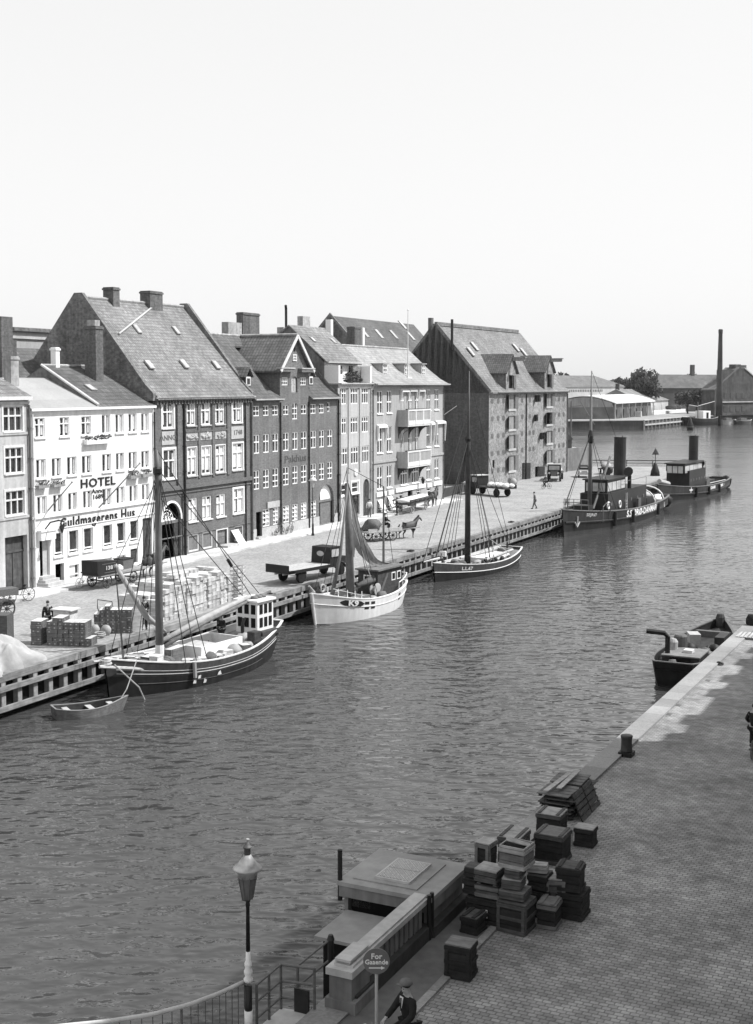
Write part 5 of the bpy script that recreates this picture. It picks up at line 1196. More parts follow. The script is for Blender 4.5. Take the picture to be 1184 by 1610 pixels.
for k, (x, y) in enumerate(((-.2, 1.1), (.6, 1.15), (1.6, .9), (2.2, .5), (2.8, .1))): MB().lathe([(.2, 0), (.24, .25), (.2, .5)], 9, (x, y, b2.deckz(x))).build('fish_barrel', W['cratem' if k % 2 else 'stone'], b2.o)
MB().blob((1.9, -.4, b2.deckz(1.9) + .25), (.6, .5, .35), 3).build('net_heap', W['hair'], b2.o, True); MB().blob((-1.5, 1.0, b2.deckz(-1.5) + .3), (.5, .35, .35), 6).build('net_heap', W['sail'], b2.o, True)
mb = MB()
for k in range(5): x = b2.L / 2 - .6 - k * .55; mb.tube((x, b2.hb(b2.tx(x), 1.8) - .05, b2.sheer(b2.tx(x))), (x, b2.hb(b2.tx(x), 1.8) - .05, b2.sheer(b2.tx(x)) + .5), .03, n=5)
mb.build('bow_stanchion', W['white'], b2.o)
MB().path([(b2.L / 2, 0, 2.0), (b2.L / 2 + .5, -.1, 2.5)], [.09, .07], 7).ring((b2.L / 2 - .3, .4, 2.3), .22, .06, 'y').build('anchor_gear', W['rope'], b2.o)
rig = MB(); top = Vector((xm + .1, 0, zt))
for sd in (1, -1):
    for dx in (-.6, .3): rig.path([top - Vector((0, 0, .8)), (xm + dx, sd * (b2.hb(b2.tx(xm), 1.2)), b2.sheer(b2.tx(xm)))], .02, 4, 0, False)
rig.path([top, (b2.L / 2 + .1, 0, 2.05)], .02, 4, 0, False); rig.path([top, (xz, -.2, zz)], .02, 4, 0, False); rig.path([(xz, -.2, zz), (-b2.L / 2, 0, 1.5)], .02, 4, 0, False); rig.build('rigging', W['wire'], b2.o)
MB().path([Vector((xm - .1, .2, zt - 3.5)), Vector((xw, .5, b2.deckz(xw) + .9))], .03, 4).path([(xs_ + .1, .2, dz + 1.3), (xm - .9, .6, dz + .45), (xm - 1.4, .7, dz + .3)], .035, 4).build('halyard', W['rope'], b2.o)

# ------------------------------------------------------------------ smack LL 67
b3 = Boat('sailing_smack', 'dark low sailing smack with a tall bare mast and white hatch, farther along the quay', 'sailing boat', (-37.9, 87.3), (-36.7, 100.4), 3.9, (1.25, .85, 1.5), .22, rakeb=.3, rakes=.25, ws=.5, tm=(.42, .42), qb=2.0, kk=(.9, .5, .55))
b3.hull([W['hullblack'], W['hullgrey'], W['offwhite']], [(.66, 0), (1, 1)], W['cratem'], W['offwhite'], .05); b3.strake(.64, W['white'], .03)
b3.text('L.L.67', b3.ah(732, 1.0), .80, .36, W['offwhite'], 1.3, .012)
xm = b3.at(735, 1.5); dz = b3.deckz(xm); zt = b3.zat(738, 583, xm); zm_ = b3.zat(736, 690, xm)
o = MB().path([(xm, 0, dz - .2), (xm, 0, zm_ - .3), (xm - .06, 0, zm_ + .6), (xm - .12, 0, zt)], [.25, .19, .12, .06], 9).build('mast', M('tarred_mast', .05, .5, .3, 2, .2, .3), b3.o, True); MB().lathe([(.2, -.2), (.26, 0), (.2, .2)], 8, (xm, 0, zm_)).build('mast_cap', W['black'], o)
MB().path([(b3.L / 2 - 1, 0, 1.75), (b3.L / 2 + 2.0, .15, 1.8)], [.1, .06], 7).build('bowsprit', W['woodp'], b3.o)
hx0, hx1 = b3.at(788, 1.2), b3.at(752, 1.2); MB().box(hx0, hx1, -.8, .8, dz, dz + .35).build('hatch', W['white'], b3.o)
xc = b3.at(794, 1.3); MB().box(xc - .45, xc + .45, -.5, .5, dz - .05, dz + .6).build('companionway', W['cratem'], b3.o); MB().tube((xc, .2, dz), (xc, .2, dz + 1.1), .07, n=6).build('stove_pipe', W['black'], b3.o)
for k in range(9):
    x = xm + .4 - k * .55; MB().blob((x, 1.15 + .2 * sin(k * 2), dz + .16), (.22, .2, .2), k, n=8).build('net_float', W['dark'], b3.o, True)
for k, (x, y) in enumerate(((xm - .6, .6), (xm + 1.2, -.3), (-2.6, .4), (-3.6, -.3), (-1.0, -1.0))): MB().blob((x, y, dz + .15), (.55, .4, .22), k + 3).build('canvas_heap', W[('tarp', 'cloth_m', 'rope')[k % 3]], b3.o, True)
MB().path([(xm - 1.5, .9, dz + .3), (-b3.L / 2 + 1, .7, dz + .5)], .1, 6).path([(xm - .5, -.9, dz + .4), (-b3.L / 2 + 1, -.5, dz + .6)], .1, 6).build('boom', W['woodp'], b3.o)
MB().tube((b3.L / 2 - 1.2, 0, dz), (b3.L / 2 - 1.2, 0, dz + 1.0), .1, n=7).lathe([(.15, 0), (.15, .5)], 8, (b3.L / 2 - 2.2, .2, dz)).build('bitts', W['woodd'], b3.o); MB().box(b3.L / 2 - 1.0, b3.L / 2 - .85, -.1, .45, dz + 1.2, dz + 1.6).build('name_board', W['white'], b3.o)
for k in range(26):
    x = RND.uniform(-b3.L * .42, xm + 1.5); y = RND.uniform(-1, 1) * (b3.hb(b3.tx(x), 1) - .5); r = RND.uniform(.15, .38); MB().blob((x, y, dz + .12), (r * 1.3, r, r * .8), k + 20, n=8, amp=.5).build('gear', W[('dark', 'cloth_m', 'tarp', 'cratem', 'dark')[k % 5]], b3.o, True)
rig = MB(); top = Vector((xm, 0, zm_))
for sd in (1, -1):
    for dx in (-1.1, -.4, .3): rig.path([top, (xm + dx, sd * (b3.hb(b3.tx(xm), 1) + .05), b3.sheer(b3.tx(xm)))], .025, 4, 0, False)
rig.path([top, (b3.L / 2, 0, 1.6)], .055, 4, 0, False); rig.path([top, (b3.L / 2 - .6, .1, 1.6)], .03, 4, 0, False); rig.path([top, (-3.2, .1, 1.4)], .025, 4, 0, False); rig.path([top, (-b3.L / 2 + .5, .1, 1.4)], .025, 4, 0, False); rig.path([(xm - .1, 0, zt - .3), (-b3.L / 2, 0, 1.4)], .02, 4, 0, False); rig.path([(xm, 0, zt - 3), (b3.L / 2 + 2.0, .1, 1.8)], .025, 4, 0, False)
rig.build('rigging', W['wire'], b3.o)
MB().tube((-1.4, .6, dz), (-1.3, .6, dz + 2.4), .04, n=5).build('ensign_staff', W['woodd'], b3.o); MB().path([(-4.2, 1.2, 1.0), (-4.9, -1.4, 2.2), (-5.2, -1.8, 2.9)], .045, 5).build('mooring_rope', W['rope'], b3.o)

# ------------------------------------------------------------------ the two steam tugs
W['tughull'] = M('tug_hull', .016, .55, .3, 2, .3, .4); W['tugbul'] = M('tug_bulwark', .034, .55, .2, 2, .25, .4); W['tughouse'] = M('tug_deckhouse', .022, .5, .3, 2, .2); W['funnel'] = M('funnel_paint', .032, .45, .2, 1.5, .25, .3)
W['tuglower'] = M('tug_waterline_paint', .05, .6, .2, 1, .2, .3)
def tug(name, label, bow, stern, B, sheer, txt, big):
    b = Boat(name, label, 'tugboat', bow, stern, B, sheer, .95, rakeb=.5, rakes=1.2, ws=.5, tm=(.36, .40), qb=1.75, kk=(.93, .45, .5), zk=-.6)
    b.hull([W['tuglower'], W['tughull'], W['tugbul'], W['tughouse']], [(.28, 0), (.62, 1), (1, 2)], W['cratem'], W['cratem'], .09, n=30)
    b.strake(.62, W['tugbul'], .10, .02, .99, name='rubbing_strake')
    return b
t1 = tug('steam_tug', 'dark steam tug with a thick black funnel and a mast, DANMARK painted along its side', (-37.85, 118.6), (-37.0, 151.2), 5.7, (1.6, 1.6, 2.75), '', True)
xl = t1.at(1008, 2, 2.6); t1.text('S.SJØRØ-DANMARK', t1.ah(1014, 1.3), .80, .95, W['white'], 1.30, .03)
t1.text('L', t1.ah(967, 1.5), .82, .7, W['white'], 1.5, .05); t1.text('SEJRØ', t1.ah(926, 1.9), .86, .42, W['stone'], 1.9, .01)
def cross(b, px, f, s_=.42):
    x = b.ah(px, 1.2); t = b.tx(x); b.patch(x - .09, x + .09, f - s_ / 3.4, f + s_ / 3.4, W['white'], 'cross_mark', n=1); b.patch(x - .5, x + .5, f - .035, f + .035, W['white'], 'cross_mark', n=4)
cross(t1, 1048, .80)
def tug_top(b, funnel_px, funnel_y, fr, house_px, wheel_px, ytop_house, ytop_wheel, mastpx=None, masty=None, wh_w=2.0):
    h0, h1 = b.at(house_px[1], 3.0), b.at(house_px[0], 3.0); zd = b.deckz((h0 + h1) / 2); xc = (h0 + h1) / 2
    zh = b.zat(0, ytop_house, xc); o = house(MB(), h0, h1, 1.5, zd, zh).build('deckhouse', W['tughouse'], b.o)
    for k in range(6): x = h0 + (h1 - h0) * (k + .5) / 6; MB().lathe([(.2, 0), (.2, .03)], 12, (x, 1.5, zd + (zh - zd) * .6), mat=Matrix.Rotation(-pi / 2, 3, 'X')).build('porthole', W['greyiron'], o)
    MB().path([(h0, 1.45, zh + .0), (h0, 1.45, zh + .9), (h1 * .6 + h0 * .4, 1.45, zh + .9)], .03, 5).build('rail', W['greyiron'], o)
    w0, w1 = b.at(wheel_px[1], 5.0), b.at(wheel_px[0], 5.0); zw = b.zat(0, ytop_wheel, (w0 + w1) / 2)
    w_o = house(MB(), w0, w1, 1.2, zh - .02, zw).build('wheelhouse', W['tughouse'], b.o); MB().box(w0 - .2, w1 + .25, -1.4, 1.4, zw, zw + .12).build('wheelhouse_roof', W['tugbul'], w_o)
    nw = 4
    for k in range(nw): x = w0 + .15 + (w1 - w0 - .2) * k / nw; MB().box(x, x + (w1 - w0) / nw - .22, 1.19, 1.225, zw - 1.15, zw - .25).build('pane', W['skyglass'], w_o)
    for k in range(3): y = -1.05 + k * .72; MB().box(w1 - .02, w1 + .025, y, y + .6, zw - 1.15, zw - .25).build('pane', W['skyglass'], w_o)
    xf = b.at(funnel_px, 5.0); zf0 = zh - .1; zf1 = b.zat(0, funnel_y, xf)
    f_o = MB().path([(xf, 0, zf0), (xf - .12, 0, zf1)], fr, 20, caps=True).build('funnel', W['funnel'], b.o, False)
    mb = MB()
    for z in (zf0 + .3, zf0 + (zf1 - zf0) * .55, zf1 - .08): mb.ring((xf - .12 * (z - zf0) / (zf1 - zf0), 0, z), fr, .045, 'z', 24)
    mb.build('funnel_band', W['black'], f_o); MB().tube((xf - fr - .2, 0, zf0), (xf - fr - .35, 0, zf1 + .1), .09, n=7).build('steam_pipe', W['greyiron'], f_o)
    return h0, h1, zh, zw, xf
h0, h1, zh, zw, xf = tug_top(t1, 974, 687, .66, (934, 996), (937, 966), 768, 752)
def cowl(b, px, y, zb, py, r=.32):
    x = b.at(px, zb + 2, y); zt = b.zat(px, py, x, y); r = r
    MB().path([(x, y, zb - .2), (x, y, zt - .75), (x + .1, y, zt - .4), (x + .5, y, zt - .28)], [r * .6, r * .6, r * .9, r * 1.5], 10).build('ventilator', W['black'], b.o)
cowl(t1, 990, 1.3, zh, 737, .36); cowl(t1, 957, -1.4, zh, 737, .34)
xm = t1.at(927, 3.0); dz = t1.deckz(xm); zt = t1.zat(932, 583, xm); zc = t1.zat(930, 690, xm)
o = MB().path([(xm, 0, dz), (xm - .1, 0, zc), (xm - .22, 0, zt)], [.24, .17, .06], 8).build('mast', W['mast'], t1.o, True); MB().lathe([(.16, -.5), (.3, -.3), (.3, .3), (.14, .9)], 8, (xm - .1, 0, zc)).build('mast_lamp', W['black'], o)
xd = t1.at(959, 4.5, .6); MB().path([(xm - .3, .3, dz + 1.1), (xd, .6, t1.zat(959, 718, xd, .6))], [.11, .13], 8).build('derrick_boom', W['cratem'], t1.o)
mb = MB(); top = Vector((xm - .1, 0, zc + .6))
for q in ((t1.L / 2 - .3, 0, 3.2), (xm + 1.2, 2.2, 2.4), (xm - .6, 2.6, 2.2), (xm + 1.2, -2.2, 2.4), (xm - .6, -2.6, 2.2)): mb.path([top, q], .03, 4, 0, False)
mb.path([(xm - .2, 0, zt), (xf, 0, zw + 3)], .025, 4, 0, False); mb.build('rigging', W['wire'], t1.o)
mb = MB()   # bow railing
for sd in (1, -1):
    P_ = [Vector(t1.pt(t, 1, sd, -.1)) for t in (.86, .90, .94, .97)]
    for p in P_: mb.tube(p, p + Vector((0, 0, 1.1)), .035, n=5)
    mb.path([p + Vector((0, 0, 1.1)) for p in P_], .03, 5).path([p + Vector((0, 0, .6)) for p in P_], .03, 5)
mb.build('bow_railing', W['greyiron'], t1.o)
x = t1.at(916, 3.0); MB().box(x - .9, x + .7, -.8, .8, t1.deckz(x) - .1, t1.deckz(x) + 1.5).build('companionway', W['tughouse'], t1.o)
MB().box(xm + .6, xm + 1.7, -.7, .7, dz - .05, dz + .8).tube((xm + 1.15, -1.2, dz + .6), (xm + 1.15, 1.2, dz + .6), .25, n=10).build('windlass', W['tughouse'], t1.o)
xs = t1.at(1000, 1.5, 1.6); MB().obox((xs, 1.9, t1.deckz(xs) + .9), (1.0, .25, 1.7)).build('locker', W['greyiron'], t1.o)
for a_ in (1000, 1014):   # white towing arches
    x = t1.at(a_, 2.5); MB().path([(x, 2.3 * cos(pi * k / 12), t1.deckz(x) + 2.4 * sin(pi * k / 12) ** .6) for k in range(13)], .08, 6).build('towing_arch', W['white'], t1.o)
x = t1.at(1006, 2); house(MB(), x - 2.2, x + 1.4, 1.2, t1.deckz(x), t1.deckz(x) + 1.3).build('engine_casing', W['tugbul'], t1.o); MB().blob((x - .6, .3, t1.deckz(x) + 1.5), (1.5, .9, .45), 2).build('tarpaulin', W['tarp'], t1.o, True)
x = t1.at(1032, 1.2); lb = MB(); MB().blob((x, .2, t1.deckz(x) + .55), (1.7, .65, .5), 11, amp=.08).build('lifeboat', W['white'], t1.o, True); MB().ring((x, .2, t1.deckz(x) + .75), .6, .16, 'z').build('rope_coil', W['hair'], t1.o)
for b, pts in ((t1, ((994, 1.5), (1033, 1.3), (965, 1.7))),):
    for px, z in pts: x = b.ah(px, z); t = b.tx(x); MB().path([(x, b.hb(t, 1.6) + .16, b.sheer(t) - .1), (x, b.hb(t, .8) + .2, .25)], [.14, .2], 8).build('fender', W['dark'], b.o)
t = .02; MB().blob((t1.x(0, 1.2) - .1, 1.0, .9), (.5, .9, .8), 3).build('stern_fender', W['dark'], t1.o, True)
xa = t1.L / 2 - 2.2; MB().path([(xa, t1.hb(t1.tx(xa), 1.6) + .12, 1.9), (xa + .1, t1.hb(t1.tx(xa), 1.2) + .14, .9)], .08, 6).path([(xa + .5, t1.hb(t1.tx(xa + .5), 1.0) + .16, 1.35), (xa + .15, t1.hb(t1.tx(xa), .8) + .16, .85), (xa - .35, t1.hb(t1.tx(xa - .3), 1.0) + .16, 1.3)], .09, 6).build('anchor', W['stone'], t1.o)

for px, y, z in ((957, 1.55, 2.0), (975, 1.55, 2.2)): x = t1.at(px, z + 1, y); MB().ring((x, y, t1.deckz(x) + 1.5), .34, .08, 'y', 16).build('lifebuoy', W['white'], t1.o)
mb = MB(); x = t1.at(985, 2.5, 1.6)
for k in range(6): mb.tube((x - .25, 1.62, t1.deckz(x) + .2 + k * .3), (x + .25, 1.62, t1.deckz(x) + .2 + k * .3), .03, n=4)
mb.tube((x - .25, 1.62, t1.deckz(x)), (x - .25, 1.62, t1.deckz(x) + 2.6), .035, n=4).tube((x + .25, 1.62, t1.deckz(x)), (x + .25, 1.62, t1.deckz(x) + 2.6), .035, n=4).build('ladder', W['stone'], t1.o)
x = t1.at(952, 2.0, 1.9); MB().path([(x + 1.2, 2.0, t1.deckz(x)), (x + 1.1, 2.0, t1.deckz(x) + 1.5), (x, 2.0, t1.deckz(x) + 1.8), (x - 1.2, 2.0, t1.deckz(x) + 1.7), (x - 1.5, 2.0, t1.deckz(x))], .05, 5).build('deck_rail', W['greyiron'], t1.o)
for k in range(14):
    x = RND.uniform(-t1.L * .4, t1.L * .3); y = RND.choice((-1, 1)) * RND.uniform(1.6, 2.2); r = RND.uniform(.2, .45); MB().blob((x, y * min(1, (t1.hb(t1.tx(x), 1.5) - .5) / 2.2), t1.deckz(x) + r * .6), (r * 1.3, r, r), k, n=8, amp=.4).build('deck_gear', W[('dark', 'cloth_m', 'greyiron', 'rope')[k % 4]], t1.o, True)
t2 = tug('steam_tug', 'smaller dark tug with a slender funnel and white cross, moored astern of the larger tug', (-37.6, 155.6), (-36.2, 186.0), 5.4, (1.5, 1.5, 2.6), '', False)
t2.text('DANM', t2.ah(1121, 1.2), .83, .55, W['offwhite'], 1.3, .04); t2.patch(t2.ah(1143, 1.2), t2.ah(1132, 1.2), .74, .92, W['offwhite'], 'name_panel')
cross(t2, 1084, .82, .5)
h0, h1, zh, zw, xf = tug_top(t2, 1090, 685, .62, (1066, 1092), (1062, 1090), 737, 727)
cowl(t2, 1104, 1.0, zh - .6, 725, .34)
x = t2.at(1108, 2, .4); house(MB(), x - 3, x + 2.0, 1.1, t2.deckz(x), t2.deckz(x) + 1.2).build('engine_casing', W['tugbul'], t2.o); MB().lathe([(.8, -.3), (.95, -.3), (.95, .3), (.8, .3)], 14, (x + 1.5, 1.0, t2.deckz(x) + .8), mat=Matrix.Rotation(pi / 2, 3, 'X')).build('hose_reel', W['greyiron'], t2.o)
MB().tube((h0 - 1, 1, t2.deckz(0) + .8), (-t2.L / 2 + 2, 1.4, t2.deckz(-10) + .8), .07, n=6).build('tow_spar', W['stone'], t2.o)
for px in (1093, 1114, 1130): x = t2.ah(px, 1.3); t = t2.tx(x); MB().path([(x, t2.hb(t, 1.5) + .14, t2.sheer(t) - .15), (x, t2.hb(t, .7) + .18, .35)], [.14, .19], 8).build('fender', W['dark'], t2.o)
MB().blob((t2.x(0, 1.2) - .1, .8, .9), (.45, .8, .9), 8).build('stern_fender', W['dark'], t2.o, True)
MB().path([(t2.L / 2 - .4, 0, 2.95), (t2.L / 2 - 4.5, 0, 2.35)], .28, 8).build('bow_cover', W['tarp'], t2.o)

# ------------------------------------------------------------------ motor lighter by the right quay
b4 = Boat('motor_lighter', 'dark open motor lighter with a bent exhaust pipe, lying against the right quay', 'barge', (-13.9, 72.8), (-14.0, 61.9), 3.3, (1.3, 1.0, 1.65), .4, rakeb=.5, rakes=.45, ws=.56, tm=(.34, .5), qb=2.2, kk=(.95, .55, .7))
b4.hull([W['hullblack'], W['hullblack'], W['tughouse']], [(1, 1)], W['tugbul'], W['greyiron'], .05)
dz = b4.deckz(-3); 
house(MB(), -4.3, -2.2, .92, dz - .2, dz + .62).build('cabin', W['tugbul'], b4.o); MB().box(-4.36, -2.14, -.97, .97, dz + .62, dz + .68).build('cabin_roof', M('grey_cabin_roof', .20, .7, .2, 4), b4.o); MB().box(-4.34, -4.3, -.5, .5, dz - .1, dz + .58).build('cabin_doorway', W['void'], b4.o)
MB().box(-3.5, -3.0, -.4, .05, dz + .68, dz + .82).build('skylight', W['offwhite'], b4.o)
MB().path([(-3.9, .75, dz + .5), (-3.9, .75, dz + 1.5), (-4.0, .9, dz + 1.7), (-4.25, 1.75, dz + 1.78)], .13, 8).build('exhaust_pipe', W['black'], b4.o)
MB().lathe([(.30, 0), (.34, .1), (.34, 1.0), (.28, 1.08)], 14, (-1.9, .55, dz + .2)).build('tank', W['greyiron'], b4.o); MB().lathe([(.2, 0), (.22, .4), (.12, .55)], 10, (-2.8, .7, dz + .66)).build('bollard', W['stone'], b4.o)
for k, (x, y, r) in enumerate(((-1.5, -.6, .35), (-.9, .3, .4), (-2.0, -.9, .3), (-4.7, .3, .25), (-.4, -.9, .35))): MB().blob((x, y, dz + .35), (r, r, r * .9), k, n=9).build('deck_gear', W[('cloth_m', 'dark', 'greyiron')[k % 3]], b4.o, True)
for k in range(18):
    x, y, r = RND.uniform(-2.1, 3.2), RND.uniform(-1.0, 1.0), RND.uniform(.15, .34); MB().blob((x, y, dz + (.12 if x < .2 else -.2)), (r * 1.2, r, r), k + 40, n=8, amp=.5).build('deck_gear', W[('dark', 'cloth_m', 'greyiron', 'dark', 'rope')[k % 5]], b4.o, True)
MB().box(.3, 3.6, -1.15, 1.15, dz - .45, dz - .4).build('hold_floor', W['void'], b4.o); MB().box(.0, .35, -1.3, 1.3, dz - .3, dz + .2).box(3.4, 3.75, -1.3, 1.3, dz - .2, dz + .55).build('hold_beam', W['greyiron'], b4.o)
MB().obox((1.4, -.9, dz + .3), (1.6, .5, 1.0)).build('hold_locker', W['tugbul'], b4.o); MB().obox((1.3, .6, dz + .55), (1.0, .6, .5), Matrix.Rotation(.4, 3, 'Z')).build('cargo_chest', W['stone'], b4.o)
MB().lathe([(.22, 0), (.26, .5), (.18, .7)], 10, (5.3, 0, b4.deckz(5.3))).build('bow_bitt', W['woodd'], b4.o)
# ================================================================== figures
def skinned(name, pts, edges, mat, parent, root, lv=1):
    bm = bmesh.new(); vs = {}; ly = bm.verts.layers.skin.verify()
    for k, (x, y, z, r) in pts.items():
        v = bm.verts.new((x, y, z)); v[ly].radius = (r, r) if not isinstance(r, tuple) else r; v[ly].use_root = (k == root); vs[k] = v
    for a, b in edges: bm.edges.new((vs[a], vs[b]))
    me = bpy.data.meshes.new(name); bm.to_mesh(me); bm.free()
    o = bpy.data.objects.new(name, me); COL.objects.link(o); o.modifiers.new('skin', 'SKIN').use_smooth_shade = True
    m = o.modifiers.new('sub', 'SUBSURF'); m.levels = m.render_levels = lv
    dg = bpy.context.evaluated_depsgraph_get(); me2 = bpy.data.meshes.new_from_object(o.evaluated_get(dg)); o.modifiers.clear(); o.data = me2; bpy.data.meshes.remove(me)
    me2.name = name; me2.materials.clear(); me2.materials.append(mat); me2.shade_smooth(); o.parent = parent; return o
def person(label, loc, rz, arms='hang', legs='stand', jacket='cloth_d', trousers='cloth_d', hat=None, lean=0.0, fingers=False, shirt=False, group=None):
    """figure facing +x, feet at z=0"""
    t = thing('person', label, 'person', loc, rz, group)
    J = dict(pel=(0, 0, .95, .125), spi=(.01, 0, 1.18, .12), che=(.0, 0, 1.38, .13), nek=(.0, 0, 1.52, .052), hd0=(.02, 0, 1.61, .078), hd1=(.015, 0, 1.70, .080), nos=(.115, 0, 1.62, .016))
    E = [('pel', 'spi'), ('spi', 'che'), ('che', 'nek'), ('nek', 'hd0'), ('hd0', 'hd1'), ('hd0', 'nos')]
    AR = {'hang': ((.0, .25, 1.14), (.06, .26, .90)), 'pocket': ((-.08, .28, 1.15), (.10, .20, .97)), 'hold': ((-.02, .25, 1.15), (.24, .10, 1.14)), 'bars': ((.12, .27, 1.22), (.40, .22, 1.10)), 'reach': ((.2, .26, 1.3), (.48, .22, 1.28)), 'up': ((.1, .3, 1.5), (.15, .3, 1.75))}[arms]
    LG = {'stand': (((.02, .10, .50), (.0, .11, .08)), ((.02, -.10, .50), (-.04, -.12, .08))), 'walk': (((.14, .09, .51), (.24, .10, .10)), ((.0, -.09, .50), (-.22, -.10, .12))), 'sit': (((.42, .11, .92), (.38, .11, .46)), ((.42, -.11, .86), (.34, -.11, .40))), 'ride': (((.34, .10, .70), (.20, .11, .30)), ((.38, -.10, .86), (.26, -.11, .46)))}[legs]
    for sd, (sx) in ((1, 'l'), (-1, 'r')):
        J['sh' + sx] = (0, sd * .17, 1.43, .062); e, w = AR; J['el' + sx] = (e[0], sd * e[1], e[2], .043); J['wr' + sx] = (w[0], sd * w[1], w[2], .03)
        d = Vector((w[0] - e[0], sd * (w[1] - e[1]), w[2] - e[2])).normalized(); p = Vector((w[0], sd * w[1], w[2])); q = p + d * .07; J['ha' + sx] = (q.x, q.y, q.z, .034)
        E += [('che', 'sh' + sx), ('sh' + sx, 'el' + sx), ('el' + sx, 'wr' + sx), ('wr' + sx, 'ha' + sx)]
        if fingers:
            for k in range(4):
                s_ = Vector((.0, .0, 0)) ; off = Vector((0, 0, 1)).cross(d) if abs(d.z) < .9 else Vector((1, 0, 0)); b_ = q + off.normalized() * (.024 * (k - 1.5)) + d * .03; c_ = b_ + d * (.035 + .008 * (k in (1, 2))) + Vector((0, 0, -.018)); 
                J['f%s%d' % (sx, k)] = (b_.x, b_.y, b_.z, .0105); J['g%s%d' % (sx, k)] = (c_.x, c_.y, c_.z, .009); E += [('ha' + sx, 'f%s%d' % (sx, k)), ('f%s%d' % (sx, k), 'g%s%d' % (sx, k))]
            b_ = p + d * .02 + Vector((0, -sd * .04, .02)); c_ = b_ + d * .05; J['t' + sx] = (b_.x, b_.y, b_.z, .012); J['u' + sx] = (c_.x, c_.y, c_.z, .010); E += [('wr' + sx, 't' + sx), ('t' + sx, 'u' + sx)]
        k_, a_ = LG[0 if sd > 0 else 1]; J['hi' + sx] = (0, sd * .09, .90, .092); J['kn' + sx] = (*k_, .06); J['an' + sx] = (*a_, .042); J['to' + sx] = (a_[0] + .15, a_[1] + sd * .02, a_[2] - .05, .035)
        E += [('pel', 'hi' + sx), ('hi' + sx, 'kn' + sx), ('kn' + sx, 'an' + sx), ('an' + sx, 'to' + sx)]
    if lean:
        for k, v in list(J.items()):
            if v[2] > .95 : h = v[2] - .95; J[k] = (v[0] * cos(lean) + h * sin(lean), v[1], .95 + h * cos(lean) - v[0] * sin(lean), v[3])
    g = lambda ks, ex: {k: (J[k][0], J[k][1], J[k][2], J[k][3] + ex) for k in ks}; ed = lambda ks: [e for e in E if e[0] in ks and e[1] in ks]
    skinned('body', J, E, W['skin'], t, 'pel')
    ks = ['pel', 'spi', 'che', 'shl', 'ell', 'wrl', 'shr', 'elr', 'wrr']; skinned('jacket', g(ks, .028), ed(ks), W[jacket], t, 'pel')
    ks = ['pel', 'hil', 'knl', 'anl', 'hir', 'knr', 'anr']; skinned('trousers', g(ks, .024), ed(ks), W[trousers], t, 'pel')
    for sx in 'lr': a, b = J['an' + sx], J['to' + sx]; MB().path([(a[0] - .05, a[1], a[2] - .04), (a[0] + .05, a[1], a[2] - .03), (b[0] + .03, b[1], b[2])], [.05, .058, .04], 7).build('shoe', W['dark'], t, True)
    h = Vector(J['hd1'][:3])
    MB().blob(h + Vector((-.02, 0, .025)), (.105, .095, .085), 2, n=10, amp=.08).build('hair', W['hair'], t, True)
    if hat: MB().lathe([(.13, 0), (.125, .03), (.10, .07), (.03, .09)], 12, h + Vector((.0, 0, .03))).box(h.x + .06, h.x + .17, -.07, .07, h.z + .03, h.z + .045).build('cap', W[hat], t, True)
    hd = Vector(J['hd0'][:3]); mb = MB()
    for sd in (1, -1): mb.blob(hd + Vector((.085, sd * .033, .045)), (.012, .016, .009), 1, n=6, amp=0)
    mb.build('eyes', W['dark'], t, True)
    MB().box(hd.x + .083, hd.x + .094, -.025, .025, hd.z - .045, hd.z - .036).build('mouth', W['hair'], t)
    if shirt: c_ = Vector(J['che'][:3]); MB().prism([(c_.x + .145, .05, c_.z + .12), (c_.x + .165, .0, c_.z - .18), (c_.x + .145, -.05, c_.z + .12)], (.012, 0, 0)).build('shirt_front', W['cloth_w'], t); MB().box(c_.x + .158, c_.x + .175, -.014, .014, c_.z - .15, c_.z + .10).build('necktie', W['dark'], t)
    return t
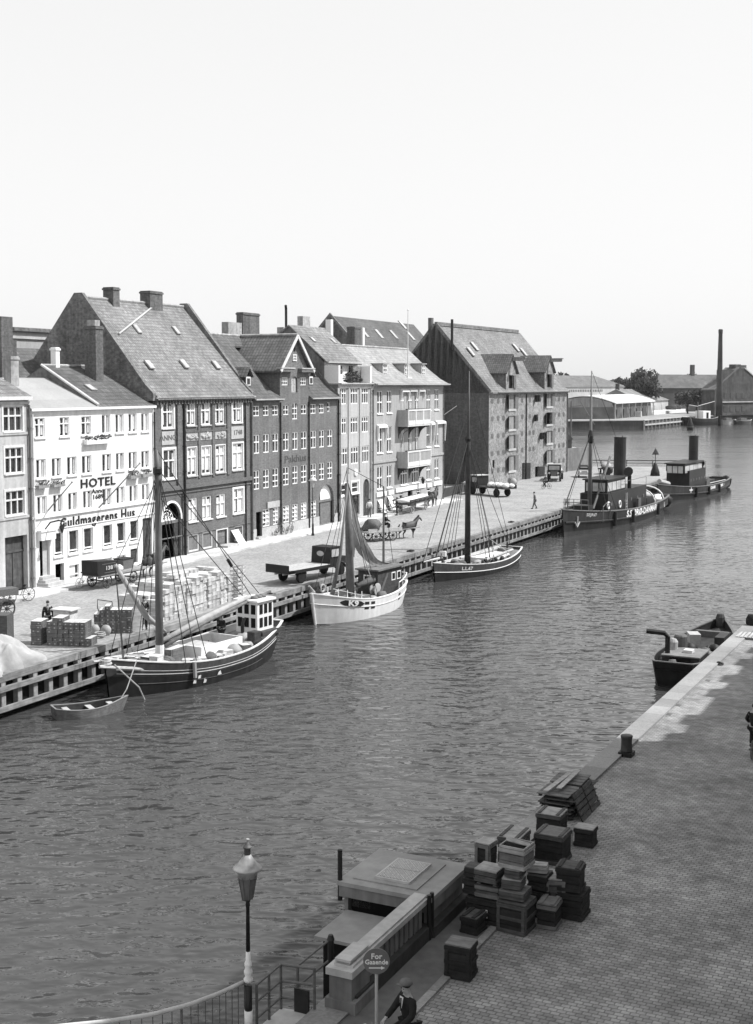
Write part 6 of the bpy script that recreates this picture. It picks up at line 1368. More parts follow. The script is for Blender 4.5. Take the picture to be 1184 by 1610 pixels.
def horse(label, loc, rz, group=None):
    t = thing('horse', label, 'horse', loc, rz, group)
    J = dict(rum=(-.78, 0, 1.24, .30), bar=(-.2, 0, 1.18, .34), che=(.42, 0, 1.20, .31), nk0=(.75, 0, 1.50, .20), nk1=(1.02, 0, 1.80, .14), pol=(1.16, 0, 1.98, .115), fac=(1.36, 0, 1.80, .09), muz=(1.52, 0, 1.58, .065))
    E = [('bar', 'rum'), ('bar', 'che'), ('che', 'nk0'), ('nk0', 'nk1'), ('nk1', 'pol'), ('pol', 'fac'), ('fac', 'muz')]
    for sd, sx in ((1, 'l'), (-1, 'r')):
        w = .12 * sd
        J.update({'fs' + sx: (.48, sd * .17, .92, .13), 'fk' + sx: (.50 + w, sd * .17, .52, .07), 'ff' + sx: (.48 + w, sd * .17, .14, .045), 'fh' + sx: (.53 + w, sd * .17, .04, .062), 'hs' + sx: (-.72, sd * .18, .95, .19), 'ht' + sx: (-.62 - w, sd * .18, .76, .13), 'hk' + sx: (-.90 - w, sd * .18, .50, .068), 'hf' + sx: (-.84 - w, sd * .18, .14, .045), 'hh' + sx: (-.79 - w, sd * .18, .04, .062)})
        E += [('che', 'fs' + sx), ('fs' + sx, 'fk' + sx), ('fk' + sx, 'ff' + sx), ('ff' + sx, 'fh' + sx), ('rum', 'hs' + sx), ('hs' + sx, 'ht' + sx), ('ht' + sx, 'hk' + sx), ('hk' + sx, 'hf' + sx), ('hf' + sx, 'hh' + sx)]
    skinned('body', J, E, W['horse'], t, 'bar')
    MB().path([(-1.05, 0, 1.40), (-1.2, 0, 1.15), (-1.18, 0, .7)], [.06, .10, .04], 7).build('tail', W['hair'], t, True)
    mb = MB()
    for k in range(7): a = k / 6; mb.blob((.62 + .5 * a, 0, 1.66 + .42 * a), (.10, .05, .12), k, n=6)
    mb.build('mane', W['hair'], t, True)
    MB().prism([(1.10, .05, 2.05), (1.16, .09, 2.05), (1.12, .08, 2.2)], (.03, 0, 0)).build('ear', W['horse'], t); MB().prism([(1.10, -.05, 2.05), (1.16, -.09, 2.05), (1.12, -.08, 2.2)], (.03, 0, 0)).build('ear', W['horse'], t)
    MB().path([(.70 + .12 * cos(a), .27 * sin(a), 1.30 + .34 * cos(a)) for a in [2 * pi * k / 14 for k in range(15)]], .055, 6, 0, False).build('collar', W['woodd'], t)
    mb = MB()
    for sd in (1, -1): mb.path([(.6, sd * .30, 1.2), (-.2, sd * .40, 1.05), (-1.3, sd * .42, .85)], .03, 5)
    mb.build('traces', W['dark'], t); return t
def wheel(parent, c, r, spokes=10, w=.05, mat='woodm', axis='y', solid=False):
    o = MB().ring(c, r - w, w, axis, 22).build('wheel', W['greyiron' if solid else mat], parent); c = Vector(c); mb = MB()
    for k in range(spokes): a = 2 * pi * k / spokes; e = Vector((cos(a), 0, sin(a))) if axis == 'y' else Vector((0, cos(a), sin(a))); mb.tube(c, c + e * (r - w), w * .45, n=4, caps=False)
    ax = Vector((0, .12, 0)) if axis == 'y' else Vector((.12, 0, 0)); mb.tube(c - ax, c + ax, w * 1.7, n=8); mb.build('spokes', W[mat], o)
    return o
def carwheel(parent, c, r=.38, w=.2):
    m = Matrix.Rotation(pi / 2, 3, 'X'); o = MB().lathe([(r * .55, -w / 2), (r * .92, -w / 2), (r, -w / 4), (r, w / 4), (r * .92, w / 2), (r * .55, w / 2)], 20, c, mat=m).build('wheel', W['rubber'], parent)
    MB().lathe([(.02, -w * .42), (r * .2, -w * .42), (r * .56, -w * .3), (r * .56, w * .3), (r * .2, w * .42), (.02, w * .42)], 16, c, mat=m).build('rim', W['stone'], o)
HEAD = QL.rz   # heading along the quay, away from the camera

# ------------------------------------------------------------------ horse wagon by the hotel
w0 = G(157, 924); w1 = G(214, 912); d = (w1 - w0); rz = atan2(d.y, d.x)
t = thing('horse_wagon', 'flat wooden wagon carrying a dark chest lettered 138, standing in front of the hotel', 'wagon', (w0.x, w0.y, 0), rz)
for x in (0, 2.6):
    for y in (-.62, .62): wheel(t, (x, y, .46 if x == 0 else .40), .46 if x == 0 else .40, 10, .045, 'woodd')
MB().box(-.8, 4.0, -.8, .8, .82, .92).box(-.6, 3.8, -.45, -.35, .68, .82).box(-.6, 3.8, .35, .45, .68, .82).build('bed', W['woodm'], t); MB().tube((0, -.6, .46), (0, .6, .46), .05, n=6).build('axle', W['greyiron'], t); MB().tube((2.6, -.6, .4), (2.6, .6, .4), .05, n=6).build('axle', W['greyiron'], t)
MB().path([(3.8, .35, .75), (6.4, .42, .9)], .045, 6).build('shaft', W['woodm'], t); MB().path([(3.8, -.35, .75), (6.4, -.42, .9)], .045, 6).build('shaft', W['woodm'], t)
cwm = (Matrix.Rotation(rz, 4, 'Z') @ Vector((-.1, -.1, 0))).to_3d() + Vector((w0.x, w0.y, .925))
c_ = thing('chest', 'dark lettered chest riding on the tail of the hotel wagon', 'chest', cwm, rz)
MB().prism([(-.95, -.72, 0), (.95, -.72, 0), (1.0, -.72, .78), (-1.05, -.72, .95), (-1.05, -.72, .2)], (0, 1.3, 0)).build('box', W['dark'], c_); text_obj('lettering', '138', .34, W['stone'], c_, at(.05, -.735, .42), .005, .01, 1.4); MB().box(-.6, .7, -.735, -.72, .68, .72).box(-.4, .6, -.735, -.72, .12, .16).build('painted_rule', W['greyiron'], c_)
p_ = (Matrix.Rotation(rz, 4, 'Z') @ Vector((2.6, .2, 0))).to_3d() + Vector((w0.x, w0.y, .925))
c_ = thing('chest', 'smaller grey box on the front half of the hotel wagon', 'box', p_, rz); MB().box(-.5, .5, -.4, .4, 0, .62).build('box', W['cloth_m'], c_); MB().box(-.54, .54, -.44, .44, .62, .67).build('lid', W['dark'], c_)
MB_ = MB(); sk = tag(MB().blob((0, 0, .22), (.75, .5, .24), 4).build('sack_heap', W['cloth_w'], None, True, loc=(Matrix.Rotation(rz, 4, 'Z') @ Vector((1.35, 0, 0))).to_3d() + Vector((w0.x, w0.y, .91))), 'pale heap of sacks between the two boxes on the hotel wagon', 'sacks')
hp = (Matrix.Rotation(rz, 4, 'Z') @ Vector((5.6, 0, 0))).to_3d() + Vector((w0.x, w0.y, 0)); horse('dark horse in harness before the hotel wagon, half hidden by the sloop mast', hp, rz)
bp = G(143, 924)
def bicycle(label, loc, rz, tilt=0.0, tyre='rubber', white=False):
    t = thing('bicycle', label, 'bicycle', loc, rz); t.rotation_euler = (tilt, 0, rz)
    for x in (-.52, .52): wheel(t, (x, 0, .34), .34, 12, .022, 'cloth_w' if white else 'greyiron')
    MB().path([(-.52, 0, .34), (-.12, 0, .32), (.36, 0, .82), (-.2, 0, .80), (-.12, 0, .32)], .02, 5).path([(-.52, 0, .34), (-.2, 0, .80), (-.22, 0, .95)], .018, 5).path([(.52, 0, .34), (.34, 0, .98)], .018, 5).build('frame', W['black'], t)
    MB().blob((-.24, 0, .97), (.14, .08, .05), 1, n=8, amp=.05).build('saddle', W['dark'], t, True); MB().path([(.22, .26, 1.0), (.36, .12, 1.02), (.34, 0, .99), (.36, -.12, 1.02), (.22, -.26, 1.0)], .016, 5).build('handlebar', W['greyiron'], t); return t
bicycle('bicycle with pale wheels parked behind the hotel wagon', (bp.x - .5, bp.y, 0), rz, white=True)
# delivery bicycles and a cart wheel at the left edge
p = G(36, 948); q = G(47, 948)
tb = thing('delivery_tricycle', 'delivery tricycle with a dark covered box before the gateway at the left edge', 'tricycle', (p.x - .4, p.y, 0), HEAD - .35)
for x, y in ((-.7, .4), (-.7, -.4), (.75, 0)): wheel(tb, (x, y, .42), .42, 12, .025, 'greyiron')
MB().box(-1.4, -.15, -.42, .42, .55, .95).build('load_box', W['cloth_m'], tb); MB().path([(-.3, 0, .5), (.2, 0, .42), (.75, 0, .42), (.45, 0, .95), (.2, 0, .42)], .025, 5).build('frame', W['black'], tb); MB().blob((.48, 0, 1.0), (.15, .1, .06), 1, n=8).build('saddle', W['dark'], tb, True)
p = G(-6, 972); tb = thing('hand_cart', 'two-wheeled hand cart cut by the left edge of the picture near the tricycle', 'cart', (p.x, p.y, 0), HEAD - .2)
for y in (-.6, .6): wheel(tb, (.3, y, .55), .55, 10, .05, 'woodd')
MB().box(-1.3, .9, -.5, .5, .7, .95).build('bed', W['woodd'], tb); MB().path([(-1.3, .3, .75), (-2.4, .3, .6)], .04, 5).build('shaft', W['woodd'], tb)

# ------------------------------------------------------------------ flatbed truck
p = G(484, 916); rzt = HEAD - radians(12)
t = thing('flatbed_truck', 'dark flatbed truck with an empty pale bed and raised tailboard, behind the white cutter', 'truck', (p.x - .9, p.y + .3, 0), rzt)
MB().box(-2.0, 2.2, -.95, .95, .86, .96).box(-1.9, 4.4, -.4, -.28, .62, .86).box(-1.9, 4.4, .28, .4, .62, .86).build('bed', W['woodp'], t); MB().box(-2.1, -2.0, -.98, .98, .78, 1.32).build('tailboard', W['dark'], t)
MB().box(-2.0, 2.2, -.97, -.952, .74, .95).build('side_rail', W['dark'], t); MB().box(-2.0, 2.2, .952, .97, .74, .95).build('side_rail', W['dark'], t)
for x, y in ((-.6, -.78), (-.6, .78), (3.5, -.72), (3.5, .72)): carwheel(t, (x, y, .42), .42, .22)
mb = MB(); house(mb, 2.3, 3.5, .85, .7, 2.05, 0, .06); o = mb.build('cab', W['dark'], t); MB().lathe([(.26, 0), (.26, .02)], 14, (2.28, 0, 1.6), mat=Matrix.Diagonal((.2, 1.2, .7)).to_3x3() @ Matrix.Rotation(-pi / 2, 3, 'Y')).build('rear_window', W['skyglass'], o); MB().box(2.45, 3.2, -.87, -.845, 1.4, 1.9).build('window', W['skyglass'], o)
MB().hexa([(3.5, -.5, .75), (4.7, -.42, .75), (4.7, .42, .75), (3.5, .5, .75), (3.5, -.5, 1.3), (4.7, -.38, 1.22), (4.7, .38, 1.22), (3.5, .5, 1.3)]).build('bonnet', W['dark'], t)
for y in (-.72, .72): MB().path([(3.0, y, .6), (3.2, y, .88), (3.5, y, .96), (3.85, y, .86), (4.1, y, .6)], .09, 6).build('mudguard', W['dark'], t); MB().path([(-1.1, y * 1.08, .6), (-.9, y * 1.08, .82), (-.6, y * 1.08, .88), (-.3, y * 1.08, .82), (-.1, y * 1.08, .6)], .07, 6).build('mudguard', W['dark'], t)
p2 = (Matrix.Rotation(rzt, 4, 'Z') @ Vector((1.8, 0, 0))).to_3d() + Vector((p.x - .9, p.y + .3, .965))
# ------------------------------------------------------------------ cart with driver and horse behind the cutter
p = G(592, 852); rzc = HEAD - radians(30)
t = thing('horse_cart', 'low horse-drawn cart with pale sides and a dark covered load, behind the cutter sails', 'cart', (p.x - .5, p.y + .2, 0), rzc)
for x in (0, 1.7):
    for y in (-.6, .6): wheel(t, (x, y, .45), .45, 10, .05, 'woodd')
MB().box(-.9, 2.5, -.75, .75, .75, .88).box(-.9, 2.5, -.8, -.74, .80, 1.12).box(-.9, 2.5, .74, .8, .80, 1.12).build('bed', W['woodp'], t); MB().path([(2.4, .35, .8), (4.6, .42, .95)], .045, 6).build('shaft', W['woodm'], t); MB().path([(2.4, -.35, .8), (4.6, -.42, .95)], .045, 6).build('shaft', W['woodm'], t)
L_ = lambda x, y, z: (Matrix.Rotation(rzc, 4, 'Z') @ Vector((x, y, 0))).to_3d() + Vector((p.x - .5, p.y + .2, z))
tag(MB().blob((0, 0, .42), (.8, .62, .5), 5, amp=.6, n=14).build('tarpaulin_load', W['cloth_m'], None, True, loc=L_(.0, 0, .86)), 'dark rounded load under a tarpaulin on the horse cart behind the cutter', 'load')
person('person in dark clothes and cap driving the horse cart behind the cutter', L_(1.35, .1, .48), rzc, 'bars', 'sit', hat='dark')
horse('pale-rumped horse pulling the cart with the covered load', L_(3.75, 0, 0), rzc).scale = (.9, .9, .88)
person('person in light clothes beside the low doorway of the narrow house', FA.world(FA.ucol(566, .9), -1.0, .12), rzc + 1.0, 'hang', 'stand', 'cloth_w', 'cloth_m')
# ------------------------------------------------------------------ long wagon before the balcony house
p = G(638, 807); rzw = HEAD - radians(4); rzw = atan2((G(672, 798) - p).y, (G(672, 798) - p).x)
t = thing('horse_wagon', 'long wagon piled with pale sacks and rolls in front of the balcony house', 'wagon', (p.x, p.y, 0), rzw)
for x in (.2, 4.2):
    for y in (-.65, .65): wheel(t, (x, y, .52), .52, 10, .055, 'woodm')
MB().box(-1.2, 5.6, -.85, .85, .95, 1.06).build('bed', W['woodd'], t); MB().box(-1.2, 5.6, -1.0, -.9, 1.3, 1.45).box(-1.2, 5.6, .9, 1.0, 1.3, 1.45).build('side_rail', W['woodd'], t)
for k in range(6):
    for sd in (1, -1): MB().tube((-1.0 + k * 1.28, sd * .93, 1.0), (-1.0 + k * 1.28, sd * .95, 1.4), .05, n=5).build('stake', W['woodd'], t)
Lw = lambda x, y, z: (Matrix.Rotation(rzw, 4, 'Z') @ Vector((x, y, 0))).to_3d() + Vector((p.x, p.y, z))
for k in range(8): tag(MB().blob((0, 0, .26), (.5, .75, .28), k).build('sack', W['cloth_w'], None, True, loc=Lw(-.7 + k * .8, .05 * (-1) ** k, 1.05), rz=rzw), 'pale filled sack lying in the load of the long wagon', 'sack', 'sacks on the long wagon')
horse('dark horse standing in front of the sack wagon, beside the balcony house', Lw(8.0, -.1, 0), rzw)
person('person in dark clothes standing at the tail of the sack wagon', Lw(-2.2, .1, 0), rzw + 2.0, 'hang', 'stand')
# ------------------------------------------------------------------ lorry, trucks and car by the warehouse
p = G(775, 779); rzl = HEAD + radians(62)
def lorry(label, loc, rz, load, body='dark', name='lorry'):
    t = thing(name, label, 'lorry', loc, rz)
    MB().box(-3.4, 1.2, -1.0, 1.0, .95, 1.08).box(-3.4, 1.2, -1.02, -.98, 1.08, 1.4).build('bed', W['woodd'], t)
    for x, y in ((-2.0, -.85), (-2.0, .85), (2.3, -.8), (2.3, .8)): carwheel(t, (x, y, .48), .48, .24)
    o = house(MB(), 1.3, 2.5, .9, .8, 2.25, 0, .08).build('cab', W[body], t); MB().box(1.25, 2.55, -.95, .95, 2.25, 2.33).build('cab_roof', W['stone'], o)
    MB().box(2.41, 2.47, -.7, .7, 1.55, 2.1).build('windscreen', W['skyglass'], o); MB().box(1.5, 2.2, -.91, -.86, 1.5, 2.05).build('window', W['skyglass'], o); MB().box(1.5, 2.2, .86, .91, 1.5, 2.05).build('window', W['skyglass'], o)
    MB().hexa([(2.5, -.55, .8), (3.6, -.42, .8), (3.6, .42, .8), (2.5, .55, .8), (2.5, -.55, 1.5), (3.6, -.4, 1.4), (3.6, .4, 1.4), (2.5, .55, 1.5)]).build('bonnet', W[body], t); MB().box(3.6, 3.64, -.34, .34, .85, 1.36).build('radiator', W['greyiron'], t)
    for y in (-.8, .8): MB().path([(1.75, y, .6), (2.0, y, .95), (2.35, y, 1.05), (2.75, y, .95), (3.05, y, .6)], .11, 6).build('mudguard', W[body], t); MB().lathe([(.03, -.1), (.15, .0), (.15, .04)], 10, (3.62, y * .72, 1.2), mat=Matrix.Rotation(pi / 2, 3, 'Y')).build('headlight', W['stone'], t)
    if load:
        mb = MB()
        for k in range(9): mb.blob((-3.0 + (k % 5) * .85, -.5 + (k // 5) * .9, 1.3), (.45, .45, .28), k, n=9)
        tag(mb.build('load', W['cloth_w'], t, True), None)
    return t
lorry('long flatbed lorry loaded with pale bundles, crossways beside the dark warehouse gable', (p.x - .3, p.y, 0), rzl, True)
p = G(876, 757); lorry('dark lorry facing the camera, parked at the warehouse doors', (p.x - 1.0, p.y + 2.2, 0), HEAD + pi + .25, True)
p = G(918, 750); t = thing('parked_car', 'pale parked car at the far corner of the warehouse', 'car', (p.x, p.y, 0), HEAD + pi + .3)
house(MB(), -1.9, 2.0, .78, .45, 1.05, 0, .08).build('body', W['stone'], t); o = house(MB(), -1.5, .7, .7, 1.04, 1.65, 0, .16).build('cabin', W['dark'], t); MB().box(.52, .62, -.5, .5, 1.15, 1.5).build('windscreen', W['skyglass'], o)
for x, y in ((-1.2, -.7), (-1.2, .7), (1.35, -.7), (1.35, .7)): carwheel(t, (x, y, .34), .34, .18)
for y in (-.5, .5): MB().blob((2.02, y, .85), (.08, .13, .13), 1, n=8, amp=0).build('headlight', W['white'], t, True)
p = G(925, 748); t = thing('hand_cart', 'loaded flat cart standing behind the pale parked car', 'cart', (p.x + 1.2, p.y + 5, 0), HEAD)
for x in (-.9, .9):
    for y in (-.6, .6): wheel(t, (x, y, .4), .4, 8, .05, 'woodd')
MB().box(-1.8, 1.8, -.8, .8, .75, .9).build('bed', W['woodd'], t); MB().blob((0, 0, 1.2), (1.4, .7, .5), 3).build('load', W['tarp'], t, True)
p = G(806, 763); t = thing('barrel', 'big barrel lying on its side by the warehouse doorway', 'barrel', (p.x, p.y, 0), HEAD + .5)
MB().lathe([(.42, -.9), (.52, -.4), (.54, 0), (.52, .4), (.42, .9)], 16, (0, 0, .54), mat=Matrix.Rotation(pi / 2, 3, 'Y')).build('staves', W['stone'], t, True)
mb = MB()
for x in (-.7, -.3, .3, .7): mb.ring((x, 0, .54), .53 - .06 * (abs(x) > .5), .03, 'x', 18)
mb.build('hoop', W['woodd'], t)
p = G(841, 800); person('person in grey clothes walking across the quay street before the loaded lorry', (p.x, p.y, 0), HEAD + 2.0, 'hang', 'walk', 'cloth_m', 'cloth_m', lean=.12)
p = G(859, 769); bz = HEAD + 2.6; bicycle('bicycle being ridden along the quay street near the warehouse', (p.x, p.y, 0), bz); person('person riding a bicycle past the warehouse doors', (p.x, p.y, .06), bz, 'bars', 'ride', 'cloth_m', 'cloth_d', lean=.2)
p = G(869, 741); person('person in dark clothes standing behind the bonnet of the warehouse lorry', (p.x - .5, p.y - 3.5, 0), HEAD, 'hang', 'stand')
p = G(904, 703); person('person standing on the quay beyond the warehouse, beside the tall post', (p.x - 1, p.y - 6, 0), HEAD, 'up', 'stand', 'cloth_m', 'cloth_m')
p = G(752, 776); person('person in pale shirt standing at the cab of the loaded lorry', (p.x - 1.2, p.y - 1.0, 0), HEAD + 1, 'reach', 'stand', 'cloth_w', 'cloth_m')
# the man on the quay, the man behind the crates
p = G(233, 991); person('person in a dark suit and white shirt standing at the quay edge by the mast', (p.x - .25, p.y, .0), atan2(-p.y, -p.x) + .15, 'hold', 'stand', 'cloth_d', 'cloth_d', shirt=True, fingers=True)
p = G(75, 946, 1.74); person('person in a dark jacket behind the low crate stack, head and shoulders showing', (p.x, p.y, 0), atan2(-p.y, -p.x), 'hang', 'stand', shirt=True)
p = b1.w(wx1 + 1.5, -.55, b1.deckz(0)); person('person in dark clothes on the deck of the sloop beside the wheelhouse', p, b1.rz, 'hold', 'stand', hat='dark')
# street lamp, leaning board, bicycles along the fronts
p = G(492, 842); lh = 5.1
def street_lamp(label, loc, h, white_base=False, s=1.0):
    t = thing('street_lamp', label, 'street lamp', loc)
    MB().lathe([(.13, 0), (.13, .12), (.09, .2), (.085, .9), (.055, 1.1), (.045, h - .95)], 12).build('post', W['black'], t, True)
    MB().lathe([(.10, h - .95), (.24, h - .35)], 8).build('glass', W['skyglass'], t); MB().lathe([(.34, h - .38), (.36, h - .33), (.20, h - .14), (.10, h - .08), (.09, h + .02), (.03, h + .14)], 12).build('hood', W['offwhite'], t, True); return t
street_lamp('street lamp with a pale hood on the pavement before the merchant house', (p.x, p.y, .0), lh * 1.0)
u_ = FA.ucol(362, 1); 
def leaning(px0, px1, hh, y1, label, mat):
    u0, u1 = FA.ucol(px0, .5), FA.ucol(px1, .5); o = MB().hexa([(0, -.75, .02), (u1 - u0, -.75, .02), (u1 - u0, -.71, .02), (0, -.71, .02), (-.15, -.08, hh), (u1 - u0 - .15, -.08, hh), (u1 - u0 - .15, -.04, hh), (-.15, -.04, hh)]).build('leaning_board', W[mat], None, loc=FA.world(u0, 0, .12), rz=FA.rz); MB
    return tag(o, label, 'board')
leaning(364, 375, 1.15, 0, 'white board leaning against the front of the brick house', 'white')
leaning(609, 616, 1.5, 0, 'white board standing against the shop front of the balcony house', 'white'); leaning(594, 601, 1.3, 0, 'narrow white board propped at the left shop window of the balcony house', 'white')
bicycle('bicycle leaning on the pale plinth of the merchant house, nearer one', FA.world(FA.ucol(432, .4), -.38, .12), FA.rz, .22); bicycle('bicycle leaning on the pale plinth of the merchant house, farther one', FA.world(FA.ucol(446, .4), -.5, .12), FA.rz + .1, .22)
# ------------------------------------------------------------------ crates and cases on the left quay
def crate_mesh(sx, sy, sz, label_front=True, seed=0):
    mb = MB(); mb.box(-sx / 2, sx / 2, -sy / 2, sy / 2, 0, sz); b = .012
    for s in (-1, 1):
        y = s * sy / 2
        for z0, z1 in ((0, .22 * sz), (.78 * sz, sz)): mb.box(-sx / 2 + .005, sx / 2 - .005, min(y, y + s * b), max(y, y + s * b), z0 + .004, z1 - .004)
        x = s * sx / 2
        for y0 in (-sy * .38, sy * .26): mb.box(min(x, x + s * b), max(x, x + s * b), y0, y0 + sy * .12, .003, sz - .003)
    mb.box(-sx / 2 + .004, sx / 2 - .004, -sy / 2 + .004, sy / 2 - .004, sz - .01, sz + .004, 2)  # separate top slot: carries the sunlit tone where the sides are darkened
    if label_front: mb.box(-sx * .13, sx * .13, -sy / 2 - b - .004, -sy / 2 - .002, sz * .36, sz * .64, 1)
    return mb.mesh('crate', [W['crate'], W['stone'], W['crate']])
W['cratev'] = M('aged_crate_wood', .40, .85, .2, 6, .2, kind='wood', axis='x', bump=.2)
W['crate2'] = M('shaded_crate_sides', .13, .85, .15, 6, .2, kind='wood', axis='x', bump=.2)  # sides' shade put into the wood colour; lids stay pale as if sunlit
def stack(p0, p1, cw, ch, cd, heights, label, group, jitter=.02, mats=('crate', 'white'), rows=1):
    p0, p1 = Vector(p0[:2]), Vector(p1[:2]); d = (p1 - p0).normalized(); n = Vector((-d.y, d.x)); rz = atan2(d.y, d.x)
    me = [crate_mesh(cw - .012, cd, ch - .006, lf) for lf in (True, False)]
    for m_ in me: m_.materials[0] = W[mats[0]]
    first = True
    for i, h in enumerate(heights):
        for r in range(rows):
            for k in range(h - (r % 2)):
                o = bpy.data.objects.new('crate', me[0 if RND.random() < .7 else 1]); COL.objects.link(o); j = Vector((RND.uniform(-jitter, jitter), RND.uniform(-jitter * 2, jitter * 2)))
                q = p0 + d * ((i + .5) * cw) + n * (cd / 2 + r * (cd + .02) + j.y); o.location = (q.x, q.y, k * ch); o.rotation_euler = (0, 0, rz + RND.uniform(-.03, .03)); tag(o, label, 'crate', group)
cl = G(48, 1014); cr_ = G(143, 1017)
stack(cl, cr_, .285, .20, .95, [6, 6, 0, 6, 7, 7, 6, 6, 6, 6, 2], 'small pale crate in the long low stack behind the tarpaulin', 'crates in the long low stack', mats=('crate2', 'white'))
q = G(92, 1004); lid = tag(MB().obox((0, 0, 1.40), (1.25, .9, .06), Matrix.Rotation(.0, 3, 'Y')).obox((0, 0, .68), (.95, .8, 1.36)).build('tall_case', W['crate'], None, loc=(q.x - .15, q.y + .75, 0), rz=HEAD - pi / 2 + .1), 'tall pale case standing between the columns of the long low crate stack', 'case')
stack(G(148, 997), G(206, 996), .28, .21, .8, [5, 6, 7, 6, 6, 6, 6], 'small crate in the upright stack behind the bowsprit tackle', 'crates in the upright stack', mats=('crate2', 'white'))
# light pile: filled with big cases, faced by small crates
yb = 56.2; X0 = -40.75
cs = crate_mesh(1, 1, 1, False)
for k, (x, y, sx, sy, sz) in enumerate(((-42.1, 56.7, 1.5, 1.1, 1.5), (-43.3, 57.4, 1.2, 1.2, 1.25), (-42.4, 58.6, 1.4, 2.0, 1.75), (-42.4, 60.8, 1.4, 2.0, 1.9), (-42.4, 63.0, 1.4, 2.0, 1.8), (-44.1, 59.6, 1.6, 1.4, 1.4))):
    o = bpy.data.objects.new('packing_case', cs); COL.objects.link(o); o.location = (x, y, 0); o.scale = (sx, sy, sz); tag(o, ('large plank case at the near end of the pale crate pile', 'second plank case at the near end of the pile, farther from the canal', 'large case in the core of the pale pile, the nearest one', 'large case in the core of the pale pile, the middle one', 'large case in the core of the pale pile, the farthest one', 'plank case on the street side of the pale crate pile')[k], 'case')
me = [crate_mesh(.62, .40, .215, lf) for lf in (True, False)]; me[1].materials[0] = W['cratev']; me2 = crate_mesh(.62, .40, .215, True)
def one_crate(x, y, z, rz, label, group, m=None):
    o = bpy.data.objects.new('crate', m or me[RND.random() < .5]); COL.objects.link(o); o.location = (x, y, z); o.rotation_euler = (0, 0, rz); tag(o, label, 'crate', group)
hts = [6, 7, 8, 9, 8, 8, 9, 9, 8, 9, 9, 8, 9, 8, 9, 9, 8, 7]
for i, h in enumerate(hts):
    for k in range(h):
        y = yb + i * .455; one_crate(X0 - .33 + RND.uniform(-.04, .05) - .02 * i, y, k * .219, pi / 2 + RND.uniform(-.05, .05) if i % 5 == 1 else RND.uniform(-.05, .05), 'small raw wooden crate in the pale pile facing the canal', 'crates in the pale pile')
for k in range(26):
    x, y = RND.uniform(-43.0, -41.8), 57.6 + RND.random() * 6.2; lv = RND.choice((0, 0, 1)); base = 1.77 if y < 59.6 else 1.92 if y < 61.8 else 1.82
    if lv == 0: one_crate(-43.0 + (k % 2) * .72, 57.75 + (k // 2) * .5, (1.76 if k // 2 < 4 else 1.91 if k // 2 < 8 else 1.81), RND.uniform(-.1, .1), 'small raw wooden crate lying on top of the pale pile', 'crates on top of the pale pile')
# open ladder-like empty crates at the far end of the pile
for k in range(2):
    for j in range(8):
        mb = MB()
        for z in (0, .2): mb.box(-.3, .3, -.2, -.17, z, z + .05).box(-.3, .3, .17, .2, z, z + .05).box(-.3, -.27, -.17, .17, z, z + .05).box(.27, .3, -.17, .17, z, z + .05)
        for x in (-.28, .25):
            for y in (-.2, .17): mb.box(x, x + .03, y, y + .03, .05, .2)
        if k == 0 and j == 0: oc = mb.mesh('open_crate', [W['crate']])
        o = bpy.data.objects.new('open_crate', oc); COL.objects.link(o); o.location = (-41.2, yb + (len(hts) + .1 + k) * .47, j * .252); o.rotation_euler = (0, 0, .1 * k); tag(o, 'empty open-sided crate stacked at the far end of the pale pile', 'crate', 'open crates at the end of the pile')
# hand truck, tilted panel, sacks by the tackle
p = G(135, 990); t = thing('hand_truck', 'iron hand truck frame standing behind the low crate stack', 'hand truck', (p.x, p.y + 1.5, 0), 0)
MB().path([(-.4, 0, .9), (-.4, 0, 1.35), (.5, .1, 1.3), (.6, .1, .8)], .025, 5).path([(-.4, 0, .9), (-.3, .3, .05)], .025, 5).path([(.6, .1, .8), (.6, .4, .05)], .025, 5).build('frame', W['black'], t); MB().box(-.35, .6, .25, .6, .03, .07).build('toe_plate', W['black'], t)
p = G(213, 994); o = MB().obox((0, 0, .62), (.62, .05, 1.2), Matrix.Rotation(-.25, 3, 'X')).build('propped_board', W['crate'], None, loc=(p.x, p.y + .1, .02), rz=HEAD - pi / 2 + .4); tag(o, 'pale wooden panel propped upright beside the man in the dark suit', 'panel')
for k, (x, y, r, m_, lb) in enumerate(((160, 999, .30, 'tarp', 'pale sack leaning under the bow tackle on the quay edge'), (178, 1000, .30, 'tarp', 'spotted grey sack beside the upright crate stack'), (168, 1004, .28, 'rope', 'coil of rope lying at the quay edge under the tackle'))):
    p = G(x, y); tag((MB().blob((0, 0, r * .85), (r, r * .8, r), k + 1) if m_ != 'rope' else MB().ring((0, 0, .06), r, .05, 'z').ring((0, 0, .15), r * .9, .05, 'z')).build('sack' if m_ != 'rope' else 'rope_coil', W[m_], None, True, loc=(p.x - .45, p.y, .1 if m_ == 'rope' else .0)), lb, 'sack' if m_ != 'rope' else 'rope')
